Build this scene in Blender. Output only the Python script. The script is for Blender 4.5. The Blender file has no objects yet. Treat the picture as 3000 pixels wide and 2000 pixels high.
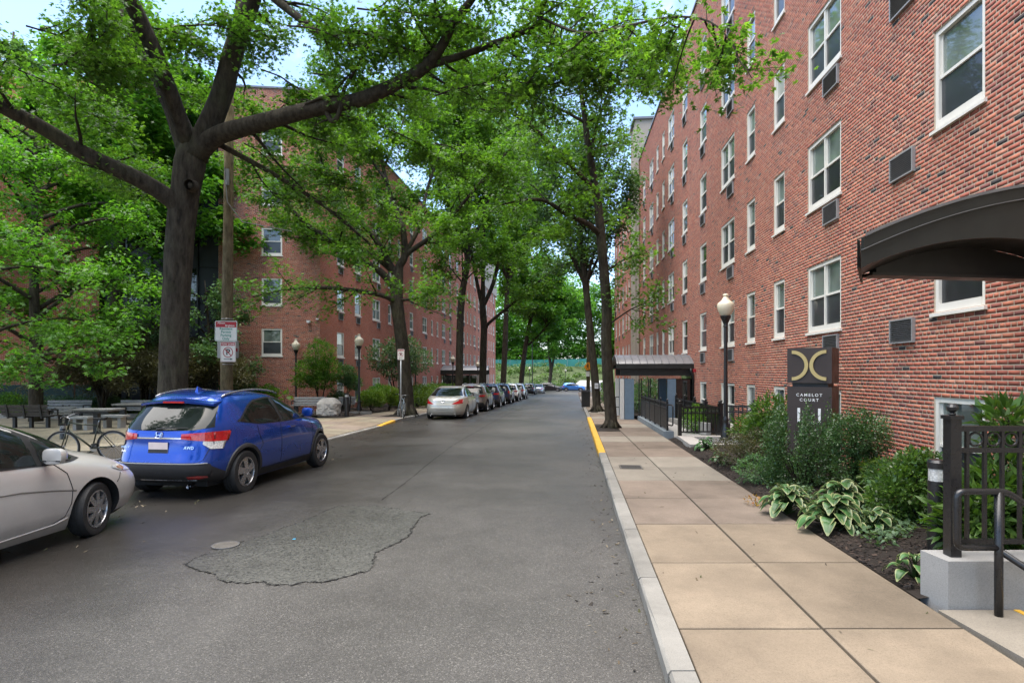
import bpy, bmesh, math, random
import numpy as np
from mathutils import Vector, Matrix, noise
from mathutils.geometry import tessellate_polygon

random.seed(7)
RNG = np.random.default_rng(11)
SC = bpy.context.scene
COL = SC.collection
R = math.radians

# ---------------------------------------------------------------- camera
F, CX, HY, CH = 1735.0, 1500.0, 1090.0, 2.0      # focal length in photo pixels, principal x, horizon row, eye height
cam_d = bpy.data.cameras.new('camera')
cam = bpy.data.objects.new('camera', cam_d)
COL.objects.link(cam)
cam.location = (0, 0, CH)
cam.rotation_euler = (R(90), 0, 0)
cam_d.sensor_width = 36.0
cam_d.lens = 36.0 * F / 3000.0
cam_d.shift_y = (HY - 1000.0) / 3000.0
cam_d.clip_start = 0.05
cam_d.clip_end = 2000
SC.camera = cam

# ---------------------------------------------------------------- light
SUN_ELEV, SUN_AZ = R(80), R(-110)     # azimuth clockwise from +Y: the sun stands high on the left
world = bpy.data.worlds.new('World')
SC.world = world
world.use_nodes = True
wn, wl = world.node_tree.nodes, world.node_tree.links
sky = wn.new('ShaderNodeTexSky')
sky.sky_type = 'NISHITA'
sky.sun_disc = False
sky.sun_elevation = SUN_ELEV
sky.sun_rotation = SUN_AZ
sky.air_density = 1.0
sky.dust_density = 1.6
sky.ozone_density = 3.5
bg = wn['Background']
bg.inputs['Strength'].default_value = 0.12
# thin broken cloud over the whole sky
tc = wn.new('ShaderNodeTexCoord')
cn = wn.new('ShaderNodeTexNoise')
cn.inputs['Scale'].default_value = 2.6
cn.inputs['Detail'].default_value = 7
cn.inputs['Roughness'].default_value = 0.62
cr = wn.new('ShaderNodeValToRGB')
cr.color_ramp.elements[0].position = 0.56
cr.color_ramp.elements[1].position = 0.95
mx = wn.new('ShaderNodeMix')
mx.data_type = 'RGBA'
mx.inputs[7].default_value = (6.5, 6.8, 7.6, 1)
wl.new(tc.outputs['Generated'], cn.inputs['Vector'])
wl.new(cn.outputs['Fac'], cr.inputs['Fac'])
wl.new(cr.outputs['Color'], mx.inputs[0])
wl.new(sky.outputs['Color'], mx.inputs[6])
wl.new(mx.outputs[2], bg.inputs['Color'])

sun_d = bpy.data.lights.new('sun', 'SUN')
sun_d.energy = 2.4
sun_d.angle = R(75)
sun_d.color = (1.0, 0.92, 0.80)
sun = bpy.data.objects.new('sun', sun_d)
COL.objects.link(sun)
sd = Vector((math.sin(SUN_AZ) * math.cos(SUN_ELEV), math.cos(SUN_AZ) * math.cos(SUN_ELEV), math.sin(SUN_ELEV)))
sun.rotation_euler = sd.to_track_quat('Z', 'Y').to_euler()
sun.location = sd * 60

SC.view_settings.view_transform = 'Standard'
SC.view_settings.look = 'None'
SC.view_settings.gamma = 1.0
SC.view_settings.exposure = 1.95
SC.view_settings.use_curve_mapping = False
SC.render.engine = 'CYCLES'
SC.cycles.use_denoising = True
SC.cycles.max_bounces = 8
SC.cycles.diffuse_bounces = 4
SC.cycles.glossy_bounces = 3
SC.cycles.transmission_bounces = 5
SC.cycles.transparent_max_bounces = 8
SC.cycles.caustics_reflective = False
SC.cycles.caustics_refractive = False

# ---------------------------------------------------------------- terrain and photo-to-place helpers
ROAD_S = 0.105                         # the road drifts right by this much per metre ahead
def kerb_r(Y): return 0.60 + ROAD_S * Y
def kerb_l(Y): return -7.67 + ROAD_S * Y
def gz(Y):
    if Y < 25: return -0.006 * max(Y, -20)
    if Y < 112: return -0.15 - 0.018 * (Y - 25)
    return -0.15 - 0.018 * 87
def P(px, py, Y): return Vector(((px - CX) / F * Y, Y, CH - (py - HY) / F * Y))
def PX(px, Y): return (px - CX) / F * Y
def PZ(py, Y): return CH - (py - HY) / F * Y
def VP(vx, vy, Y): return P(vx * 1.27551, vy * 1.27551, Y)

# ---------------------------------------------------------------- mesh helpers
class MB:
    """collects faces; build() links them as ONE mesh object"""
    def __init__(self):
        self.v, self.f, self.m = [], [], []
    def add(self, vs, fs, mi=0):
        o = len(self.v)
        self.v.extend([tuple(p) for p in vs])
        for f in fs:
            self.f.append(tuple(i + o for i in f)); self.m.append(mi)
        return self
    def box(self, c, s, mi=0, rot=None, taper=1.0):
        x, y, z = s[0] / 2, s[1] / 2, s[2] / 2
        vs = [Vector((sx * x * (taper if sz > 0 else 1), sy * y * (taper if sz > 0 else 1), sz * z)) for sz in (-1, 1) for sx, sy in ((-1, -1), (1, -1), (1, 1), (-1, 1))]
        if rot is not None: vs = [rot @ p for p in vs]
        c = Vector(c)
        return self.add([p + c for p in vs], [(3, 2, 1, 0), (4, 5, 6, 7), (0, 1, 5, 4), (1, 2, 6, 5), (2, 3, 7, 6), (3, 0, 4, 7)], mi)
    def bar(self, a, b, w, h, mi=0, up=(0, 0, 1)):
        a, b = Vector(a), Vector(b); d = (b - a).normalized(); u = Vector(up)
        s = d.cross(u)
        if s.length < 1e-4: s = d.cross(Vector((1, 0, 0)))
        s.normalize(); u = s.cross(d)
        vs = [p + s * (w / 2 * i) + u * (h / 2 * j) for p in (a, b) for i, j in ((-1, -1), (1, -1), (1, 1), (-1, 1))]
        return self.add(vs, [(0, 1, 2, 3), (7, 6, 5, 4), (0, 4, 5, 1), (1, 5, 6, 2), (2, 6, 7, 3), (3, 7, 4, 0)], mi)
    def tube(self, pts, radii, n=8, mi=0, cap=True):
        pts = [Vector(p) for p in pts]
        if not hasattr(radii, '__len__'): radii = [radii] * len(pts)
        o = len(self.v); prev = None
        for i, p in enumerate(pts):
            d = (pts[min(i + 1, len(pts) - 1)] - pts[max(i - 1, 0)])
            if d.length < 1e-9: d = Vector((0, 0, 1))
            d.normalize()
            if prev is None:
                s = d.cross(Vector((0, 0, 1)))
                if s.length < 1e-3: s = d.cross(Vector((1, 0, 0)))
            else: s = prev - d * prev.dot(d)
            s.normalize(); prev = s; t = d.cross(s)
            for k in range(n):
                a = 2 * math.pi * k / n
                self.v.append(tuple(p + (s * math.cos(a) + t * math.sin(a)) * radii[i]))
        for i in range(len(pts) - 1):
            for k in range(n):
                k2 = (k + 1) % n
                self.f.append((o + i * n + k, o + i * n + k2, o + (i + 1) * n + k2, o + (i + 1) * n + k)); self.m.append(mi)
        if cap:
            self.f.append(tuple(o + k for k in range(n - 1, -1, -1))); self.m.append(mi)
            e = o + (len(pts) - 1) * n
            self.f.append(tuple(e + k for k in range(n))); self.m.append(mi)
        return self
    def lathe(self, prof, c=(0, 0, 0), n=20, mi=0, cap=True):
        c = Vector(c); o = len(self.v); m = len(prof)
        for r, z in prof:
            for k in range(n): a = 2 * math.pi * k / n; self.v.append((c.x + r * math.cos(a), c.y + r * math.sin(a), c.z + z))
        for i in range(m - 1):
            for k in range(n): self.f.append((o + i * n + k, o + i * n + (k + 1) % n, o + (i + 1) * n + (k + 1) % n, o + (i + 1) * n + k)); self.m.append(mi)
        if cap:
            self.f.append(tuple(o + k for k in range(n - 1, -1, -1))); self.f.append(tuple(o + (m - 1) * n + k for k in range(n))); self.m += [mi, mi]
        return self
    def prism(self, poly, z0, z1, mi=0):
        """vertical prism over a polygon of (x, y); z0, z1 may be functions of (x, y)"""
        n = len(poly)
        a = [(x, y, z0(x, y) if callable(z0) else z0) for x, y in poly]
        b = [(x, y, z1(x, y) if callable(z1) else z1) for x, y in poly]
        fs = [(i, (i + 1) % n, n + (i + 1) % n, n + i) for i in range(n)]
        fs.append(tuple(range(n, 2 * n))); fs.append(tuple(range(n - 1, -1, -1)))
        return self.add(a + b, fs, mi)
    def build(self, name, mats, parent=None, smooth=False, loc=None, rotz=0.0, sharp=None):
        me = bpy.data.meshes.new(name)
        me.from_pydata(self.v, [], self.f)
        if not isinstance(mats, (list, tuple)): mats = [mats]
        for m in mats: me.materials.append(m)
        if len(mats) > 1: me.polygons.foreach_set('material_index', self.m)
        if smooth: me.polygons.foreach_set('use_smooth', [True] * len(self.f))
        me.update()
        if smooth and sharp: me.set_sharp_from_angle(angle=R(sharp))
        return link(name, me, parent, loc, rotz)

def link(name, me, parent=None, loc=None, rotz=0.0):
    o = bpy.data.objects.new(name, me)
    COL.objects.link(o)
    if parent is not None: o.parent = parent
    if loc is not None: o.location = loc
    if rotz: o.rotation_euler = (0, 0, rotz)
    return o

def np_mesh(name, V, Fc, mats, attrs=None, smooth=False, mat_idx=None):
    """fast mesh from a (n,3) array and an (m,k) face array; attrs: name -> per-vertex rgb"""
    me = bpy.data.meshes.new(name)
    nv, (nf, k) = len(V), Fc.shape
    me.vertices.add(nv); me.vertices.foreach_set('co', np.ascontiguousarray(V, dtype=np.float32).ravel())
    me.loops.add(nf * k); me.loops.foreach_set('vertex_index', np.ascontiguousarray(Fc, dtype=np.int32).ravel())
    me.polygons.add(nf); me.polygons.foreach_set('loop_start', np.arange(0, nf * k, k, dtype=np.int32))
    try: me.polygons.foreach_set('loop_total', np.full(nf, k, dtype=np.int32))
    except Exception: pass
    if not isinstance(mats, (list, tuple)): mats = [mats]
    for m in mats: me.materials.append(m)
    if mat_idx is not None: me.polygons.foreach_set('material_index', mat_idx.astype(np.int32))
    if smooth: me.polygons.foreach_set('use_smooth', np.ones(nf, dtype=bool))
    if attrs:
        for an, arr in attrs.items():
            a = me.attributes.new(an, 'FLOAT_COLOR', 'POINT')
            c = np.ones((nv, 4), dtype=np.float32); c[:, :3] = arr
            a.data.foreach_set('color', c.ravel())
    me.update(calc_edges=True)
    return me

def tag(o, label, cat, group=None):
    o['label'] = label; o['category'] = cat
    if group: o['group'] = group
    return o
def thing(name, label, cat, loc=(0, 0, 0), rotz=0.0, group=None):
    o = bpy.data.objects.new(name, None)
    COL.objects.link(o)
    o.empty_display_size = 0.2
    o.location = loc; o.rotation_euler = (0, 0, rotz)
    return tag(o, label, cat, group)
def struct(o): o['kind'] = 'structure'; return o
def stuff(o): o['kind'] = 'stuff'; return o
def copy_tree(o, parent=None, loc=None, rotz=None):
    c = o.copy(); COL.objects.link(c); c.parent = parent
    if loc is not None: c.location = loc
    if rotz is not None: c.rotation_euler = (0, 0, rotz)
    for ch in o.children: copy_tree(ch, c)
    return c

def text_mesh(s, size, font_bold=0.0, spacing=1.0, extrude=0.0):
    cu = bpy.data.curves.new('lettering', 'FONT')
    cu.body = s; cu.size = size; cu.align_x = 'CENTER'; cu.align_y = 'CENTER'
    cu.space_character = spacing; cu.offset = font_bold; cu.extrude = extrude; cu.resolution_u = 3
    o = bpy.data.objects.new('lettering', cu); COL.objects.link(o)
    dg = bpy.context.evaluated_depsgraph_get()
    me = bpy.data.meshes.new_from_object(o.evaluated_get(dg))
    bpy.data.objects.remove(o); bpy.data.curves.remove(cu)
    return me

# ---------------------------------------------------------------- materials
class NT:
    def __init__(self, name):
        self.m = bpy.data.materials.new(name); self.m.use_nodes = True
        self.n, self.l = self.m.node_tree.nodes, self.m.node_tree.links
        self.b = self.n['Principled BSDF']; self.out = self.n['Material Output']
    def node(self, t, **kw):
        n = self.n.new(t)
        for k, v in kw.items():
            if k.startswith('_'): setattr(n, k[1:], v)
            else: n.inputs[k.replace('_', ' ')].default_value = v
        return n
    def link(self, a, b): self.l.new(a, b)
    def coord(self, kind='Object', scale=(1, 1, 1)):
        t = self.node('ShaderNodeTexCoord'); mp = self.node('ShaderNodeMapping')
        mp.inputs['Scale'].default_value = scale
        self.link(t.outputs[kind], mp.inputs['Vector']); return mp.outputs['Vector']
    def noise(self, vec, scale, detail=4, rough=0.55):
        n = self.node('ShaderNodeTexNoise', Scale=scale, Detail=detail, Roughness=rough)
        if vec is not None: self.link(vec, n.inputs['Vector'])
        return n.outputs['Fac']
    def ramp(self, fac, stops):
        r = self.node('ShaderNodeValToRGB'); e = r.color_ramp.elements
        while len(e) < len(stops): e.new(0.5)
        for el, (p, c) in zip(e, stops):
            el.position = p; el.color = (c[0], c[1], c[2], 1) if hasattr(c, '__len__') else (c, c, c, 1)
        self.link(fac, r.inputs['Fac']); return r.outputs['Color']
    def mix(self, fac, a, b, mode='MIX'):
        m = self.node('ShaderNodeMix', _data_type='RGBA', _blend_type=mode)
        for sock, v in ((m.inputs[0], fac), (m.inputs[6], a), (m.inputs[7], b)):
            if isinstance(v, (int, float)): sock.default_value = v
            elif hasattr(v, '__len__'): sock.default_value = (v[0], v[1], v[2], 1)
            else: self.link(v, sock)
        return m.outputs[2]
    def math(self, op, a, b=0.0):
        m = self.node('ShaderNodeMath', _operation=op)
        for sock, v in ((m.inputs[0], a), (m.inputs[1], b)):
            if isinstance(v, (int, float)): sock.default_value = v
            else: self.link(v, sock)
        return m.outputs[0]
    def bump(self, h, strength=0.3, dist=0.01):
        b = self.node('ShaderNodeBump', Strength=strength, Distance=dist)
        self.link(h, b.inputs['Height']); self.link(b.outputs['Normal'], self.b.inputs['Normal'])
    def set(self, **kw):
        for k, v in kw.items():
            s = self.b.inputs[k.replace('_', ' ')]
            if isinstance(v, (int, float)): s.default_value = v
            elif hasattr(v, '__len__'): s.default_value = (v[0], v[1], v[2], 1)
            else: self.link(v, s)
        return self

M = {}
def plain(name, col, rough=0.5, metal=0.0, var=0.12, scale=6.0, bump=0.0, spec=0.5, coat=0.0):
    """a simple painted / cast / turned surface with slight mottling"""
    t = NT(name); v = t.coord()
    n = t.noise(v, scale, 5, 0.6)
    lo = [c * (1 - var) for c in col]; hi = [min(c * (1 + var), 1) for c in col]
    t.set(Base_Color=t.ramp(n, [(0.3, lo), (0.7, hi)]), Metallic=metal, Specular_IOR_Level=spec, Coat_Weight=coat)
    t.set(Roughness=t.ramp(t.noise(v, scale * 2.3, 3), [(0.3, max(rough - 0.08, 0.02)), (0.7, min(rough + 0.08, 1))]))
    if bump: t.bump(t.noise(v, scale * 8, 4), bump, 0.01)
    M[name] = t.m
    return t.m

def mat_asphalt(name, base, speck, coarse, pit=0.5, knee=0.55):
    t = NT(name); v = t.coord()
    big = t.noise(v, 0.22, 4, 0.6); mid = t.noise(v, 2.3, 5, 0.6)
    fine = t.node('ShaderNodeTexVoronoi', Scale=coarse, Randomness=1.0); t.link(v, fine.inputs['Vector'])
    grain = t.node('ShaderNodeSeparateColor'); t.link(fine.outputs['Color'], grain.inputs[0])
    c = t.ramp(big, [(0.35, [k * 0.78 for k in base]), (0.65, [k * 1.15 for k in base])])
    c = t.mix(0.55, c, t.ramp(mid, [(0.3, 0.62), (0.7, 1.0)]), 'MULTIPLY')
    c = t.mix(0.8, c, t.ramp(grain.outputs[0], [(0.0, pit), (knee, 1.0), (0.90, 1.25), (0.965, speck)]), 'MULTIPLY')
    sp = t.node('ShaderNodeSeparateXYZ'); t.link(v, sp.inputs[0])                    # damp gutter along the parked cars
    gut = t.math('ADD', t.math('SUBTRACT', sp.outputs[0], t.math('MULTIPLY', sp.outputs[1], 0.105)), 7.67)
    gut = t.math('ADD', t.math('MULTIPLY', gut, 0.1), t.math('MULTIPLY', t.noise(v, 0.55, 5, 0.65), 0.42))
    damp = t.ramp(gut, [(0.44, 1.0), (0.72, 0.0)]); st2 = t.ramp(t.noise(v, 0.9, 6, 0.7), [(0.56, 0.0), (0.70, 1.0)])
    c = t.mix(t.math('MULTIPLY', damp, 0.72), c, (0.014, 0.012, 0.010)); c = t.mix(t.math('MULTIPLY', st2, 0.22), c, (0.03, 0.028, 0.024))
    t.set(Base_Color=c, Roughness=t.math('SUBTRACT', t.ramp(big, [(0.3, 0.40), (0.7, 0.60)]), t.math('MULTIPLY', damp, 0.14)), Specular_IOR_Level=0.5)
    t.bump(t.mix(0.5, fine.outputs['Distance'], t.noise(v, coarse * 0.6, 3)), 0.45, 0.008)
    M[name] = t.m
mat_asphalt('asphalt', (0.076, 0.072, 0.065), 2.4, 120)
mat_asphalt('asphalt_patch', (0.077, 0.077, 0.068), 1.8, 56, 0.15, 0.42)
plain('crack', (0.010, 0.010, 0.009), 0.95)

def mat_concrete(name, col, var=0.16, stain=0.25, speck=60, bump=0.25):
    t = NT(name); v = t.coord()
    oi = t.node('ShaderNodeObjectInfo')
    hs = t.node('ShaderNodeVectorMath', _operation='ADD')
    t.link(v, hs.inputs[0])
    sc = t.node('ShaderNodeVectorMath', _operation='SCALE'); sc.inputs['Scale'].default_value = 37.0
    cmb = t.node('ShaderNodeCombineXYZ'); t.link(oi.outputs['Random'], cmb.inputs[0]); t.link(oi.outputs['Random'], cmb.inputs[1])
    t.link(cmb.outputs[0], sc.inputs[0]); t.link(sc.outputs[0], hs.inputs[1]); v2 = hs.outputs[0]
    n = t.noise(v2, 1.3, 6, 0.62); s = t.noise(v2, 0.7, 5, 0.7); f = t.noise(v2, speck, 3, 0.7); f2 = t.noise(v2, speck * 2.7, 2, 0.6)
    c = t.ramp(n, [(0.25, [k * (1 - var) for k in col]), (0.75, [min(k * (1 + var), 1) for k in col])])
    c = t.mix(stain, c, t.ramp(s, [(0.35, 0.45), (0.6, 1.0)]), 'MULTIPLY')
    c = t.mix(0.55, c, t.ramp(f, [(0.3, 0.72), (0.5, 1.0), (0.72, 1.12)]), 'MULTIPLY')
    c = t.mix(0.7, c, t.ramp(f2, [(0.30, 0.45), (0.46, 1.0)]), 'MULTIPLY')
    hv = t.node('ShaderNodeHueSaturation')
    t.link(c, hv.inputs['Color'])
    t.link(t.ramp(oi.outputs['Random'], [(0, 0.88), (1, 1.1)]), hv.inputs['Value'])
    t.set(Base_Color=hv.outputs[0], Roughness=0.85, Specular_IOR_Level=0.3)
    t.bump(f, bump, 0.006); M[name] = t.m
mat_concrete('slab_tan', (0.235, 0.188, 0.135), 0.2, 0.5); mat_concrete('slab_pink', (0.21, 0.168, 0.132), 0.18, 0.5)
mat_concrete('slab_pale', (0.25, 0.222, 0.18)); mat_concrete('slab_plaza', (0.26, 0.225, 0.16), 0.18, 0.45)
mat_concrete('granite', (0.26, 0.25, 0.225), 0.25, 0.55, 120, 0.35); mat_concrete('concrete', (0.34, 0.335, 0.32), 0.08, 0.15, 90, 0.15)
mat_concrete('pale_concrete', (0.42, 0.40, 0.37), 0.08, 0.2); mat_concrete('boulder', (0.36, 0.34, 0.31), 0.35, 0.5, 26, 0.9)
mat_concrete('beige_stucco', (0.40, 0.35, 0.29), 0.06, 0.1); mat_concrete('joint_dirt', (0.06, 0.05, 0.038), 0.3, 0.4)
mat_concrete('mulch', (0.022, 0.016, 0.012), 0.45, 0.4, 40, 1.0); mat_concrete('soil', (0.070, 0.052, 0.036), 0.35, 0.3, 30, 0.8)
mat_concrete('lawn', (0.06, 0.085, 0.03), 0.4, 0.4, 3, 0.8)
plain('yellow_paint', (0.60, 0.34, 0.035), 0.6, var=0.22, scale=9, bump=0.2)

# brick: each brick carries its own colour on the mesh, the material adds grain and weather
def mat_brick():
    t = NT('brick'); v = t.coord()
    a = t.node('ShaderNodeAttribute', _attribute_name='tint')
    g = t.noise(v, 55, 4, 0.65); w = t.noise(v, 0.9, 5, 0.65)
    c = t.mix(0.5, a.outputs['Color'], t.ramp(g, [(0.3, 0.8), (0.65, 1.08)]), 'MULTIPLY')
    c = t.mix(t.math('MULTIPLY', w, 0.14), c, (0.50, 0.42, 0.37))
    t.set(Base_Color=c, Roughness=0.82, Specular_IOR_Level=0.25); t.bump(g, 0.2, 0.003); M['brick'] = t.m
mat_brick()
plain('mortar', (0.47, 0.39, 0.30), 0.95, var=0.14, scale=3, spec=0.2)
def mat_brickwall():
    """far brickwork, too small to tell the bricks apart: courses from the brick node, laid along the wall"""
    t = NT('brickwork'); v = t.coord()
    sep = t.node('ShaderNodeSeparateXYZ'); t.link(v, sep.inputs[0])
    cmb = t.node('ShaderNodeCombineXYZ'); t.link(sep.outputs[0], cmb.inputs[0]); t.link(sep.outputs[2], cmb.inputs[1])
    b = t.node('ShaderNodeTexBrick', Scale=1.0, Brick_Width=0.203, Row_Height=0.0677, Mortar_Size=0.006, Mortar_Smooth=0.2, Bias=-0.1)
    b.offset = 0.5; t.link(cmb.outputs[0], b.inputs['Vector'])
    b.inputs['Color1'].default_value = (0.42, 0.105, 0.055, 1); b.inputs['Color2'].default_value = (0.31, 0.078, 0.047, 1)
    b.inputs['Mortar'].default_value = (0.55, 0.46, 0.36, 1)
    w = t.noise(v, 0.7, 5, 0.6)
    vo = t.node('ShaderNodeTexVoronoi', Scale=2.4); t.link(v, vo.inputs['Vector'])
    c = t.mix(t.math('LESS_THAN', vo.outputs['Distance'], 0.085), b.outputs['Color'], (0.03, 0.025, 0.028))
    c = t.mix(0.6, c, t.ramp(w, [(0.3, 0.72), (0.7, 1.15)]), 'MULTIPLY')
    t.set(Base_Color=c, Roughness=0.85, Specular_IOR_Level=0.25); t.bump(b.outputs['Fac'], -0.4, 0.006); M['brickwork'] = t.m
mat_brickwall()

plain('white_frame', (0.72, 0.70, 0.64), 0.45, var=0.05, scale=4)
plain('limestone', (0.60, 0.58, 0.52), 0.8, var=0.1, scale=9, bump=0.1)
def mat_glass(name, col, rough=0.03, metal=0.0, spec=0.9, vs=1.1, var=0.35, coat=0.6):
    t = NT(name); v = t.coord()
    oi = t.node('ShaderNodeObjectInfo')
    n = t.noise(v, vs, 2, 0.5)
    c = t.ramp(n, [(0.35, [k * (1 - var) for k in col]), (0.65, [k * (1 + var) for k in col])])
    hv = t.node('ShaderNodeHueSaturation'); t.link(c, hv.inputs['Color'])
    t.link(t.ramp(oi.outputs['Random'], [(0, 0.6), (1, 1.35)]), hv.inputs['Value'])
    t.set(Base_Color=hv.outputs[0], Roughness=rough, Metallic=metal, Specular_IOR_Level=spec, Coat_Weight=coat, Coat_Roughness=0.02)
    t.bump(t.noise(v, 1.7, 2), 0.03, 0.05); M[name] = t.m
mat_glass('pane', (0.16, 0.20, 0.18)); mat_glass('pane_blind', (0.36, 0.37, 0.33), 0.06, 0, 0.6, 1.1, 0.12); mat_glass('pane_dark', (0.035, 0.042, 0.040)); mat_glass('screen', (0.030, 0.034, 0.040), 0.4, 0, 0.4)
mat_glass('dark_glass', (0.012, 0.014, 0.014), 0.04, 0, 0.8, 3.0); mat_glass('car_glass', (0.009, 0.012, 0.011), 0.03, 0, 0.28, 4.0, 0.35, 0.0)
plain('louvre', (0.13, 0.13, 0.13), 0.5, 0.3); plain('grille_metal', (0.33, 0.33, 0.33), 0.5, 0.3, var=0.08); plain('grille_dark', (0.025, 0.025, 0.027), 0.7)
plain('black_metal', (0.010, 0.010, 0.011), 0.32, 0.0, var=0.25, scale=20, spec=0.6)
plain('canopy_black', (0.022, 0.023, 0.021), 0.42, 0.2, var=0.2, scale=2.5)
plain('canopy_roof', (0.17, 0.17, 0.175), 0.36, 0.3, var=0.12); plain('column_blue', (0.13, 0.19, 0.25), 0.55, var=0.08)
plain('column_white', (0.58, 0.57, 0.54), 0.6, var=0.06); plain('curb_blue', (0.17, 0.20, 0.22), 0.7, var=0.15)
plain('sign_brown', (0.048, 0.034, 0.029), 0.45, 0.2, var=0.1, scale=2); plain('gold', (0.52, 0.40, 0.17), 0.42, 0.35, var=0.06)
plain('white_letter', (0.82, 0.82, 0.80), 0.5, var=0.02); plain('bolt', (0.4, 0.4, 0.4), 0.4, 0.7)
plain('roof_tar', (0.10, 0.10, 0.10), 0.9)
def mat_lampglobe():
    t = NT('lamp_globe'); v = t.coord()
    t.set(Base_Color=t.ramp(t.noise(v, 5, 3), [(0.3, (0.74, 0.66, 0.48)), (0.7, (0.82, 0.76, 0.60))]), Roughness=0.25, Transmission_Weight=0.15,
          Subsurface_Weight=0.0, Specular_IOR_Level=0.5); M['lamp_globe'] = t.m
mat_lampglobe()
def mat_bark(name, lo, hi, sc=1.0):
    t = NT(name); v = t.coord('Object', (sc, sc, sc * 0.28))
    n = t.noise(v, 9, 8, 0.68); n2 = t.noise(t.coord(), 1.2, 4, 0.6)
    c = t.ramp(n, [(0.32, lo), (0.68, hi)])
    c = t.mix(t.math('MULTIPLY', t.ramp(n2, [(0.5, 0.0), (0.75, 1.0)]), 0.45), c, (0.075, 0.082, 0.038))
    t.set(Base_Color=c, Roughness=0.92, Specular_IOR_Level=0.2); t.bump(n, 1.0, 0.07); M[name] = t.m
mat_bark('bark', (0.016, 0.013, 0.0095), (0.072, 0.060, 0.043)); mat_bark('bark_pole', (0.070, 0.054, 0.028), (0.22, 0.175, 0.10), 1.6)
mat_bark('twig_bark', (0.015, 0.012, 0.008), (0.05, 0.04, 0.028), 2)

def mat_leaf(name, cols, trans=0.5, rough=0.42, spec=0.35):
    """leaf: colour varies leaf by leaf (mesh attribute), light passes through the blade"""
    t = NT(name)
    a = t.node('ShaderNodeAttribute', _attribute_name='tint')
    sep = t.node('ShaderNodeSeparateColor'); t.link(a.outputs['Color'], sep.inputs[0])
    k = len(cols) - 1
    c = t.ramp(sep.outputs[0], [(i / k, col) for i, col in enumerate(cols)])
    c = t.mix(1.0, c, t.ramp(sep.outputs[1], [(0, 0.45), (1, 1.55)]), 'MULTIPLY')
    t.set(Base_Color=c, Roughness=rough, Specular_IOR_Level=spec)
    tr = t.node('ShaderNodeBsdfTranslucent')
    t.link(t.mix(1.0, c, (1.45, 1.55, 0.55), 'MULTIPLY'), tr.inputs['Color'])
    ms = t.node('ShaderNodeMixShader'); ms.inputs[0].default_value = trans
    t.link(t.b.outputs[0], ms.inputs[1]); t.link(tr.outputs[0], ms.inputs[2]); t.link(ms.outputs[0], t.out.inputs['Surface'])
    M[name] = t.m
mat_leaf('leaf_oak', [(0.04, 0.1, 0.02), (0.082, 0.185, 0.03), (0.17, 0.31, 0.044)])
mat_leaf('leaf_maple', [(0.04, 0.122, 0.022), (0.078, 0.205, 0.03), (0.155, 0.32, 0.044)])
mat_leaf('leaf_blue', [(0.045, 0.1, 0.05), (0.08, 0.165, 0.068), (0.14, 0.255, 0.095)], 0.35)
mat_leaf('leaf_bronze', [(0.060, 0.062, 0.030), (0.095, 0.090, 0.048), (0.125, 0.120, 0.065)], 0.3)
mat_leaf('leaf_box', [(0.026, 0.066, 0.022), (0.050, 0.112, 0.034), (0.105, 0.180, 0.055)], 0.2, 0.3, 0.5)
mat_leaf('leaf_lime', [(0.070, 0.140, 0.020), (0.120, 0.200, 0.030), (0.170, 0.250, 0.040)], 0.4)
mat_leaf('leaf_rhodo', [(0.040, 0.095, 0.022), (0.075, 0.150, 0.030), (0.130, 0.210, 0.045)], 0.3, 0.3, 0.5)
mat_leaf('leaf_brown', [(0.050, 0.075, 0.035), (0.085, 0.085, 0.045), (0.120, 0.085, 0.055)], 0.3)
mat_leaf('leaf_mint', [(0.060, 0.120, 0.060), (0.100, 0.170, 0.085), (0.150, 0.220, 0.110)], 0.3)
mat_leaf('leaf_autumn', [(0.25, 0.10, 0.02), (0.35, 0.22, 0.03), (0.30, 0.06, 0.03)], 0.3)
def mat_vcol(name, trans=0.25, rough=0.35):
    t = NT(name); a = t.node('ShaderNodeAttribute', _attribute_name='tint')
    t.set(Base_Color=a.outputs['Color'], Roughness=rough, Specular_IOR_Level=0.45)
    tr = t.node('ShaderNodeBsdfTranslucent'); t.link(a.outputs['Color'], tr.inputs['Color'])
    ms = t.node('ShaderNodeMixShader'); ms.inputs[0].default_value = trans
    t.link(t.b.outputs[0], ms.inputs[1]); t.link(tr.outputs[0], ms.inputs[2]); t.link(ms.outputs[0], t.out.inputs['Surface']); M[name] = t.m
mat_vcol('hosta_leaf'); mat_vcol('chip', 0.0, 0.95)

def mat_paint(name, col, metal=0.55, rough=0.30):
    t = NT(name); v = t.coord()
    fl = t.node('ShaderNodeTexVoronoi', Scale=900.0); t.link(v, fl.inputs['Vector'])
    d = t.noise(v, 2.5, 5, 0.65)
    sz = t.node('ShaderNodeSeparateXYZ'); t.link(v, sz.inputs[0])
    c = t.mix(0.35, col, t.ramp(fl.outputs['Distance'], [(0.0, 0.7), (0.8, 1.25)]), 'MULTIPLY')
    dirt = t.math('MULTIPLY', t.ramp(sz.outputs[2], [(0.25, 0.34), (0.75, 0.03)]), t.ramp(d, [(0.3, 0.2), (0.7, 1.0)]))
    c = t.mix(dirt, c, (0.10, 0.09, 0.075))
    t.set(Base_Color=c, Metallic=metal, Roughness=t.math('ADD', rough, t.math('MULTIPLY', dirt, 0.6)), Coat_Weight=0.9, Coat_Roughness=0.05); M[name] = t.m
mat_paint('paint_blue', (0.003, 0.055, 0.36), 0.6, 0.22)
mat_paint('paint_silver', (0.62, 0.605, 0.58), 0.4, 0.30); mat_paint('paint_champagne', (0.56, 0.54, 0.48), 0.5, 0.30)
mat_paint('paint_grey', (0.22, 0.215, 0.20), 0.7, 0.32); mat_paint('paint_navy', (0.012, 0.030, 0.085), 0.5, 0.28)
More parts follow.
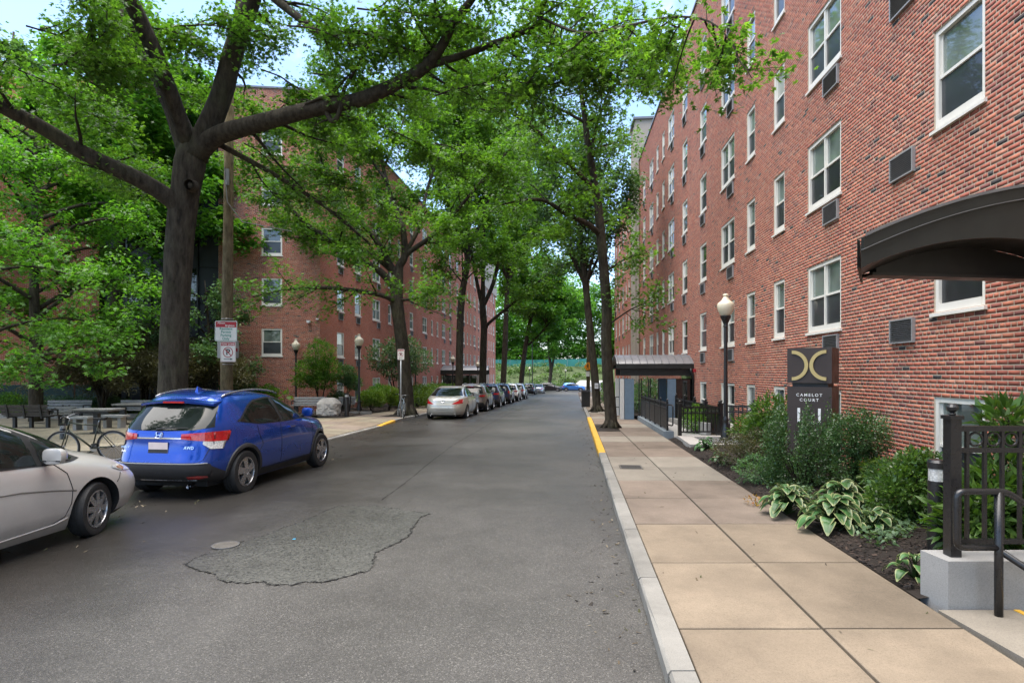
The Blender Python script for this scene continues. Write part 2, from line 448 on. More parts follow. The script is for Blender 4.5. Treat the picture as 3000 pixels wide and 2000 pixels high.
mat_paint('paint_white', (0.72, 0.72, 0.70), 0.0, 0.3); mat_paint('paint_black', (0.010, 0.010, 0.012), 0.3, 0.25)
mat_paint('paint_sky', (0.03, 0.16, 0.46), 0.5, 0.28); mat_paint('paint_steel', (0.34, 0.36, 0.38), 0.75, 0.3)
plain('tyre', (0.014, 0.014, 0.014), 0.75, var=0.25, scale=30, bump=0.15); plain('cladding', (0.020, 0.020, 0.021), 0.6, var=0.15)
plain('alloy', (0.42, 0.42, 0.43), 0.28, 0.85, var=0.1); plain('alloy_dark', (0.07, 0.07, 0.075), 0.4, 0.7); plain('chrome', (0.62, 0.62, 0.63), 0.12, 1.0, var=0.03)
def mat_lens(name, col, rough=0.08):
    t = NT(name); v = t.coord('Object', (1, 1, 1))
    w = t.node('ShaderNodeTexVoronoi', Scale=40.0); t.link(v, w.inputs['Vector'])
    t.set(Base_Color=t.mix(0.5, col, t.ramp(w.outputs['Distance'], [(0.1, 1.4), (0.7, 0.5)]), 'MULTIPLY'), Roughness=rough, Coat_Weight=1.0, Coat_Roughness=0.03); M[name] = t.m
mat_lens('lens_red', (0.46, 0.010, 0.014)); mat_lens('lens_clear', (0.55, 0.55, 0.53)); mat_lens('lens_amber', (0.30, 0.12, 0.05))
plain('plate', (0.62, 0.52, 0.49), 0.5, var=0.08); plain('underbody', (0.010, 0.010, 0.010), 0.9)
plain('seam', (0.006, 0.006, 0.007), 0.8); plain('rubber', (0.012, 0.012, 0.012), 0.6)
plain('bench_slat', (0.21, 0.21, 0.205), 0.6, var=0.2, scale=12, bump=0.1); plain('bench_frame', (0.022, 0.021, 0.020), 0.55, var=0.2)
plain('bench_dark', (0.045, 0.038, 0.033), 0.6, var=0.2)
plain('sign_white', (0.62, 0.61, 0.55), 0.5, var=0.06, scale=14); plain('sign_red', (0.34, 0.016, 0.024), 0.5, var=0.06)
plain('sign_green', (0.015, 0.23, 0.15), 0.5); plain('sign_black', (0.015, 0.015, 0.015), 0.5); plain('sign_grey', (0.36, 0.36, 0.34), 0.5)
plain('sign_orange', (0.72, 0.27, 0.015), 0.5, var=0.05); plain('galv', (0.34, 0.35, 0.35), 0.42, 0.6)
plain('screen_green', (0.03, 0.20, 0.17), 0.7, var=0.15, scale=0.6); plain('screen_dark', (0.010, 0.030, 0.026), 0.8, var=0.3, scale=0.8)
plain('dark_metal_panel', (0.030, 0.032, 0.035), 0.5, 0.2, var=0.45, scale=1.2); plain('terracotta', (0.13, 0.045, 0.03), 0.8)
plain('paper', (0.6, 0.6, 0.62), 0.7, var=0.1); plain('grate', (0.13, 0.12, 0.105), 0.6, 0.5)
plain('camera_white', (0.7, 0.7, 0.7), 0.4); plain('bike_frame', (0.035, 0.040, 0.022), 0.35, 0.3); plain('bike_blue', (0.25, 0.32, 0.36), 0.35, 0.4)
plain('litter_blue', (0.05, 0.45, 0.8), 0.5)
# ================================================================ THE SETTING: ground, road, pavements
def gzx(X, Y):
    z = gz(Y)
    if Y > 126:
        t = min((Y - 126) / 22.0, 1.0); z += 5.2 * t * t * (3 - 2 * t)
    return z
def G(px, py, h=0.0):
    """photo pixel of something standing h above the road level -> place on the ground"""
    Y = 15.0
    for _ in range(30): Y = (CH - gz(Y) - h) * F / (py - HY)
    return Vector((PX(px, Y), Y, gz(Y) + h))

def sheet(name, rows, mat, parent=None):
    """rows: list of equal-length lists of points -> quad grid"""
    mb = MB(); n = len(rows[0])
    mb.add([p for r in rows for p in r], [(i * n + j, i * n + j + 1, (i + 1) * n + j + 1, (i + 1) * n + j) for i in range(len(rows) - 1) for j in range(n - 1)])
    return mb.build(name, mat, parent, smooth=True)

ys = [-60, -20, -5, 0, 5, 10, 15, 20, 25, 35, 50, 70, 90, 112, 126, 130, 134, 138, 142, 146, 148, 160, 200, 320, 700]
xs = [-500, -150, -60, -30, -10, 0, 10, 30, 60, 150, 500]
ys = sorted(ys + [1.6, 4.80]); xs = sorted(xs + [4.02, 6.3])
gm = MB(); nx = len(xs)
gm.add([(x, y, gzx(x, y) - 0.04) for y in ys for x in xs], [(i * nx + j, i * nx + j + 1, (i + 1) * nx + j + 1, (i + 1) * nx + j) for i in range(len(ys) - 1) for j in range(nx - 1) if not (1.5 < (ys[i] + ys[i + 1]) / 2 < 4.8 and 4 < (xs[j] + xs[j + 1]) / 2 < 6.3)])
struct(gm.build('ground', M['soil'], None, True))

yr = [-14 + i for i in range(0, 39)] + list(range(26, 113, 3)) + [112]
rows = []
for y in yr:
    xl, xr = kerb_l(y), kerb_r(y)
    rows.append([(xl + (xr - xl) * k / 8, y, gz(y) + 0.03 * math.sin(math.pi * k / 8)) for k in range(9)])
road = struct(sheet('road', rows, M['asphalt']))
rows = [[(x, y, gz(112) + 0.004 + (0.012 if 111.9 < y < 121 else 0)) for x in range(-70, 91, 8)] for y in (109, 112, 116, 121)]
struct(sheet('cross_street', rows, M['asphalt']))
def road_z(x, y):
    k = (x - kerb_l(y)) / (kerb_r(y) - kerb_l(y))
    return gz(y) + 0.03 * math.sin(math.pi * min(max(k, 0), 1))
def GR(px, py, lift=0.004):
    Y = 10.0
    for _ in range(40):
        X = PX(px, Y); Y = (CH - road_z(X, Y)) * F / (py - HY)
    X = PX(px, Y); return Vector((X, Y, road_z(X, Y) + lift))

# the resurfaced patch, its ragged edge and the long seam
patch_px = [(110,605),(220,555),(330,510),(500,450),(620,420),(730,385),(880,320),(960,300),(1040,270),(1120,235),(1170,205),(1280,165),(1400,160),(1560,160),(1700,180),(1850,205),(1990,220),(1900,255),(1880,300),(1840,340),(1830,390),(1740,440),(1640,490),(1560,520),(1560,590),(1530,650),(1400,690),(1250,730),(1150,750),(1000,745),(960,765),(760,770),(720,740),(590,755),(390,740),(340,690),(270,665),(200,645)]
pts = [GR(500 + x * 0.3827, 1420 + y * 0.3827, 0.0) for x, y in patch_px]
fine = []
for i, p in enumerate(pts):
    q = pts[(i + 1) % len(pts)]
    for k in range(5):
        r = p.lerp(q, k / 5); r.x += random.uniform(-.014, .014); r.y += random.uniform(-.02, .02); fine.append(r)
pb = bmesh.new()
face = pb.faces.new([pb.verts.new((p.x, p.y, 0)) for p in fine])
bmesh.ops.triangulate(pb, faces=[face])
bmesh.ops.subdivide_edges(pb, edges=pb.edges[:], cuts=2, use_grid_fill=True)
for v in pb.verts: v.co.z = road_z(v.co.x, v.co.y) + 0.006
pm = bpy.data.meshes.new('road_patch'); pb.normal_update(); pb.to_mesh(pm); pb.free(); pm.materials.append(M['asphalt_patch'])
link('road_patch', pm, road)
def ribbon(points, w, name, mat, lift, parent, jag=0.012, closed=False, gap=0.0):
    mb = MB(); P2 = points + ([points[0]] if closed else [])
    dense = []
    for a, b in zip(P2[:-1], P2[1:]):
        n = max(2, int((b - a).length / 0.05))
        for k in range(n):
            dense.append(a.lerp(b, k / n) + Vector((random.uniform(-jag, jag), random.uniform(-jag, jag), 0)))
    vs, fs = [], []
    for i, p in enumerate(dense):
        d = (dense[min(i + 1, len(dense) - 1)] - dense[max(i - 1, 0)]); d.z = 0
        if d.length < 1e-6: d = Vector((1, 0, 0))
        s = Vector((d.y, -d.x, 0)).normalized() * w * random.uniform(0.25, 1.0) / 2
        for q in (p - s, p + s): vs.append((q.x, q.y, road_z(q.x, q.y) + lift))
        if i and random.random() > gap: fs.append((2 * i - 2, 2 * i - 1, 2 * i + 1, 2 * i))
    mb.add(vs, fs); return mb.build(name, mat, parent)
ribbon(fine, 0.022, 'patch_crack', M['crack'], 0.009, road, 0.016, True, 0.5)
ribbon([p + Vector((random.uniform(-.03, .03), random.uniform(-.05, .05), 0)) for p in fine], 0.010, 'patch_crack', M['crack'], 0.0085, road, 0.012, True, 0.6)
seam_px = [(1110, 1470), (1180, 1420), (1250, 1362), (1328, 1303), (1400, 1262), (1470, 1222), (1543, 1187), (1590, 1166)]
ribbon([GR(x, y, 0) for x, y in seam_px], 0.028, 'road_seam', M['crack'], 0.005, road, 0.014, False, 0.25)

# manhole cover
c = GR(660.7, 1599)
mh = thing('manhole_cover', 'small round iron utility cover at the edge of the asphalt patch', 'manhole cover', (c.x, c.y, c.z + 0.004))
mb = MB(); mb.lathe([(0.150, 0.0), (0.150, 0.010), (0.137, 0.010), (0.137, 0.004)], n=28, cap=False); mb.build('rim', M['louvre'], mh, True, sharp=30)
mb = MB(); mb.add([(0.1365 * math.cos(2 * math.pi * k / 28), 0.1365 * math.sin(2 * math.pi * k / 28), 0.0085) for k in range(28)], [tuple(range(28))])
for i in range(-2, 3): mb.box((0, i * 0.045, 0.0095), (0.2 - abs(i) * 0.03, 0.012, 0.0008))
mb.build('lid', M['grate'], mh)

# ---------------------------------------------------------------- kerbs (single stones)
def kerb_stone(name, y0, y1, fx, side, hh, mat, parent, w=0.17):
    """one granite stone from y0 to y1 along the road edge fx(Y); side +1: pavement lies to the right"""
    mb = MB(); j = lambda: random.uniform(-.006, .006)
    ringv = []
    n = 3
    for k in range(n + 1):
        y = y0 + (y1 - y0) * k / n; x = fx(y); b = gz(y) - 0.1; t = gz(y) + hh(y)
        xo = x + j() * 0.8; xt = x + side * 0.02 + j()
        ringv += [(xo, y, b), (xo, y, t - 0.022 + j()), (xt, y, t + j() * 0.3), (x + side * w, y, t + j() * 0.3), (x + side * w, y, b)]
    fs = []
    for k in range(n):
        for q in range(4): fs.append((k * 5 + q, k * 5 + q + 1, k * 5 + q + 6, k * 5 + q + 5) if side < 0 else (k * 5 + q + 5, k * 5 + q + 6, k * 5 + q + 1, k * 5 + q))
    fs += [(0, 1, 2, 3, 4) if side > 0 else (4, 3, 2, 1, 0), tuple(n * 5 + q for q in ((4, 3, 2, 1, 0) if side > 0 else (0, 1, 2, 3, 4)))]
    mb.add(ringv, fs); return mb.build(name, mat, parent)
HK = 0.12
right_pav = MB(); rows = []
def walk_in(Y): return 2.94 + 0.0955 * Y
def walk_mid(Y): return 1.93 + 0.088 * Y
yy = [-12 + 1.5 * i for i in range(52)]
right_walk = struct(sheet('right_pavement', [[(kerb_r(y) + 0.02, y, gz(y) + HK - 0.022), (walk_in(y) + 0.03, y, gz(y) + HK - 0.022)] for y in yy], M['joint_dirt']))
y = -9.0
while y < 66:
    ln = random.choice((1.83, 1.83, 1.9, 1.75))
    yellow = 14.9 < y + ln / 2 < 27
    kerb_stone('kerb_stone', y, y + ln - 0.012, kerb_r, 1, lambda Y: HK + 0.004, M['yellow_paint'] if yellow else M['granite'], right_walk); y += ln
def slab(name, corners, zf, mat, parent, th=0.06, b=0.008):
    """one paving slab with a slightly worn edge; corners counter-clockwise (x, y)"""
    c = Vector((sum(p[0] for p in corners) / 4, sum(p[1] for p in corners) / 4))
    dz = random.uniform(-.003, .003)
    lo = [(x, y, zf(x, y) - th) for x, y in corners]; md = [(x, y, zf(x, y) - b * 0.7 + dz) for x, y in corners]
    tp = []
    for x, y in corners:
        d = (c - Vector((x, y))).normalized() * b * 1.4; tp.append((x + d.x, y + d.y, zf(x + d.x, y + d.y) + dz))
    mb = MB(); mb.add(lo + md + tp, [(i, (i + 1) % 4, 4 + (i + 1) % 4, 4 + i) for i in range(4)] + [(4 + i, 4 + (i + 1) % 4, 8 + (i + 1) % 4, 8 + i) for i in range(4)] + [(8, 9, 10, 11)])
    return mb.build(name, mat, parent)
zr = lambda x, y: gz(y) + HK
cuts = [4.42 - 1.56 * 4 + 1.56 * i for i in range(47)]
for i, (a, b) in enumerate(zip(cuts[:-1], cuts[1:])):
    g = 0.012
    mat = M['slab_tan'] if b < 7.9 else (M['slab_pink'] if (b < 11 or (i * 7) % 3) else M['slab_pale'])
    if 11.9 < b < 13.9: mat = M['slab_pale']
    if not (20.0 < (a + b) / 2 < 22.6 or 32 < (a + b) / 2 < 34.2):
        slab('paving_slab', [(kerb_r(a) + 0.185, a + g), (walk_mid(a) - g, a + g), (walk_mid(b) - g, b - g), (kerb_r(b) + 0.185, b - g)], zr, mat, right_walk)
    slab('paving_slab', [(walk_mid(a) + g, a + g), (walk_in(a), a + g), (walk_in(b), b - g), (walk_mid(b) + g, b - g)], zr, mat, right_walk)
# iron grate set in the pavement
g0 = G(1848, 1368, HK)
gr = thing('pavement_grate', 'square iron grate set flush in the right pavement', 'grate', (g0.x, g0.y, g0.z + 0.002), -math.atan(ROAD_S))
mb = MB(); mb.box((0, 0, 0.002), (0.46, 0.46, 0.004)); mb.build('plate', M['joint_dirt'], gr)
mb = MB()
for s in (-1, 1): mb.box((s * 0.215, 0, 0.006), (0.03, 0.46, 0.008)); mb.box((0, s * 0.215, 0.006), (0.40, 0.03, 0.008))
mb.build('frame', M['grate'], gr)
for i in range(8):
    mb = MB(); mb.box((0, -0.17 + i * 0.0486, 0.007), (0.40, 0.018, 0.007)); mb.build('bar', M['grate'], gr)

# ---------------------------------------------------------------- left pavement with its dropped kerb
def walk_back(Y): return -10.35 + ROAD_S * Y
def hk_l(Y):
    if 17.0 < Y < 23.6: return 0.018
    if 23.6 <= Y < 25.9: return 0.018 + 0.112 * (Y - 23.6) / 2.3
    if 15 < Y <= 17: return 0.13 - 0.112 * (Y - 15) / 2
    return 0.13
def zl(x, y):
    t = min(max((kerb_l(y) - x) / 1.5, 0), 1); return gz(y) + hk_l(y) + (0.13 - hk_l(y)) * t
left_walk = struct(sheet('left_pavement', [[(kerb_l(y) - 0.02, y, gz(y) + hk_l(y) - 0.022), (kerb_l(y) - 1.4, y, zl(kerb_l(y) - 1.4, y) - 0.022), (walk_back(y) - 0.03, y, gz(y) + 0.13 - 0.022)] for y in [-12 + i for i in range(120)]], M['joint_dirt']))
y = -8.0
while y < 100:
    ln = random.choice((1.83, 1.75, 1.9)); m = (y + ln / 2)
    if y < 23.6 < y + ln: ln = 23.6 - y + 0.001
    if y < 25.9 < y + ln: ln = 25.9 - y + 0.001
    kerb_stone('kerb_stone', y, y + ln - 0.012, kerb_l, -1, lambda Y: hk_l(Y) + 0.004, M['yellow_paint'] if 23.5 < m + ln * 0.2 < 25.9 else M['granite'], left_walk); y += ln
a = -6.0; i = 0
while a < 70:
    b = a + 1.52; g = 0.011
    for q, (f0, f1) in enumerate(((0.185, 1.42), (1.42, 2.68))):
        if q == 0 and 27.9 < (a + b) / 2 < 30.6: continue
        if q == 1 and 12.9 < (a + b) / 2 < 15.2: continue
        slab('paving_slab', [(kerb_l(a) - f1 + g, a + g), (kerb_l(a) - f0 - g, a + g), (kerb_l(b) - f0 - g, b - g), (kerb_l(b) - f1 + g, b - g)], zl, M[('slab_pink', 'slab_plaza', 'slab_tan')[(i * 5 + q) % 3]], left_walk)
    a = b; i += 1
# sitting court paving left of the pavement
court = struct(sheet('court', [[(x, y, gz(y) + 0.095) for x in (-34, -20, walk_back(y) - 0.03)] for y in (9, 14, 20, 26.6)], M['joint_dirt']))
a = 9.2; i = 0
while a < 26.4:
    b = a + 1.9; x1 = walk_back((a + b) / 2) - 0.06; k = 0
    while x1 > -30:
        x0 = x1 - 1.9
        if not (k == 0 and 13 < (a + b) / 2 < 16): slab('paving_slab', [(x0 + 0.01, a + 0.01), (x1 - 0.01, a + 0.01), (x1 - 0.01, b - 0.01), (x0 + 0.01, b - 0.01)], lambda x, y: gz(y) + 0.12, M['slab_plaza'], court)
        x1 = x0; k += 1
    a = b; i += 1
# planting beds
def bed(name, poly_rows, mat, amp=0.05):
    rows = []
    for r in poly_rows:
        rows.append([(x, y, z + amp * (noise.noise(Vector((x * 0.9, y * 0.9, 3.1))) + 0.6 * noise.noise(Vector((x * 3, y * 3, 1)))) * (0.15 if k in (0, len(r) - 1) else 1)) for k, (x, y, z) in enumerate(r)])
    return struct(sheet(name, rows, mat))
def wall_r(Y): return 5.63 + 0.0853 * Y
def wall_l(Y): return -14.06 + 0.106 * Y
bed('right_planting_bed', [[(walk_in(y) + 0.01 + (wall_r(y) - walk_in(y) + 0.1) * k / 14, y, gz(y) + HK + 0.0 + 0.10 * math.sin(math.pi * min(k / 14, 0.5))) for k in range(15)] for y in [5.0 + 0.3 * i for i in range(43)]], M['mulch'])
bed('right_far_bed', [[(walk_in(y) + 0.01 + (wall_r(y) - walk_in(y) + 0.1) * k / 4, y, gz(y) + HK - 0.01) for k in range(5)] for y in [28.5 + 2 * i for i in range(20)]], M['mulch'], 0.03)
bed('left_planting_bed', [[(wall_l(y) - 0.1 + (walk_back(y) - wall_l(y) + 0.05) * k / 10, y, gz(y) + 0.12 + 0.14 * math.sin(math.pi * k / 10)) for k in range(11)] for y in [26.6, 27.2, 28, 29, 30, 31, 32, 33, 35, 37, 40, 44, 48, 55, 65, 80, 105]], M['mulch'], 0.04)
bed('court_planting_bed', [[(-36 + (22.9) * k / 20, y, gz(y) + 0.12 + 0.2 * math.sin(math.pi * (y - 26.4) / 9)) for k in range(21)] for y in [26.4 + 0.55 * i for i in range(14)]], M['soil'], 0.08)
bed('tree_pit', [[(kerb_r(y) + 0.185 + (walk_mid(y) - kerb_r(y) - 0.19) * k / 6, y, gz(y) + HK - 0.012 + 0.03 * math.sin(math.pi * k / 6)) for k in range(7)] for y in [20.0 + 0.27 * i for i in range(10)]], M['mulch'], 0.02)
bed('tree_pit', [[(kerb_r(y) + 0.185 + (walk_mid(y) - kerb_r(y) - 0.19) * k / 6, y, gz(y) + HK - 0.012 + 0.03 * math.sin(math.pi * k / 6)) for k in range(7)] for y in [31.6 + 0.27 * i for i in range(10)]], M['mulch'], 0.02)
bed('tree_pit', [[(kerb_l(y) - 1.4 + 1.2 * k / 6, y, gz(y) + 0.115 + 0.03 * math.sin(math.pi * k / 6)) for k in range(7)] for y in [27.4 + 0.36 * i for i in range(10)]], M['mulch'], 0.02)
bed('tree_pit', [[(kerb_l(y) - 2.70 + 1.3 * k / 6, y, gz(y) + 0.115 + 0.03 * math.sin(math.pi * k / 6)) for k in range(7)] for y in [12.5 + 0.33 * i for i in range(10)]], M['mulch'], 0.02)

# wood chips on the mulch beds and fallen bits along the gutter: nobody could count them
def scatter_chips(name, pts, size, cols, mat, parent=None):
    n = len(pts); th = RNG.uniform(0, 2 * np.pi, n); L = RNG.uniform(0.5, 1.3, n) * size; W = L * RNG.uniform(0.15, 0.5, n); tl = RNG.uniform(-0.5, 0.5, n)
    d = np.stack([np.cos(th) * np.cos(tl), np.sin(th) * np.cos(tl), np.sin(tl)], 1); s = np.stack([-np.sin(th), np.cos(th), RNG.uniform(-.4, .4, n)], 1)
    P0 = np.asarray(pts); V = np.stack([P0 - d * L[:, None] - s * W[:, None], P0 + d * L[:, None] - s * W[:, None] * .6, P0 + d * L[:, None] + s * W[:, None], P0 - d * L[:, None] * .8 + s * W[:, None]], 1).reshape(-1, 3)
    c = np.asarray(cols)[RNG.integers(0, len(cols), n)] * RNG.uniform(0.6, 1.3, (n, 1)); t = np.repeat(c, 4, 0)
    me = np_mesh(name, V, np.arange(4 * n).reshape(n, 4), mat, {'tint': t})
    return stuff(link(name, me, parent))
pts = []
for _ in range(9000):
    y = 5.2 + 12 * random.random() ** 1.5; k = random.random() ** 1.3; x = walk_in(y) + 0.02 + (wall_r(y) - walk_in(y) - 0.1) * k
    am = 0.05 * (noise.noise(Vector((x * 0.9, y * 0.9, 3.1))) + 0.6 * noise.noise(Vector((x * 3, y * 3, 1))))
    pts.append((x, y, gz(y) + HK + 0.10 * math.sin(math.pi * min(k, 0.5)) + am + random.uniform(0.004, 0.02)))
scatter_chips('mulch_chips', pts, 0.022, [(0.020, 0.015, 0.012), (0.035, 0.024, 0.018), (0.012, 0.010, 0.010), (0.06, 0.04, 0.03)], M['chip'])
pts = []
for _ in range(2600):
    y = 27 + 8 * random.random(); k = random.random(); x = wall_l(y) + (walk_back(y) - wall_l(y)) * k
    pts.append((x, y, gz(y) + 0.13 + 0.14 * math.sin(math.pi * k) + random.uniform(0, 0.02)))
scatter_chips('bed_chips', pts, 0.035, [(0.06, 0.045, 0.035), (0.11, 0.085, 0.065), (0.03, 0.024, 0.018)], M['chip'])
pts = []
for _ in range(1100):
    y = random.uniform(6.5, 30); x = kerb_l(y) + 0.05 + abs(random.gauss(0, 1)) * 1.0
    pts.append((x, y, road_z(x, y) + 0.008))
for _ in range(260):
    y = random.uniform(4, 26); x = kerb_r(y) - abs(random.gauss(0, 1)) * 0.25 - .02
    pts.append((x, y, road_z(x, y) + 0.008))
for _ in range(50):
    y = random.uniform(4, 18); x = kerb_r(y) + random.uniform(.2, 2.2)
    if x < walk_in(y): pts.append((x, y, gz(y) + HK + 0.006))
scatter_chips('fallen_leaf_litter', pts, 0.022, [(0.10, 0.075, 0.045), (0.05, 0.05, 0.02), (0.18, 0.15, 0.10), (0.03, 0.025, 0.02)], M['chip'])
mb = MB(); c = GR(861, 1580); mb.add([c + Vector((-.02, -.008, .004)), c + Vector((.02, -.012, .006)), c + Vector((.022, .01, .008)), c + Vector((-.01, .014, .005))], [(0, 1, 2, 3)])
tag(mb.build('litter_scrap', M['litter_blue']), 'tiny bright blue scrap of litter on the asphalt patch', 'litter')
# ================================================================ BUILDINGS
CRS = 2.75 / 41                       # one brick course with its joint
def course(z): return 0.15 + round((z - 0.15) / CRS) * CRS
TINTS = np.array([(0.35, 0.090, 0.052), (0.30, 0.074, 0.046), (0.40, 0.125, 0.070), (0.23, 0.062, 0.045), (0.17, 0.050, 0.042), (0.42, 0.165, 0.105), (0.32, 0.16, 0.115), (0.024, 0.022, 0.027)])
TPROB = np.array([0.33, 0.29, 0.17, 0.10, 0.04, 0.035, 0.022, 0.016]); TPROB /= TPROB.sum()

def facade(parent, origin, ang, u0, u1, z0, z1, holes, mat_wall, bricks=None, n_single=0, single_ok=None, seed=1, reveal=0.11, solid_to=20.0):
    """a brick wall in its own frame: x along the wall, y outwards, z up. holes: (u0, u1, z0, z1).
    bricks: (ua, ub) stretch laid brick by brick; n_single of them become objects of their own"""
    rg = np.random.default_rng(seed)
    us = sorted({u0, u1, *[h[0] for h in holes], *[h[1] for h in holes]}); zs = sorted({z0, z1, *[h[2] for h in holes], *[h[3] for h in holes]})
    us = [u for u in us if u0 <= u <= u1]; zs = [z for z in zs if z0 <= z <= z1]
    mb = MB()
    for a, b in zip(us[:-1], us[1:]):
        run = None
        for c, d in zip(zs[:-1], zs[1:]):
            um, zm = (a + b) / 2, (c + d) / 2
            if any(h[0] < um < h[1] and h[2] < zm < h[3] for h in holes):
                if run: mb.add([(a, 0, run[0]), (b, 0, run[0]), (b, 0, run[1]), (a, 0, run[1])], [(3, 2, 1, 0)]); run = None
            else: run = (run[0], d) if run else (c, d)
        if run: mb.add([(a, 0, run[0]), (b, 0, run[0]), (b, 0, run[1]), (a, 0, run[1])], [(3, 2, 1, 0)])
    for h in holes:
        a, b, c, d = h; r = -reveal
        mb.add([(a, 0, c), (b, 0, c), (b, 0, d), (a, 0, d), (a, r, c), (b, r, c), (b, r, d), (a, r, d)], [(0, 1, 5, 4), (1, 2, 6, 5), (2, 3, 7, 6), (3, 0, 4, 7), (4, 5, 6, 7)])
    wall = mb.build('wall', mat_wall, parent, loc=origin, rotz=ang)
    if bricks is None: return wall
    ua, ub = bricks; J = 0.0135; recs = []
    k0, k1 = math.floor((z0 - 0.15) / CRS), math.ceil((z1 - 0.15) / CRS)
    for k in range(k0, k1):
        zb = 0.15 + k * CRS; zm = zb + CRS / 2
        hs = sorted((h[0], h[1]) for h in holes if h[2] < zm < h[3])
        free, s = [], ua
        for a, b in hs:
            if b < ua or a > ub: continue
            if a > s: free.append((s, min(a, ub)))
            s = max(s, b)
        if s < ub: free.append((s, ub))
        header = (k % 6 == 0); L = 0.1015 if header else 0.203
        off = (0.05 if header else (0.0 if k % 2 else 0.1015))
        for a, b in free:
            i0 = math.floor((a - off) / L)
            e = np.arange(i0, math.ceil((b - off) / L) + 1) * L + off
            lo, hi = np.maximum(e[:-1], a), np.minimum(e[1:], b)
            ok = hi - lo > 0.03
            for p, q in zip(lo[ok], hi[ok]): recs.append((p + J / 2, q - J / 2, zb + J / 2, zb + CRS - J / 2))
    rec = np.array(recs); n = len(rec)
    tint = TINTS[rg.choice(len(TINTS), n, p=TPROB)] * rg.uniform(0.85, 1.15, (n, 1))
    prd = rg.uniform(0.0010, 0.0028, n)
    rec += rg.uniform(-0.0012, 0.0012, rec.shape)
    single = np.zeros(n, bool)
    if n_single:
        rot = Matrix.Rotation(ang, 3, 'Z')
        ctr = np.stack([(rec[:, 0] + rec[:, 1]) / 2, np.zeros(n), (rec[:, 2] + rec[:, 3]) / 2], 1)
        ok = single_ok(ctr) & (rec[:, 1] - rec[:, 0] > 0.18)
        d = np.where(ok, ctr[:, 0] + 0.35 * np.abs(ctr[:, 2] - 2.0), 1e9)
        single[np.argsort(d)[:n_single]] = True
    def bricks_mesh(r, p, t, name, nf=5):
        m = len(r)
        V = np.zeros((m, 8, 3), np.float32)
        for j, (ci, zi, yi) in enumerate(((0, 2, 0), (1, 2, 0), (1, 3, 0), (0, 3, 0), (0, 2, 1), (1, 2, 1), (1, 3, 1), (0, 3, 1))):
            V[:, j, 0] = r[:, ci]; V[:, j, 2] = r[:, zi]; V[:, j, 1] = p if yi else -0.003
        Fq = np.array([(7, 6, 5, 4), (0, 4, 5, 1), (1, 5, 6, 2), (2, 6, 7, 3), (3, 7, 4, 0)])[:nf]
        Fa = (np.arange(m)[:, None, None] * 8 + Fq[None]).reshape(-1, 4)
        return np_mesh(name, V.reshape(-1, 3), Fa, M['brick'], {'tint': np.repeat(t, 8, 0)})
    near = ~single & (np.abs(rec[:, 0]) < solid_to); far = ~single & ~near
    stuff(link('brick_courses', bricks_mesh(rec[near], prd[near], tint[near], 'brick_courses'), wall))
    if far.any(): stuff(link('far_brick_courses', bricks_mesh(rec[far], prd[far], tint[far], 'far_brick_courses', 1), wall))
    if n_single:
        w, h = 0.193, CRS - J
        protos = [bricks_mesh(np.array([(-w / 2, w / 2, -h / 2, h / 2)]), np.array([0.0012 + 0.0014 * q]), (TINTS[k] * f)[None], 'brick') for k in (0, 1, 2, 3, 4, 5, 7) for f in (0.9, 1.1) for q in (0, 1)]
        wts = np.array([TPROB[k] for k in (0, 1, 2, 3, 4, 5, 7) for f in (0, 1) for q in (0, 1)]); wts /= wts.sum()
        for i in np.nonzero(single)[0]:
            o = link('brick', protos[rg.choice(len(protos), p=wts)], wall, ((rec[i, 0] + rec[i, 1]) / 2, 0, (rec[i, 2] + rec[i, 3]) / 2))
            o.scale.x = (rec[i, 1] - rec[i, 0]) / w
    return wall

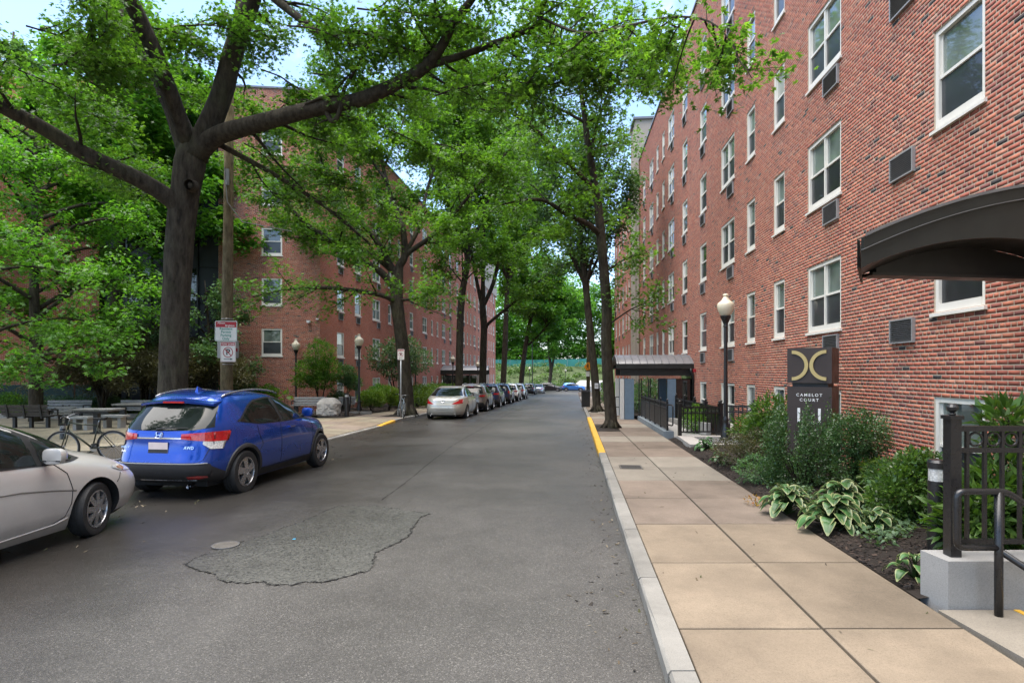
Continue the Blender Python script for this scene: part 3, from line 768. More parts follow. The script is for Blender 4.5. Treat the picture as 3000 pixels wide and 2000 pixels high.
# ---------------------------------------------------------------- windows and through-wall units (shared shapes)
WH = 22 * CRS
def window_proto(w, h=WH, double=False, sill='limestone'):
    fr, d = 0.075, 0.0
    mb = MB()
    for x, ww in ((-w / 2 + fr / 2, fr), (w / 2 - fr / 2, fr)): mb.box((x, -0.055, h / 2), (ww, 0.075, h))
    mb.box((0, -0.055, h - fr / 2), (w - 2 * fr, 0.075, fr)); mb.box((0, -0.050, 0.06), (w - 2 * fr, 0.085, 0.12))
    if double: mb.box((0, -0.060, h / 2 + 0.02), (0.06, 0.065, h - fr - 0.12 - 0.002))
    hm = h * 0.5 + 0.02
    spans = [(-w / 2 + fr, w / 2 - fr)] if not double else [(-w / 2 + fr, -0.03), (0.03, w / 2 - fr)]
    for a, b in spans: mb.box(((a + b) / 2, -0.062, hm), (b - a, 0.05, 0.045))
    for a, b in spans:                                  # slim sash stiles
        for x in (a + 0.016, b - 0.016): mb.box((x, -0.074, (hm + h - fr) / 2), (0.032, 0.03, h - fr - hm))
    frame = mb
    panes, screens = [], []
    for a, b in spans:
        m2 = MB(); m2.box(((a + b) / 2, -0.083, (hm + h - fr) / 2), (b - a - 0.004, 0.012, h - fr - hm - 0.004)); panes.append(m2)
        m3 = MB(); m3.box(((a + b) / 2, -0.070, (0.12 + hm) / 2), (b - a - 0.004, 0.012, hm - 0.12 - 0.03)); screens.append(m3)
    s = MB(); s.add([(-w / 2 - 0.05, -0.06, 0.005), (w / 2 + 0.05, -0.06, 0.005), (w / 2 + 0.05, 0.045, -0.018), (-w / 2 - 0.05, 0.045, -0.018), (-w / 2 - 0.05, -0.06, -0.065), (w / 2 + 0.05, -0.06, -0.065), (w / 2 + 0.05, 0.045, -0.065), (-w / 2 - 0.05, 0.045, -0.065)],
                    [(0, 3, 2, 1), (3, 7, 6, 2), (4, 5, 6, 7), (0, 4, 7, 3), (1, 2, 6, 5)])
    def me(m, name, mat):
        mm = bpy.data.meshes.new(name); mm.from_pydata(m.v, [], m.f); mm.materials.append(mat); mm.update(); return mm
    return {'window': me(frame, 'window', M['white_frame']), 'pane': [[me(p, 'pane', M[mm_]) for mm_ in ('pane', 'pane_blind', 'pane_dark')] for p in panes], 'screen': [me(p, 'insect_screen', M['screen']) for p in screens], 'sill': me(s, 'sill', M['white_frame'])}
WIN = {'d': window_proto(1.62, double=True), 's': window_proto(1.08), 'n': window_proto(0.76)}
WR = random.Random(4)
WID = {'d': 1.62, 's': 1.08, 'n': 0.76}
def put_window(parent, origin, ang, kind, u, z):
    rot = Matrix.Rotation(ang, 3, 'Z'); k = WIN[kind]
    o = link('window', k['window'], parent, Vector(origin) + rot @ Vector((u, 0, z)), ang)
    q = WR.choice((0, 0, 0, 1, 1, 2))
    for p in k['pane']: link('pane', p[q], o)
    for p in k['screen']: link('insect_screen', p, o)
    link('sill', k['sill'], o)
    return o
def ac_proto(w=0.68, h=0.40):
    c = MB()
    for x in (-w / 2 + 0.015, w / 2 - 0.015): c.box((x, 0.022, h / 2), (0.03, 0.056, h))
    c.box((0, 0.022, h - 0.012), (w - 0.06, 0.056, 0.024)); c.box((0, 0.022, 0.012), (w - 0.06, 0.056, 0.024))
    b = MB(); b.box((0, 0.006, h / 2), (w - 0.07, 0.02, h - 0.05))
    l = MB(); n = 11
    rot = Matrix.Rotation(R(35), 3, 'X')
    for i in range(n): l.box((0, 0.032, 0.04 + (h - 0.08) * i / (n - 1)), (w - 0.07, 0.034, 0.006), rot=rot)
    out = []
    for m, nm, mt in ((c, 'vent_casing', 'grille_metal'), (b, 'vent_back', 'grille_dark'), (l, 'louvres', 'louvre')):
        mm = bpy.data.meshes.new(nm); mm.from_pydata(m.v, [], m.f); mm.materials.append(M[mt]); mm.update(); out.append(mm)
    return out
ACP = ac_proto()
def put_ac(parent, origin, ang, u, z):
    rot = Matrix.Rotation(ang, 3, 'Z')
    o = link('vent_casing', ACP[0], parent, Vector(origin) + rot @ Vector((u, 0.003, z)), ang)
    link('vent_back', ACP[1], o); link('louvres', ACP[2], o)

SILLS = [0.15 + 2.75 * k for k in range(6)]
# ---------------------------------------------------------------- right building
kR = math.sqrt(1 + 0.0853 ** 2); angR = math.atan2(1, 0.0853); ORG = Vector((5.63, 0, 0))
rb = thing('apartment_building', 'long red brick apartment building with cream sash windows along the right pavement', 'building', (5.63 + 0.0853 * 5, 5, gz(5)))
oR = ORG - rb.location
colsR = [(8.43, 's'), (12.78, 'd'), (15.4, 'n'), (17.7, 'n'), (20.2, 'd'), (23.7, 's'), (27.25, 's'), (30.7, 'd'), (33.05, 'n'), (35.1, 'n'), (37.5, 'd'), (40.75, 's')]
colsR = [(y * kR, k) for y, k in colsR]
holes = []
for u, k in colsR:
    for z in SILLS: holes.append((u - WID[k] / 2, u + WID[k] / 2, z, z + WH))
TOP_R = 17.45
uE = 43.4 * kR
def ok_single(c):
    Yw = c[:, 0] / kR
    return (Yw > 7.3) & (c[:, 2] > 0.75) & (c[:, 2] < 5.2) & ~((c[:, 2] > 2.9) & (c[:, 2] < 4.0) & (Yw < 9.0))
wallR = facade(rb, oR, angR, -1.0, uE, -0.9, TOP_R, holes, M['mortar'], bricks=(5.5, uE), n_single=300, single_ok=ok_single, seed=5)
for u, k in colsR:
    for j, z in enumerate(SILLS):
        put_window(rb, oR, angR, k, u, z)
        if j >= 1:
            if k == 'd': put_ac(rb, oR, angR, u - 0.40, z - 0.52)
            elif k == 's' and u > 10: put_ac(rb, oR, angR, u, z - 0.52)
for z in (2.48, 5.21, 7.96, 10.7): put_ac(rb, oR, angR, 9.78 * kR, z)
mb = MB()                                              # body of the house behind the street wall, parapet cap
mb.add([(-1, 0, -0.9), (-1, -14, -0.9), (-1, -14, TOP_R), (-1, 0, TOP_R), (uE, 0, -0.9), (uE, -14, -0.9), (uE, -14, TOP_R), (uE, 0, TOP_R)], [(0, 3, 2, 1), (4, 5, 6, 7), (1, 2, 6, 5)])
mb.build('side_wall', M['brickwork'], rb, loc=oR, rotz=angR)
mb = MB(); mb.box(((uE - 1) / 2, -7, TOP_R - 0.45), (uE + 1, 13.7, 0.1)); mb.build('roof', M['roof_tar'], rb, loc=oR, rotz=angR)
mb = MB(); mb.box(((uE - 1) / 2, -0.12, TOP_R + 0.05), (uE + 1.1, 0.36, 0.10)); mb.build('parapet_cap', M['canopy_roof'], rb, loc=oR, rotz=angR)
# stair tower and farther wing
mb = MB(); mb.box(((43.4 + 46.2) / 2 * kR, -3.3, 9.6), (2.8 * kR, 7.2, 21.8)); mb.build('stair_tower', M['beige_stucco'], rb, loc=oR, rotz=angR)
mb = MB(); mb.box(((43.4 + 46.2) / 2 * kR, -3.3, 20.58), (2.8 * kR + 0.3, 7.5, 0.16)); mb.build('tower_cap', M['canopy_roof'], rb, loc=oR, rotz=angR)
mb = MB(); mb.tube([(43.15 * kR, 0.10, -0.5), (43.15 * kR, 0.10, 17.3)], 0.07, 8); mb.build('downpipe', M['beige_stucco'], rb, loc=oR, rotz=angR)
cols2 = [(47.6, 's'), (50.2, 'n'), (52.4, 'n'), (55.0, 'd'), (58.5, 's'), (62.0, 's')]; cols2 = [(y * kR, k) for y, k in cols2]
holes2 = [(u - WID[k] / 2, u + WID[k] / 2, z, z + WH) for u, k in cols2 for z in SILLS]
facade(rb, oR, angR, 46.2 * kR, 64 * kR, -2, 17.2, holes2, M['brickwork'])
for u, k in cols2:
    for j, z in enumerate(SILLS):
        put_window(rb, oR, angR, k, u, z)
        if j and k != 'n': put_ac(rb, oR, angR, u, z - 0.52)
mb = MB(); a, b = 46.2 * kR, 64 * kR
mb.add([(a, -.02, 17.2), (b, -.02, 17.2), (b, -12, 17.2), (a, -12, 17.2), (b, -.02, -2), (b, -12, -2)], [(0, 1, 2, 3), (1, 4, 5, 2)]); mb.build('wing_shell', M['brickwork'], rb, loc=oR, rotz=angR)

# ---------------------------------------------------------------- left building
kL = math.sqrt(1 + 0.106 ** 2); YC = 32.66; XC = wall_l(YC)
lb = thing('apartment_building', 'red brick apartment building behind the court on the left, with a dark glazed stair bay', 'building', (XC, YC, gz(YC)))
oL = Vector((0, 0, -gz(YC)))                            # keep wall heights in world z
angS = math.atan2(1, 0.106) + math.pi                  # street face: x runs back towards the camera
angF = math.atan2(-0.106, -1)                          # court face: x runs left from the corner
colsL = [(35.55, 's'), (38.4, 's'), (42.0, 'd'), (45.0, 'n'), (47.4, 'n'), (51.0, 's'), (55.5, 'd'), (58.35, 'n'), (60.65, 'n'), (63.5, 'd'), (66.9, 's'), (71.0, 's'), (74.8, 'd'), (77.6, 'n'), (80.0, 'n'), (83.1, 'd'), (86.6, 's'), (90.5, 's'), (94, 'd'), (97, 'n'), (99.5, 'n'), (102.5, 'd')]
cu = [(-(y - YC) * kL, k) for y, k in colsL]
uF = -(105 - YC) * kL
holesL = [(u - WID[k] / 2, u + WID[k] / 2, z, z + WH) for u, k in cu for z in SILLS]
TOP_L = 17.5
facade(lb, oL, angS, uF, 0, -2.4, TOP_L, holesL, M['brickwork'])
for u, k in cu:
    for j, z in enumerate(SILLS):
        put_window(lb, oL, angS, k, u, z)
        if j and k != 'n': put_ac(lb, oL, angS, u - (0.4 if k == 'd' else 0), z - 0.52)
fcols = [(2.55, 's')]
holesF = [(u - WID[k] / 2, u + WID[k] / 2, z, z + WH) for u, k in fcols for z in SILLS[1:]]
facade(lb, oL, angF, 0, 5.35, -0.5, TOP_L, holesF, M['mortar'], bricks=(0.0, 5.35), seed=9)
for u, k in fcols:
    for z in SILLS[1:]: put_window(lb, oL, angF, k, u, z)
facade(lb, oL, angF, 11.4, 17.5, -0.5, TOP_L, [], M['brickwork'])
# dark glazed stair bay between the two brick fronts
mb = MB(); mb.add([(5.35, 0, -0.5), (5.35, -0.5, -0.5), (5.35, -0.5, TOP_L), (5.35, 0, TOP_L), (11.4, 0, -0.5), (11.4, -0.5, -0.5), (11.4, -0.5, TOP_L), (11.4, 0, TOP_L)], [(0, 1, 2, 3), (7, 6, 5, 4), (1, 5, 6, 2)])
bay = mb.build('bay_back', M['dark_metal_panel'], lb, loc=oL, rotz=angF)
for i in range(5):
    for j in range(9):
        m2 = MB(); w, h = 6.05 / 5, 1.95
        m2.box((5.35 + (i + 0.5) * w, -0.44, -0.1 + (j + 0.5) * h), (w - 0.09, 0.05, h - 0.12))
        m2.build('panel', M['dark_glass'] if j % 2 and i % 2 else M['dark_metal_panel'], bay)
for i in range(6):
    m2 = MB(); m2.box((5.35 + i * 6.05 / 5 + (0.04 if i == 0 else -0.04 if i == 5 else 0), -0.38, 8.4), (0.08, 0.14, 17.8)); m2.build('mullion', M['black_metal'], bay)
# mass behind the walls, roof, pale upper storey at the far end
Rs, Rf = Matrix.Rotation(angS, 3, 'Z'), Matrix.Rotation(angF, 3, 'Z')
c0 = Vector((0, 0, 0)); c1 = Rs @ Vector((uF, 0, 0)); c2 = c1 + Rf @ Vector((17.5, 0, 0)); c3 = Rf @ Vector((17.5, 0, 0))
mb = MB(); zt, zb_ = TOP_L - gz(YC), -2.0
mb.add([(p.x, p.y, z) for z in (zb_, zt - 0.3) for p in (c0, c1, c2, c3)], [(1, 2, 6, 5), (2, 3, 7, 6)]); mb.build('side_wall', M['brickwork'], lb)
mb = MB(); mb.add([(p.x, p.y, zt - 0.35) for p in (c0, c1, c2, c3)], [(0, 1, 2, 3)]); mb.build('roof', M['roof_tar'], lb)
for nm, a, b, ang in (('parapet_cap', uF, 0.02, angS), ('parapet_cap', -0.16, 5.3, angF), ('parapet_cap', 11.4, 17.5, angF)):
    mb = MB(); mb.box(((a + b) / 2, -0.1, TOP_L + 0.05), (b - a, 0.3, 0.10)); mb.build(nm, M['canopy_roof'], lb, loc=oL, rotz=ang)
mb = MB(); mb.box((-(98 - YC) * kL, -4.0, 19.7), (16 * kL, 8.2, 8.6)); mb.build('upper_storey', M['beige_stucco'], lb, loc=oL, rotz=angS)
mb = MB(); mb.box((-(80 - YC) * kL, -5.0, 19.2), (18 * kL, 8.2, 3.2)); mb.build('upper_storey', M['beige_stucco'], lb, loc=oL, rotz=angS)
# security camera near the corner
cp = P(905, 942, 32.5) - lb.location
mb = MB(); mb.box(cp, (0.16, 0.30, 0.13)); mb.tube([cp + Vector((0, 0.1, 0.0)), cp + Vector((0.25, 0.3, -0.15)), cp + Vector((0.42, 0.15, 0.1))], 0.012, 6); mb.lathe([(0.03, 0), (0.09, 0.02), (0.09, 0.08), (0.02, 0.1)], cp + Vector((0.42, 0.12, 0.1)), 10)
mb.build('security_camera', M['camera_white'], lb)
# ================================================================ TREES
def star(lobes):
    """leaf blade as narrow lobes around a midrib: triangles (x, y), y along the leaf"""
    out = []
    for (bx, by), (tx, ty), (cx, cy) in lobes: out.append([(bx, by), (tx, ty), (cx, cy)])
    return np.array(out, np.float32)
OAK = star([((-.03, .05), (-.34, .36), (.05, .34)), ((.03, .05), (.34, .36), (-.05, .34)), ((-.04, .30), (-.46, .72), (.04, .56)), ((.04, .30), (.46, .72), (-.04, .56)),
            ((-.05, .50), (-.25, .98), (.06, .80)), ((.05, .50), (.25, .98), (-.06, .80)), ((-.07, .55), (0, 1.15), (.07, .55))])
OAK5 = star([((-.05, .08), (-.42, .50), (.05, .42)), ((.05, .08), (.42, .50), (-.05, .42)), ((-.06, .35), (-.36, .90), (.06, .70)), ((.06, .35), (.36, .90), (-.06, .70)), ((-.10, .40), (0, 1.1), (.10, .40))])
MAPLE = star([((0, .0), (-.48, .30), (0, .40)), ((0, .0), (.48, .30), (0, .40)), ((0, .12), (-.38, .78), (.08, .55)), ((0, .12), (.38, .78), (-.08, .55)), ((-.16, .35), (0, 1.05), (.16, .35))])
OVAL = np.array([[(0, 0), (.30, .42), (0, 1.0), (-.30, .42)]], np.float32)
SLIM = np.array([[(0, 0), (.16, .45), (0, 1.0), (-.16, .45)]], np.float32)

def leaf_mesh(name, pos, size, tmpl, mat, seed, tilt=0.9, droop=0.25, cluster=None, axis=None, fold=0.25):
    """one mesh of leaves: pos (n,3), size (n,), tmpl (t,k,2)"""
    rg = np.random.default_rng(seed); n = len(pos); t, k, _ = tmpl.shape
    az = rg.uniform(0, 2 * np.pi, n)
    if axis is None: d = np.stack([np.cos(az), np.sin(az), -droop + rg.normal(0, 0.35, n)], 1)
    else: d = axis + rg.normal(0, 0.45, (n, 3))
    d /= np.linalg.norm(d, axis=1, keepdims=True)
    nn = np.stack([rg.normal(0, tilt * 0.6, n), rg.normal(0, tilt * 0.6, n), np.ones(n)], 1)
    s = np.cross(d, nn); s /= np.linalg.norm(s, axis=1, keepdims=True) + 1e-9
    nrm = np.cross(s, d)
    x = tmpl[None, :, :, 0] * size[:, None, None]; y = tmpl[None, :, :, 1] * size[:, None, None]
    V = pos[:, None, None, :] + x[..., None] * s[:, None, None, :] + y[..., None] * d[:, None, None, :] + (fold * np.abs(x) - 0.18 * y * y / np.maximum(size, 1e-6)[:, None, None])[..., None] * nrm[:, None, None, :]
    hue = rg.beta(2.2, 2.2, n); br = rg.uniform(0.2, 0.8, n)
    if cluster is not None: hue = np.clip(0.5 * hue + 0.5 * cluster, 0, 1)
    tint = np.stack([hue, br, np.zeros(n)], 1)
    return np_mesh(name, V.reshape(-1, 3), np.arange(n * t * k).reshape(n * t, k), mat, {'tint': np.repeat(tint, t * k, 0)})

class Tree:
    def __init__(self, seed):
        self.r = random.Random(seed); self.seed = seed; self.mult = 3.0; self.bias = Vector((0, 0, 0))
        self.limbs = MB(); self.twigs = MB(); self.pos, self.clu, self.siz = [], [], []
    def smooth(self, pts, sub=4):
        """Catmull-Rom through (Vector, radius) points"""
        out = []
        for i in range(len(pts) - 1):
            p0, p1, p2, p3 = pts[max(i - 1, 0)], pts[i], pts[i + 1], pts[min(i + 2, len(pts) - 1)]
            for k in range(sub):
                t = k / sub; a = p1[0] * 2; b = (p2[0] - p0[0]) * t; c = (p0[0] * 2 - p1[0] * 5 + p2[0] * 4 - p3[0]) * t * t; d = (p1[0] * 3 - p0[0] - p2[0] * 3 + p3[0]) * t ** 3
                out.append(((a + b + c + d) * 0.5, p1[1] + (p2[1] - p1[1]) * t))
        out.append(pts[-1]); return out
    def limb(self, pts, n=10, knobby=0.0, ridge=0.0):
        pts = self.smooth(pts)
        if ridge:                                          # furrowed bark: ridges wander up the trunk
            dense = []
            for (p, r), (q, w) in zip(pts[:-1], pts[1:]):
                m = max(1, int((q - p).length / .09)); dense += [(p.lerp(q, k / m), r + (w - r) * k / m) for k in range(m)]
            dense.append(pts[-1]); n = 56; o = len(self.limbs.v)
            self.limbs.tube([p for p, r in dense], [r for p, r in dense], n)
            for i, (p, r) in enumerate(dense):
                for k in range(n):
                    v = Vector(self.limbs.v[o + i * n + k]); d = v - p; e = d.normalized()
                    h = -.4 + noise.noise(Vector((e.x * 7, e.y * 7, p.z * 1.5))) * .6 + noise.noise(Vector((e.x * 17, e.y * 17, p.z * 4 + 9))) * .45 + noise.noise(Vector((e.x * 1.6, e.y * 1.6, p.z * .8 + 3))) * 1.5
                    self.limbs.v[o + i * n + k] = tuple(p + d * (1 + ridge * h))
            return pts
        if knobby: pts = [(p, r * (1 + knobby * self.r.uniform(-1, 1))) for p, r in pts]
        self.limbs.tube([p for p, r in pts], [r for p, r in pts], n); return pts
    def path(self, p, d, L, n, up, wig, r0, r1):
        pts = [(p.copy(), r0)]; d = d.normalized(); q = p.copy()
        for i in range(n):
            d = (d + Vector((self.r.gauss(0, wig), self.r.gauss(0, wig), self.r.gauss(0, wig) + up))).normalized()
            q = q + d * (L / n); pts.append((q.copy(), r0 + (r1 - r0) * (i + 1) / n))
        return pts, d
    def side(self, t, up=0.15, spread=0.9):
        a = self.r.uniform(0, 2 * math.pi)
        s = t.cross(Vector((0, 0, 1)));
        if s.length < 1e-3: s = Vector((1, 0, 0))
        s.normalize(); u = s.cross(t)
        return (t * self.r.uniform(0.25, 0.9) + (s * math.cos(a) + u * math.sin(a)) * spread + Vector((0, 0, up)) + self.bias).normalized()
    def clothe(self, pts, t0, step, L2, L3, leaves, size, up=0.05, flat=0.5, dens=0.16, dead=0.0, len_taper=0.6):
        """side branches, twigs and leaves along a limb"""
        tot = [0.0]
        for a, b in zip(pts[:-1], pts[1:]): tot.append(tot[-1] + (b[0] - a[0]).length)
        Lm = tot[-1]; s = Lm * t0 + self.r.uniform(0, step)
        while s < Lm:
            i = next(k for k in range(len(tot) - 1) if tot[k + 1] >= s); f = (s - tot[i]) / max(tot[i + 1] - tot[i], 1e-6)
            p = pts[i][0].lerp(pts[i + 1][0], f); r = pts[i][1] + (pts[i + 1][1] - pts[i][1]) * f; tg = (pts[i + 1][0] - pts[i][0]).normalized()
            d = self.side(tg, up); d.z *= flat; LL = L2 * self.r.uniform(0.45, 1.1) * (1 - len_taper * (s / Lm) * 0.6)
            b, _ = self.path(p, d, LL, 5, up * 0.25, 0.16, max(min(r * 0.45, 0.05), 0.015), 0.006)
            self.twigs.tube([q for q, _ in b], [w for _, w in b], 5, cap=False)
            if self.r.random() >= dead: self.twig_leaves(b, L3, leaves, size, dens)
            else: self.twig_leaves(b, L3, 0, size, dens)
            s += step * self.r.uniform(0.6, 1.4)
        self.twig_leaves(pts[-6:], L3, leaves, size, dens)
    def twig_leaves(self, b, L3, leaves, size, dens):
        for i in range(len(b) - 1):
            if i == 0 and self.r.random() < 0.6: continue
            a, c = b[i][0], b[i + 1][0]; n = max(1, int((c - a).length / dens))
            for k in range(n):
                p = a.lerp(c, (k + self.r.random()) / n); d = self.side((c - a).normalized(), 0.0); L = L3 * self.r.uniform(0.4, 1.1)
                e = p + d * L + Vector((0, 0, -0.06 * L))
                self.twigs.tube([p, e], [0.006, 0.003], 3, cap=False)
                if leaves:
                    m = max(1, int(leaves * self.mult * self.r.uniform(0.5, 1.4))); cl = self.r.random()
                    for q in range(m):
                        g = self.r.uniform(0.1, 1.15); sp = 0.17 * L3 + 0.08
                        self.pos.append((p.x + (e.x - p.x) * g + self.r.gauss(0, sp), p.y + (e.y - p.y) * g + self.r.gauss(0, sp), p.z + (e.z - p.z) * g + self.r.gauss(0, sp * 0.7)))
                        self.clu.append(cl); self.siz.append(size * self.r.uniform(0.65, 1.25))
    def finish(self, name, label, base, leafmat, tmpl, group=None, bark='bark', tilt=0.9, cat='tree', keep=None):
        o = thing(name, label, cat, base, group=group); inv = Vector(base)
        for mb, nm in ((self.limbs, 'trunk'), (self.twigs, 'twigs')):
            if not mb.v: continue
            mb.v = [(x - inv.x, y - inv.y, z - inv.z) for x, y, z in mb.v]
            c = mb.build(nm, M[bark] if nm == 'trunk' else M['twig_bark'], o, smooth=True)
            if nm == 'twigs': stuff(c)
        pos = np.array(self.pos, np.float32); siz = np.array(self.siz, np.float32); clu = np.array(self.clu, np.float32)
        if keep is not None:
            m = keep(pos); pos, siz, clu = pos[m], siz[m], clu[m]
        me = leaf_mesh('crown', pos - np.array(base, np.float32), siz, tmpl, M[leafmat], self.seed, tilt, cluster=clu)
        stuff(link('crown', me, o))
        return o

def roots(tree, base, r, n=7, reach=1.9):
    """flare where the trunk meets the ground"""
    for k in range(n):
        a = 2 * math.pi * (k + tree.r.uniform(-.3, .3)) / n; d = Vector((math.cos(a), math.sin(a), 0)); rr = r * tree.r.uniform(0.28, 0.42)
        tree.limbs.tube([base + d * r * 0.55 + Vector((0, 0, r * 1.6)), base + d * r * 0.95 + Vector((0, 0, r * 0.55)), base + d * r * reach * tree.r.uniform(.75, 1.1) + Vector((0, 0, -0.06))], [rr * 0.7, rr, rr * 0.45], 7)
def VR(L): return [(VP(x, y, Y), r) for x, y, Y, r in L]
def SR(L): return [(P(x, y, Y), r) for x, y, Y, r in L]

# ---- the big oak by the parked cars, limbs drawn where the photograph shows them
t = Tree(21); t.mult = 3.9; t.bias = Vector((0, .75, .1)); base = Vector((PX(501, 14), 14.0, gz(14) + 0.10))
tr = [(base + Vector((0, 0, -0.1)), 0.50), (base + Vector((0.0, 0, 0.35)), 0.435)] + VR([(394, 960, 14, .395), (398, 860, 14, .375), (404, 700, 14, .360), (412, 560, 14, .355), (424, 450, 14, .37), (436, 375, 14, .40), (446, 318, 14, .30)])
t.limb([(p, r * .86) for p, r in tr], 18, 0.03, .035); roots(t, base, 0.45)
knot = VP(437, 425, 13.66); t.limbs.tube([knot + Vector((0, 0.12, 0)), knot + Vector((0, -0.06, -0.01))], [0.15, 0.12], 14, cap=False); t.limbs.tube([knot + Vector((0, 0.05, 0)), knot + Vector((0, -0.02, 0))], [0.12, 0.035], 14)
LA = t.limb(VR([(424, 500, 14, .23), (392, 458, 13.8, .20), (330, 418, 13.5, .185), (260, 385, 13.2, .175), (180, 345, 12.9, .165), (100, 295, 12.5, .15), (0, 243, 12, .135), (-120, 170, 11.4, .11), (-260, 60, 10.8, .07)]), 12, 0.02)
LB = t.limb(VR([(440, 360, 14, .30), (418, 300, 14, .25), (392, 235, 14, .215), (360, 165, 14, .20), (315, 90, 14, .185), (268, 30, 14, .17), (225, -40, 14, .15), (150, -190, 14, .11), (90, -350, 13.5, .05)]), 12, 0.02)
LB2 = t.limb(VR([(352, 155, 14, .14), (325, 85, 14.2, .14), (300, 20, 14.4, .13), (280, -60, 14.6, .11), (285, -220, 15, .06)]), 10)
LC = t.limb(VR([(446, 360, 14, .30), (480, 290, 14, .255), (510, 215, 14, .235), (530, 140, 14, .225), (552, 70, 13.9, .215), (578, 0, 13.8, .20), (600, -90, 13.6, .17), (640, -260, 13.4, .10), (660, -420, 13.2, .04)]), 12, 0.02)
LC2 = t.limb(VR([(505, 240, 14, .13), (522, 160, 14.3, .13), (543, 70, 14.6, .12), (552, -20, 14.8, .10), (540, -160, 15, .06)]), 10)
LD = t.limb(VR([(452, 350, 14, .26), (500, 312, 13.8, .21), (570, 290, 13.5, .195), (650, 268, 13.2, .175), (740, 246, 13.0, .165), (830, 228, 12.8, .15), (910, 193, 12.6, .135), (975, 155, 12.5, .125), (1015, 105, 12.3, .10), (1045, 50, 12.1, .085), (1090, -10, 11.9, .07), (1150, -110, 11.5, .04)]), 12, 0.02)
LD2 = t.limb(VR([(985, 150, 12.5, .085), (1060, 128, 12.5, .072), (1140, 98, 12.4, .062), (1200, 75, 12.3, .056), (1236, 55, 12.1, .05), (1246, 20, 12.0, .045), (1262, -30, 11.8, .04)]), 9)
LD3 = t.limb(VR([(1240, 40, 12.0, .03), (1330, 75, 11.0, .026), (1430, 62, 9.8, .022), (1540, 40, 8.6, .018), (1630, 50, 7.7, .012), (1690, 110, 7.3, .007)]), 7)
LE = t.limb(VR([(590, -40, 13.6, .10), (640, 5, 13.3, .09), (700, 52, 13.0, .08), (740, 84, 12.9, .065), (800, 72, 12.7, .05), (870, 85, 12.5, .036), (950, 120, 12.3, .02)]), 9)
LF = t.limb(VR([(745, 246, 13, .07), (762, 278, 12.9, .055), (778, 262, 12.8, .05), (782, 222, 12.8, .045), (748, 222, 12.8, .035), (700, 240, 12.9, .02)]), 8)
LG = t.limb(VR([(500, 330, 14, .07), (620, 395, 14.6, .06), (740, 470, 15.2, .045), (850, 560, 15.8, .03)]), 7)
S = 0.118
t.clothe(LA, 0.12, 0.34, 2.3, 0.55, 9, S, 0.18); t.clothe(LB, 0.25, 0.42, 2.2, 0.55, 8, S, 0.05); t.clothe(LB2, 0.3, 0.5, 1.8, 0.5, 8, S)
t.clothe(LC, 0.25, 0.42, 2.2, 0.55, 8, S, 0.0); t.clothe(LC2, 0.3, 0.5, 1.8, 0.5, 8, S); t.clothe(LD, 0.15, 0.33, 2.4, 0.55, 8, S, 0.12, dead=0.15)
t.clothe(LD2, 0.05, 0.30, 2.0, 0.5, 9, S, 0.1); t.clothe(LD3, 0.0, 0.26, 1.3, 0.42, 6, 0.125, -0.15, 0.9); t.clothe(LE, 0.1, 0.35, 1.9, 0.5, 8, S); t.clothe(LF, 0.1, 0.3, 0.9, 0.4, 0, S); t.clothe(LG, 0.15, 0.4, 1.5, 0.5, 5, S, 0, dead=0.4)
t.bias = Vector((0, 0, 0))
LH = t.limb([(VP(440, 352, 14), .20), (Vector((-7.9, 12.4, 9.6)), .16), (Vector((-8.3, 9.8, 11.2)), .12), (Vector((-8.8, 7.0, 12.2)), .08), (Vector((-9.4, 4.0, 12.8)), .03)], 8)  # unseen limb added over the blue car to block glare on its glass
t.clothe(LH, 0.35, 0.36, 2.6, 0.6, 9, S)
t.bias = Vector((0, .75, .1))
# low sprays hanging in front of the trunk fork and upper left
for (x, y, Y, dx, dy, L) in ((120, 150, 12, .5, -.2, 2.4), (200, 60, 12.5, .6, .1, 2.2), (60, 60, 12, .7, .2, 2.2), (400, 60, 13, .8, 0, 2), (660, 60, 12.5, .8, -.2, 2.4), (820, 20, 12, .8, -.2, 2.4), (1000, 220, 12, .8, -.3, 2.2), (1120, 200, 12, .9, -.1, 2.0), (1260, 100, 11.8, .9, -.2, 2.2), (1340, 160, 11.6, .9, 0, 1.8), (250, 230, 16, -.6, .3, 2.4), (330, 190, 16.5, .5, .6, 2.2), (130, 330, 14, .2, .6, 2.2), (480, 200, 15.5, .7, .5, 2.4), (600, 160, 14.5, .9, .3, 2.6), (720, 170, 14.5, .9, .2, 2.6), (860, 130, 14, .9, .2, 2.6), (640, 230, 15, .9, .4, 2.2), (40, 160, 13, .4, .5, 2.4), (560, 330, 17, .6, .4, 2.0), (640, 380, 17.5, .6, .3, 2.0), (700, 330, 17, .8, .2, 2.2), (620, 440, 18, .5, .3, 1.8), (760, 420, 18, .6, .3, 2.0), (560, 250, 17, .7, .4, 2.4), (680, 230, 17.5, .8, .4, 2.4), (800, 260, 17.5, .8, .3, 2.4), (900, 300, 17, .8, .3, 2.2), (1000, 330, 17, .8, .3, 2.2)):
    b, _ = t.path(VP(x, y, Y), Vector((dx, dy, -0.1)), L, 6, -0.01, 0.14, 0.02, 0.006); t.twigs.tube([q for q, _ in b], [w for _, w in b], 5, cap=False)
    t.clothe(b, 0.05, 0.26, 1.1, 0.45, 9, S)
t.finish('oak_tree', 'large oak with forking dark limbs reaching over the street, behind the blue car', base, 'leaf_oak', OAK5, 'street trees')

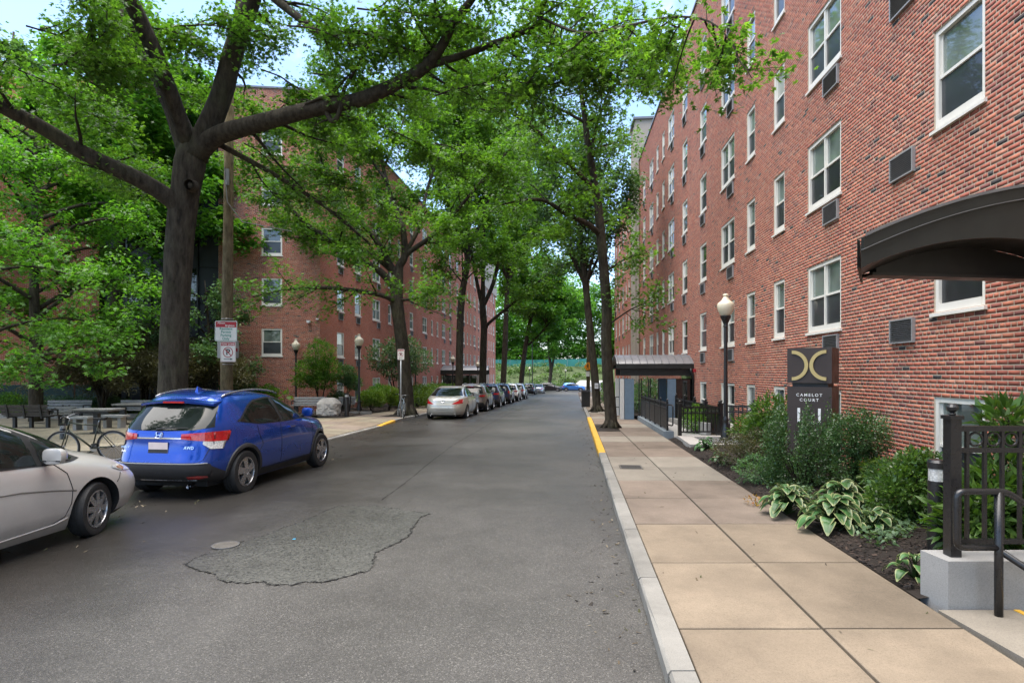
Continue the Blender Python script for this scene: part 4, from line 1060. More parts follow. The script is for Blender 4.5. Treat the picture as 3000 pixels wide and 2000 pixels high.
# ---- second oak, by the bicycle and the no parking post
t = Tree(22); t.mult = 6.3; base = Vector((PX(1192, 29), 29.0, gz(29) + 0.12))
LM = t.limb([(base + Vector((0.05, 0, -0.1)), 0.44), (base + Vector((0, 0, 0.4)), 0.37)] + SR([(1186, 1110, 29, .335), (1178, 1010, 29, .32), (1168, 930, 29, .315), (1162, 880, 29, .33), (1166, 820, 29, .26), (1170, 780, 29, .2), (1186, 745, 29, .17), (1178, 660, 29, .15), (1150, 590, 29.2, .12), (1120, 480, 29.5, .08), (1100, 380, 29.5, .05), (1090, 240, 29.5, .02)]), 14, 0.03, .05); roots(t, base, 0.38)
L1 = t.limb(SR([(1160, 890, 29, .16), (1130, 868, 28.4, .13), (1034, 850, 27.6, .10), (931, 842, 26.8, .08), (830, 850, 26, .045), (740, 870, 25.5, .02)]), 8)
L2 = t.limb(SR([(1162, 850, 29, .2), (1114, 796, 28.6, .17), (1034, 748, 28, .15), (967, 708, 27.4, .13), (880, 640, 26.8, .10), (790, 545, 26.2, .075), (700, 440, 25.6, .04)]), 9)
L3 = t.limb(SR([(1166, 815, 29, .2), (1141, 774, 29, .17), (1100, 700, 28.6, .15), (1060, 655, 28.4, .13), (1000, 600, 28, .11), (960, 520, 27.6, .08), (920, 400, 27, .04)]), 9)
L4 = t.limb(SR([(1180, 760, 29, .15), (1200, 738, 29, .13), (1257, 698, 28.5, .11), (1310, 650, 28, .095), (1345, 610, 27.6, .08), (1420, 520, 27, .06), (1500, 430, 26.4, .03)]), 9)
L5 = t.limb(SR([(1186, 745, 29, .12), (1230, 660, 29.5, .10), (1250, 560, 30, .08), (1290, 440, 30.5, .05), (1310, 330, 31, .02)]), 8)
L6 = t.limb(SR([(1155, 800, 29, .13), (1080, 740, 30, .11), (980, 690, 31, .09), (860, 660, 32, .05)]), 8)
L8 = t.limb(SR([(1140, 540, 29.2, .08), (1060, 430, 29.5, .06), (980, 300, 29.8, .04), (930, 160, 30, .02)]), 7)
L9 = t.limb(SR([(1125, 490, 29.4, .07), (1180, 360, 30, .05), (1210, 230, 30.4, .03), (1230, 100, 30.6, .015)]), 7)
t.clothe(LM, 0.55, 0.42, 2.2, 0.65, 7, 0.17, 0.02)
L7 = t.limb(SR([(1168, 880, 29, .09), (1230, 870, 28, .06), (1300, 840, 27.2, .03)]), 7)
for L, le in ((L1, 3), (L2, 7), (L3, 7), (L4, 6), (L5, 7), (L6, 6), (L7, 4), (L8, 7), (L9, 7)): t.clothe(L, 0.15, 0.40, 2.5, 0.7, le, 0.17, 0.02, dead=0.08)
t.finish('oak_tree', 'oak with long drooping limbs beside the leaning bicycle and parking post', base, 'leaf_oak', OAK5, 'street trees')

def street_tree(seed, label, stems, base, r, leaf, tmpl, leaves, size, L2=2.2, L3=0.7, step=0.5, name='oak_tree', t0=0.3, extra=(), group='street trees', up=0.08, mult=3.7, slim=.80):
    t = Tree(seed); t.mult = mult
    for k, st in enumerate(stems):
        pts = t.limb([(p, r_ * slim) for p, r_ in st], 12 if k == 0 else 9, 0.03, .045 if k == 0 and base.y < 50 else 0.0)
        t.clothe(pts, t0 if k == 0 else 0.2, step, L2, L3, leaves, size, up)
    for st in extra: t.clothe(t.limb(st, 7), 0.1, step, L2 * 0.8, L3, leaves, size, up)
    roots(t, base, r * 1.1 * slim)
    return t.finish(name, label, base, leaf, tmpl, group)
def up_stems(seed, start, r, n, h, spread, lean=(0, 0)):
    rr = random.Random(seed); out = []
    for k in range(n):
        a = 2 * math.pi * (k + rr.uniform(-.35, .35)) / n; s = spread * rr.uniform(0.6, 1.15); hh = h * rr.uniform(0.75, 1.1)
        d = Vector((math.cos(a) * s + lean[0], math.sin(a) * s + lean[1], 0))
        out.append([(start.copy(), r), (start + d * 0.22 + Vector((0, 0, hh * 0.25)), r * 0.8), (start + d * 0.55 + Vector((0, 0, hh * 0.6)), r * 0.5), (start + d + Vector((0, 0, hh)), r * 0.16)])
    return out

# ---- right hand trees
base = Vector((PX(1790, 21.3), 21.3, gz(21.3) + HK))
trunk = [(base + Vector((0, 0, -0.1)), 0.36), (base + Vector((0, 0, 0.35)), 0.295)] + SR([(1782, 1130, 21.3, .265), (1776, 1002, 21.3, .255), (1778, 912, 21.3, .245), (1768, 779, 21.3, .23), (1760, 690, 21.3, .22), (1752, 600, 21.3, .19), (1736, 500, 21.2, .17), (1722, 420, 21.1, .15), (1712, 340, 21, .125), (1700, 250, 21, .10), (1690, 160, 21, .07), (1685, 40, 21, .04)])
st = [trunk,
      SR([(1760, 690, 21.3, .15), (1720, 655, 20.9, .13), (1658, 628, 20.4, .11), (1601, 590, 19.8, .085), (1540, 585, 19.4, .06), (1470, 600, 19, .03)]),
      SR([(1745, 560, 21.2, .13), (1695, 508, 20.7, .11), (1630, 440, 20.1, .10), (1555, 369, 19.5, .08), (1485, 327, 19, .06), (1410, 322, 18.6, .03)]),
      SR([(1728, 460, 21.1, .09), (1745, 380, 21, .075), (1768, 310, 20.8, .05), (1800, 220, 20.5, .025)]),
      SR([(1715, 360, 21, .08), (1660, 330, 20.8, .06), (1600, 300, 20.4, .04), (1520, 260, 20, .02)]),
      SR([(1702, 260, 21, .07), (1740, 180, 20.7, .05), (1800, 100, 20.4, .03)]),
      SR([(1695, 200, 21, .07), (1640, 110, 20.8, .05), (1570, 30, 20.5, .025)]),
      SR([(1700, 600, 20.8, .05), (1640, 660, 20.3, .035), (1570, 720, 19.8, .02)]),
      SR([(1770, 800, 21.3, .05), (1830, 760, 20.6, .035), (1900, 740, 20.0, .016)]),
      SR([(1772, 960, 21.3, .045), (1850, 905, 20.7, .03), (1925, 880, 20.2, .014)])]
street_tree(31, 'dark trunked oak standing in the right pavement beside the yellow kerb', st, base, 0.28, 'leaf_oak', OAK5, 6, 0.15, 1.9, 0.6, 0.42, t0=0.5, mult=5.2, slim=.76)
base = Vector((PX(1748, 33), 33.0, gz(33) + HK))
tp = SR([(1742, 640, 33, .17)])[0][0]
street_tree(32, 'second oak of the right pavement, with a paper notice on its trunk', [[(base + Vector((0, 0, -0.1)), 0.36), (base + Vector((0, 0, 0.4)), 0.30)] + SR([(1740, 1080, 33, .27), (1728, 960, 33, .25), (1715, 830, 33, .23), (1703, 712, 33, .2), (1700, 600, 33, .15), (1705, 470, 33, .1), (1700, 330, 33, .05)])]
            + up_stems(3, P(1715, 840, 33), .12, 5, 6.5, 3.2) + up_stems(4, P(1702, 690, 33), .11, 5, 6.5, 3.5), base, 0.30, 'leaf_blue', OVAL, 8, 0.20, 2.2, 0.75, 0.5, t0=0.45)
# ---- left hand row
base = Vector((PX(1344, 44), 44.0, gz(44) + 0.13)); p = P(1369, 756, 44)
street_tree(33, 'straight trunked tree behind the silver parked cars, third of the left row', [[(base + Vector((0, 0, -.1)), .42), (base + Vector((0, 0, .5)), .37)] + SR([(1348, 960, 44, .34), (1353, 868, 44, .31), (1369, 756, 44, .28), (1352, 650, 44, .22), (1340, 520, 44, .17), (1345, 360, 44, .11), (1340, 220, 44, .06), (1345, 90, 44, .02)])]
            + up_stems(5, p, .16, 5, 11, 4.6) + up_stems(6, P(1350, 640, 44), .14, 5, 11, 4.2) + up_stems(61, P(1342, 440, 44), .10, 4, 8, 4.0) + up_stems(60, P(1356, 830, 44), .08, 3, 3.5, 3.8), base, 0.38, 'leaf_oak', OVAL, 8, 0.25, 2.6, 0.85, 0.62, t0=0.5)
base = Vector((PX(1413, 52), 52.0, gz(52) + 0.13))
street_tree(34, 'tree with three upright stems and one long arm over the street', [[(base + Vector((0, 0, -.1)), .46), (base + Vector((0, 0, .5)), .42)] + SR([(1416, 1030, 52, .39), (1418, 957, 52, .37), (1414, 899, 52, .36), (1415, 830, 52, .22), (1415, 750, 52, .19), (1420, 620, 52, .15), (1430, 480, 52, .09), (1435, 330, 52, .03)]),
             SR([(1413, 900, 52, .24), (1398, 830, 52, .19), (1382, 747, 52, .17), (1365, 640, 52, .14), (1350, 500, 52, .08), (1330, 340, 52, .03)]),
             SR([(1416, 895, 52, .26), (1445, 830, 52, .22), (1476, 705, 52, .18), (1511, 600, 51.5, .14), (1550, 480, 51, .09), (1580, 350, 50.5, .03)]),
             SR([(1424, 960, 52, .2), (1434, 945, 51.7, .18), (1494, 895, 51, .15), (1570, 832, 50, .11), (1636, 778, 49, .07), (1700, 740, 48, .03)]),
             SR([(1390, 780, 52, .1), (1330, 700, 51, .08), (1270, 640, 50, .04)]), SR([(1476, 705, 52, .1), (1530, 690, 50, .08), (1600, 660, 48.5, .04)])], base, 0.42, 'leaf_oak', OVAL, 8, 0.28, 2.9, 0.95, 0.62, t0=0.6)
base = Vector((PX(1473, 64), 64.0, gz(64) + 0.13))
street_tree(35, 'slender dark tree in the middle of the left row, past the entrance canopy', [[(base + Vector((0, 0, -.1)), .46), (base + Vector((0, 0, .5)), .4)] + SR([(1480, 1000, 64, .36), (1485, 868, 64, .31), (1498, 734, 64, .24), (1505, 600, 64, .18), (1500, 470, 64, .11), (1505, 350, 64, .03)])]
            + up_stems(7, P(1490, 830, 64), .18, 6, 9, 5) + up_stems(8, P(1500, 700, 64), .16, 6, 12, 5.5), base, 0.42, 'leaf_maple', OVAL, 7, 0.33, 3.0, 1.0, 0.8, t0=0.5)
base = Vector((PX(1525, 80), 80.0, gz(80) + 0.13))
street_tree(36, 'tree leaning right over the street behind the black parked car', [[(base + Vector((0, 0, -.1)), .5), (base + Vector((0, 0, .6)), .45)] + SR([(1535, 1045, 80, .40), (1545, 985, 80, .36), (1556, 930, 80, .3), (1575, 860, 80, .2), (1590, 740, 80, .08)]),
             SR([(1548, 1010, 80, .2), (1575, 985, 79, .18), (1605, 950, 78, .15), (1640, 900, 77, .08)])]
            + up_stems(9, P(1553, 940, 80), .2, 6, 9, 5.5) + up_stems(10, P(1600, 950, 78), .12, 4, 5, 4), base, 0.45, 'leaf_maple', OVAL, 8, 0.40, 3.2, 1.1, 0.9, t0=0.5)
base = Vector((PX(1612, 119), 122.5, gz(122.5) + 0.02))
street_tree(37, 'twin stemmed tree beyond the cars at the far end of the street', [[(base + Vector((0, 0, -.2)), .62), (base + Vector((0, 0, 1.0)), .5)] + SR([(1614, 1085, 122.5, .42), (1608, 1030, 122.5, .33), (1604, 960, 122.5, .22), (1600, 880, 122.5, .08)]),
             SR([(1614, 1090, 122.5, .34), (1622, 1050, 122.5, .3), (1627, 1000, 122.5, .24), (1640, 900, 122.5, .08)])] + up_stems(11, P(1606, 1000, 122.5), .2, 6, 9, 6) + up_stems(12, P(1627, 1000, 122.5), .2, 5, 8, 6), base, 0.5, 'leaf_maple', OVAL, 8, 0.48, 3.6, 1.3, 1.0, t0=0.55, name='tree')

# ---- broad leaved trees left of the court
def lawn_tree(seed, name, label, base, h, r, spread, n1, leaf, tmpl, leaves, size, zb, L2=2.0, L3=0.6, step=0.5, flat=0.45, group='trees left of the court', lean=(0, 0), tilt=0.7):
    t = Tree(seed); t.mult = 4.0; rr = t.r; top = base + Vector((lean[0], lean[1], h))
    tk = t.limb([(base + Vector((0, 0, -.1)), r * 1.2), (base + Vector((lean[0] * .1, lean[1] * .1, h * 0.2)), r), (base.lerp(top, 0.5) + Vector((rr.uniform(-.3, .3), 0, 0)), r * 0.7), (top, r * 0.15)], 10, 0.03)
    for k in range(n1):
        f = zb + (0.95 - zb) * k / n1; p = base.lerp(top, f); a = k * 2.4 + rr.uniform(-.5, .5); L = spread * (1.0 - 0.65 * max(f - 0.35, 0) / 0.65) * rr.uniform(0.75, 1.15)
        d = Vector((math.cos(a), math.sin(a), 0)) * L
        lb_ = t.limb([(p, r * 0.42), (p + d * 0.35 + Vector((0, 0, L * 0.22)), r * 0.3), (p + d * 0.7 + Vector((0, 0, L * 0.30)), r * 0.18), (p + d + Vector((0, 0, L * 0.22)), r * 0.06)], 6)
        t.clothe(lb_, 0.2, step, L2, L3, leaves, size, 0.02, flat)
    return t.finish(name, label, base, leaf, tmpl, group, tilt=tilt)
def court_at(px, Y, dz=0.12): return Vector((PX(px, Y), Y, gz(Y) + dz))
lawn_tree(41, 'maple_tree', 'bright green maple with layered branches at the far left of the court', court_at(105, 23.5, 0.3), 12.0, 0.22, 5.6, 26, 'leaf_maple', OVAL, 7, 0.17, 0.18, 2.0, 0.55, 0.5, 0.3)
lawn_tree(42, 'maple_tree', 'maple reaching in from the left edge, its lowest spray over the benches', court_at(-190, 17.0), 7.5, 0.17, 4.6, 16, 'leaf_maple', MAPLE, 6, 0.16, 0.16, 1.8, 0.5, 0.5, 0.3)
lawn_tree(43, 'tree', 'tall pale green tree rising behind the left maples', court_at(40, 38, 0.2), 24, 0.40, 8, 22, 'leaf_blue', OVAL, 8, 0.34, 0.22, 3.0, 0.9, 0.8, 0.5)
lawn_tree(44, 'tree', 'tall tree at the upper left behind the forked oak, left of the stair bay', court_at(330, 30, 0.2) , 19, 0.32, 6.8, 24, 'leaf_maple', OVAL, 10, 0.30, 0.42, 2.6, 0.8, 0.6, 0.5, lean=(1.0, 0))
lawn_tree(45, 'tree', 'tall tree beyond the left edge, farthest from the street', court_at(-420, 27, 0.2), 19, 0.32, 8, 18, 'leaf_oak', OVAL, 8, 0.30, 0.2, 2.8, 0.8, 0.75, 0.5)
lawn_tree(46, 'small_tree', 'young tree with blue green leaves between the oak trunk and the wooden pole', court_at(600, 29.5, 0.2), 6.6, 0.11, 2.5, 14, 'leaf_blue', OVAL, 7, 0.16, 0.25, 1.2, 0.45, 0.4, 0.6)
# weeping japanese maples, fine bronze foliage in low domes
def dome_tree(seed, label, base, h, rad, leaves):
    t = Tree(seed); rr = t.r
    for k in range(11):
        a = k * 2.4 + rr.uniform(-.3, .3); L = rad * rr.uniform(0.6, 1.05); d = Vector((math.cos(a), math.sin(a), 0)) * L; hh = h * rr.uniform(0.8, 1.0)
        st = base + Vector((rr.uniform(-.12, .12), rr.uniform(-.12, .12), 0))
        lb_ = t.limb([(st, .055), (st + d * 0.12 + Vector((0, 0, hh * 0.55)), .05), (st + d * 0.45 + Vector((0, 0, hh)), .035), (st + d * 0.85 + Vector((0, 0, hh * 0.86)), .02), (st + d * 1.05 + Vector((0, 0, hh * 0.62)), .006)], 6)
        t.clothe(lb_, 0.3, 0.22, 1.1, 0.4, leaves, 0.14, -0.05, 0.3)
    return t.finish('japanese_maple', label, base, 'leaf_bronze', SLIM, 'weeping maples of the court', tilt=0.5, cat='small tree')
dome_tree(51, 'bronze weeping maple left of the oak trunk, over the court hedge', court_at(300, 26.8, 0.25), 2.6, 3.2, 9)
dome_tree(52, 'bronze weeping maple behind the oak trunk, in front of the dark stair bay', court_at(560, 28.5, 0.25), 3.2, 3.0, 9)
dome_tree(53, 'taller bronze maple against the stair bay above the hedge', court_at(420, 30.5, 0.25), 4.6, 2.8, 8)

# ---- wood on the rise behind the far fence: reads as one mass
rg = np.random.default_rng(77); pos, siz, clu = [], [], []
for k in range(210):
    X = rg.uniform(-16, 46); Y = rg.uniform(150, 166); zc = rg.uniform(5.0, 25); rad = rg.uniform(2.4, 4.4); n = 330
    q = rg.normal(0, 1, (n, 3)); q /= np.linalg.norm(q, axis=1, keepdims=True); q *= (rg.uniform(0.5, 1.0, (n, 1)) ** 0.4) * rad * np.array([1.2, 1.0, 0.75])
    pos.append(q + np.array([X, Y, zc])); siz.append(rg.uniform(0.6, 1.05, n)); clu.append(np.full(n, rg.uniform()))
me = leaf_mesh('woodland', np.concatenate(pos).astype(np.float32), np.concatenate(siz).astype(np.float32), OVAL, M['leaf_maple'], 77, 1.2, cluster=np.concatenate(clu))
wd = stuff(link('woodland', me)); wd['label'] = 'wood of mixed green trees filling the rise behind the far fence'; wd['category'] = 'wood'

# unseen row behind the viewpoint, reflected in glass; first tree added to block glare
trees = [o for o in COL.objects if o.type == 'EMPTY' and o.name.startswith('oak_tree')]
for i, (src, X, Y, rot, sc_, lab) in enumerate(((4, -12.6, 7.2, 1.0, .85, 'unseen oak added left of the blue car to block glare on its rear glass'), (6, -9.6, -14.0, 2.2, .9, 'second oak of the left row behind the viewpoint'), (5, 3.0, -12.5, 3.9, .8, 'oak of the right row behind the viewpoint'))):
    c = copy_tree(trees[src], None, (X, Y, gz(Y) + .1), rot); c.scale = (sc_, sc_, sc_); c['label'] = lab
# ================================================================ CARS
class Car:
    """body defined by horizontal slices: z, rear x, front x, half width, rear and front plan exponents. x forward, y left"""
    def __init__(self, rows):
        a = np.array(rows, float); self.zk = a[:, 0]; zz = np.linspace(self.zk[0], self.zk[-1], 400)
        def sm(col):
            y = np.interp(zz, self.zk, a[:, col]); k = np.ones(13) / 13; yp = np.concatenate([np.full(6, y[0]), y, np.full(6, y[-1])]); return np.convolve(yp, k, 'valid')
        self.zz = zz; self.xr, self.xf, self.w, self.nr, self.nf = (sm(c) for c in range(1, 6))
    def at(self, z):
        f = lambda c: float(np.interp(z, self.zz, c)); return f(self.xr), f(self.xf), f(self.w), f(self.nr), f(self.nf)
    def pt(self, t, z, off=0.0):
        xr, xf, w, nr, nf = self.at(z); xc, a = (xr + xf) / 2, (xf - xr) / 2; c, s = math.cos(t), math.sin(t); n = nf if c > 0 else nr
        x = xc + a * math.copysign(abs(c) ** (2 / n), c); y = w * math.copysign(abs(s) ** (2 / n), s)
        if off:
            nx = math.copysign(abs(c) ** (2 - 2 / n), c) / a; ny = math.copysign(abs(s) ** (2 - 2 / n), s) / w; l = math.hypot(nx, ny) or 1; x += off * nx / l; y += off * ny / l
        return Vector((x, y, z))
    def t_side(self, x, z, side):
        xr, xf, w, nr, nf = self.at(z); xc, a = (xr + xf) / 2, (xf - xr) / 2; u = min(max((x - xc) / a, -1), 1); n = nf if u > 0 else nr
        t = math.acos(math.copysign(min(abs(u) ** (n / 2), 1), u)); return t * side
    def t_rear(self, y, z):
        xr, xf, w, nr, nf = self.at(z); u = min(max(y / w, -1), 1); return math.pi - math.asin(math.copysign(min(abs(u) ** (nr / 2), 1), u))
    def t_front(self, y, z):
        xr, xf, w, nr, nf = self.at(z); u = min(max(y / w, -1), 1); return math.asin(math.copysign(min(abs(u) ** (nf / 2), 1), u))
    def grid(self, mb, cols, off, th=0.0):
        """cols: list of columns, each a list of (t, z) from bottom to top"""
        m = len(cols[0]); vs = [self.pt(t, z, off) for c in cols for t, z in c]
        mb.add(vs, [(i * m + j, (i + 1) * m + j, (i + 1) * m + j + 1, i * m + j + 1) for i in range(len(cols) - 1) for j in range(m - 1)]); return mb
    def poly_cols(self, poly, n):
        u0, u1 = min(p[0] for p in poly), max(p[0] for p in poly); out = []
        for i in range(n + 1):
            u = u0 + (u1 - u0) * (0.001 + 0.998 * i / n); zs = []
            for (a, b), (c, d) in zip(poly, poly[1:] + poly[:1]):
                if (a - u) * (c - u) <= 0 and a != c: zs.append(b + (d - b) * (u - a) / (c - a))
            if zs: out.append((u, min(zs), max(zs)))
        return out
    def side_patch(self, mb, poly, side, off=0.006, n=26, m=7):
        cols = [[(self.t_side(u, z0 + (z1 - z0) * j / m, side), z0 + (z1 - z0) * j / m) for j in range(m + 1)] for u, z0, z1 in self.poly_cols(poly, n)]
        return self.grid(mb, cols if side > 0 else cols[::-1], off)
    def end_patch(self, mb, poly, rear=True, off=0.006, n=26, m=7):
        f = self.t_rear if rear else self.t_front
        cols = [[(f(u, z0 + (z1 - z0) * j / m), z0 + (z1 - z0) * j / m) for j in range(m + 1)] for u, z0, z1 in self.poly_cols(poly, n)]
        return self.grid(mb, cols, off)
    def wrap_patch(self, mb, stops, side, off=0.008, m=5, sub=5):
        """stops: (('y'|'x', value), z_low, z_high) running from the rear (or front, 'f') round the corner"""
        cols = []
        def tt(key, z):
            k, v = key
            return self.t_rear(v * side, z) % (2 * math.pi) if k == 'y' else (self.t_front(v * side, z) if k == 'f' else self.t_side(v, z, side) % (2 * math.pi))
        for i in range(len(stops) - 1):
            for q in range(sub + (1 if i == len(stops) - 2 else 0)):
                f = q / sub; (ka, a0, a1), (kb, b0, b1) = stops[i], stops[i + 1]; z0, z1 = a0 + (b0 - a0) * f, a1 + (b1 - a1) * f; col = []
                for j in range(m + 1):
                    z = z0 + (z1 - z0) * j / m; ta, tb = tt(ka, z), tt(kb, z)
                    if tb - ta > math.pi: tb -= 2 * math.pi
                    if ta - tb > math.pi: ta -= 2 * math.pi
                    col.append((ta + (tb - ta) * f, z))
                cols.append(col)
        return self.grid(mb, cols, off)
    def side_line(self, mb, pts, side, r=0.004, off=0.001):
        d = []
        for (a, b), (c, e) in zip(pts[:-1], pts[1:]):
            n = max(2, int(math.hypot(c - a, e - b) / 0.06)); d += [(a + (c - a) * k / n, b + (e - b) * k / n) for k in range(n)]
        d.append(pts[-1]); mb.tube([self.pt(self.t_side(x, z, side), z, off) for x, z in d], r, 5)
    def rear_line(self, mb, pts, r=0.004, off=0.001):
        d = []
        for (a, b), (c, e) in zip(pts[:-1], pts[1:]):
            n = max(2, int(math.hypot(c - a, e - b) / 0.06)); d += [(a + (c - a) * k / n, b + (e - b) * k / n) for k in range(n)]
        d.append(pts[-1]); mb.tube([self.pt(self.t_rear(y, z), z, off) for y, z in d], r, 5)
    def body(self, axles, rw, track, arch):
        """closed shell with wheel wells cut out"""
        mb = MB(); N = 96; zs = []
        for a, b in zip(self.zk[:-1], self.zk[1:]):
            k = max(1, int(round((b - a) / 0.04))); zs += [a + (b - a) * i / k for i in range(k)]
        zs.append(self.zk[-1]); nz = len(zs)
        dirs = []                                            # even spacing round the plan outline
        for k in range(N):
            q = 8.0 * k / N; e, f = int(q // 2), (q % 2) - 1; c, s = ((1, f), (-f, 1), (-1, -f), (f, -1))[e]
            dirs.append(math.atan2(s, c))
        off0 = dirs.index(min(dirs, key=abs)); dirs = dirs[off0:] + dirs[:off0]; vs = []
        for z in zs:
            n1, n2 = self.at(z)[3:5]
            for a in dirs:
                c, s = math.cos(a), math.sin(a); n_ = n2 if c > 0 else n1; g_ = (abs(c) ** n_ + abs(s) ** n_) ** (1 / n_)
                vs.append(self.pt(math.atan2(math.copysign(abs(s / g_) ** (n_ / 2), s), math.copysign(abs(c / g_) ** (n_ / 2), c)), z))
        fs = [(i * N + k, i * N + (k + 1) % N, (i + 1) * N + (k + 1) % N, (i + 1) * N + k) for i in range(nz - 1) for k in range(N)]
        for i, rev in ((0, True), (nz - 1, False)):        # caps as fans of strips across the car
            ring = [i * N + k for k in range(N)]
            for k in range(N // 2):
                a, b, c, d = ring[k], ring[(k + 1)], ring[(N - k - 1) % N], ring[(N - k) % N]
                q = [a, b, c, d]; q = [v for j, v in enumerate(q) if v not in q[:j]]
                if len(q) >= 3: fs.append(tuple(q[::-1] if rev else q))
        mb.add(vs, fs)
        o = mb.build('body', M['seam'], None, True)
        cutters = []
        for x in axles:
            for s in (1, -1):
                c = MB(); n = 40
                c.add([(x + arch * math.cos(2 * math.pi * k / n), s * y, rw + arch * math.sin(2 * math.pi * k / n)) for y in (track, 1.3) for k in range(n)],
                      [tuple(range(n)) if s < 0 else tuple(range(n - 1, -1, -1)), tuple(range(2 * n - 1, n - 1, -1)) if s < 0 else tuple(range(n, 2 * n))] + [((k, n + k, n + (k + 1) % n, (k + 1) % n) if s < 0 else (k, (k + 1) % n, n + (k + 1) % n, n + k)) for k in range(n)])
                co = c.build('cutter', M['underbody']); md = o.modifiers.new('b', 'BOOLEAN'); md.object = co; md.operation = 'DIFFERENCE'; md.solver = 'FAST'; cutters.append(co)
        dg = bpy.context.evaluated_depsgraph_get(); me = bpy.data.meshes.new_from_object(o.evaluated_get(dg))
        bpy.data.objects.remove(o)
        for c in cutters: bpy.data.objects.remove(c)
        for p in me.polygons: p.use_smooth = True
        me.set_sharp_from_angle(angle=R(38))
        return me

def wheel_meshes(r, w, spokes, kind, rim_r):
    """tyre, rim and hub with the axle along y (outer face at -y)"""
    ty = MB(); prof = [(rim_r, -w / 2 + .012), (r - .05, -w / 2), (r - .018, -w / 2 + .006), (r - .004, -w / 2 + .03), (r, -w / 2 + .05), (r, -.034), (r - .007, -.031), (r - .007, -.022), (r, -.019), (r, .019), (r - .007, .022), (r - .007, .031), (r, .034), (r, w / 2 - .05), (r - .018, w / 2 - .006), (r - .05, w / 2), (rim_r, w / 2 - .012)]
    n = 44
    def ring(mb, pr, mi=0):
        vs = [(rr * math.cos(2 * math.pi * k / n), y, rr * math.sin(2 * math.pi * k / n)) for rr, y in pr for k in range(n)]
        mb.add(vs, [(i * n + k, (i + 1) * n + k, (i + 1) * n + (k + 1) % n, i * n + (k + 1) % n) for i in range(len(pr) - 1) for k in range(n)], mi)
    ring(ty, prof[::-1])
    rm = MB(); ring(rm, [(rim_r + .004, -w / 2 + .006), (rim_r - .012, -w / 2 + .004), (rim_r - .02, -w / 2 + .03), (rim_r - .035, w / 2 - .03)][::-1], 0)
    bk = MB(); bk.add([((rim_r - .03) * math.cos(2 * math.pi * k / n), 0.0, (rim_r - .03) * math.sin(2 * math.pi * k / n)) for k in range(n)], [tuple(range(n))]); bk.add([(0.115 * math.cos(2 * math.pi * k / 20), -.02, 0.115 * math.sin(2 * math.pi * k / 20)) for k in range(20)], [tuple(range(20))])
    sp = MB(); y0, y1 = -w / 2 + .022, -w / 2 + .010
    for k in range(spokes):
        a = 2 * math.pi * k / spokes; tw = 0.20 if kind == 'twist' else 0.0
        for (a0, a1, w0, w1) in (([(-.16, -.10, .026, .014), (.16, .10, .026, .014)]) if kind == 'split' else [(0, tw, .042, .062 if kind == 'twist' else .02)]):
            c0, c1 = a + a0 * 0.5, a + a1; r0, r1 = 0.05, rim_r - .012
            p0 = Vector((r0 * math.cos(c0), y1 - .006, r0 * math.sin(c0))); p1 = Vector((r1 * math.cos(c1), y0 - .008, r1 * math.sin(c1))); d = (p1 - p0).normalized(); s = d.cross(Vector((0, 1, 0)))
            vs = [p0 + s * w0, p0 - s * w0, p1 - s * w1, p1 + s * w1, p0 + s * w0 * .8 + Vector((0, .035, 0)), p0 - s * w0 * .8 + Vector((0, .035, 0)), p1 - s * w1 * .8 + Vector((0, .035, 0)), p1 + s * w1 * .8 + Vector((0, .035, 0))]
            sp.add(vs, [(3, 2, 1, 0), (0, 1, 5, 4), (1, 2, 6, 5), (2, 3, 7, 6), (3, 0, 4, 7)])
    sp.add([(0.058 * math.cos(2 * math.pi * k / 18), y1 - .004, 0.058 * math.sin(2 * math.pi * k / 18)) for k in range(18)] + [(0.058 * math.cos(2 * math.pi * k / 18), y1 + .03, 0.058 * math.sin(2 * math.pi * k / 18)) for k in range(18)], [tuple(range(17, -1, -1))] + [(k, (k + 1) % 18, 18 + (k + 1) % 18, 18 + k) for k in range(18)])
    out = {}
    for key, m, mat, smo in (('tyre', ty, 'tyre', True), ('rim', rm, 'alloy', True), ('brake_disc', bk, 'alloy_dark', False), ('spokes', sp, 'alloy', False)):
        me = bpy.data.meshes.new(key); me.from_pydata(m.v, [], m.f); me.materials.append(M[mat]); me.update()
        if smo: me.polygons.foreach_set('use_smooth', [True] * len(m.f)); me.set_sharp_from_angle(angle=R(40))
        out[key] = me
    return out

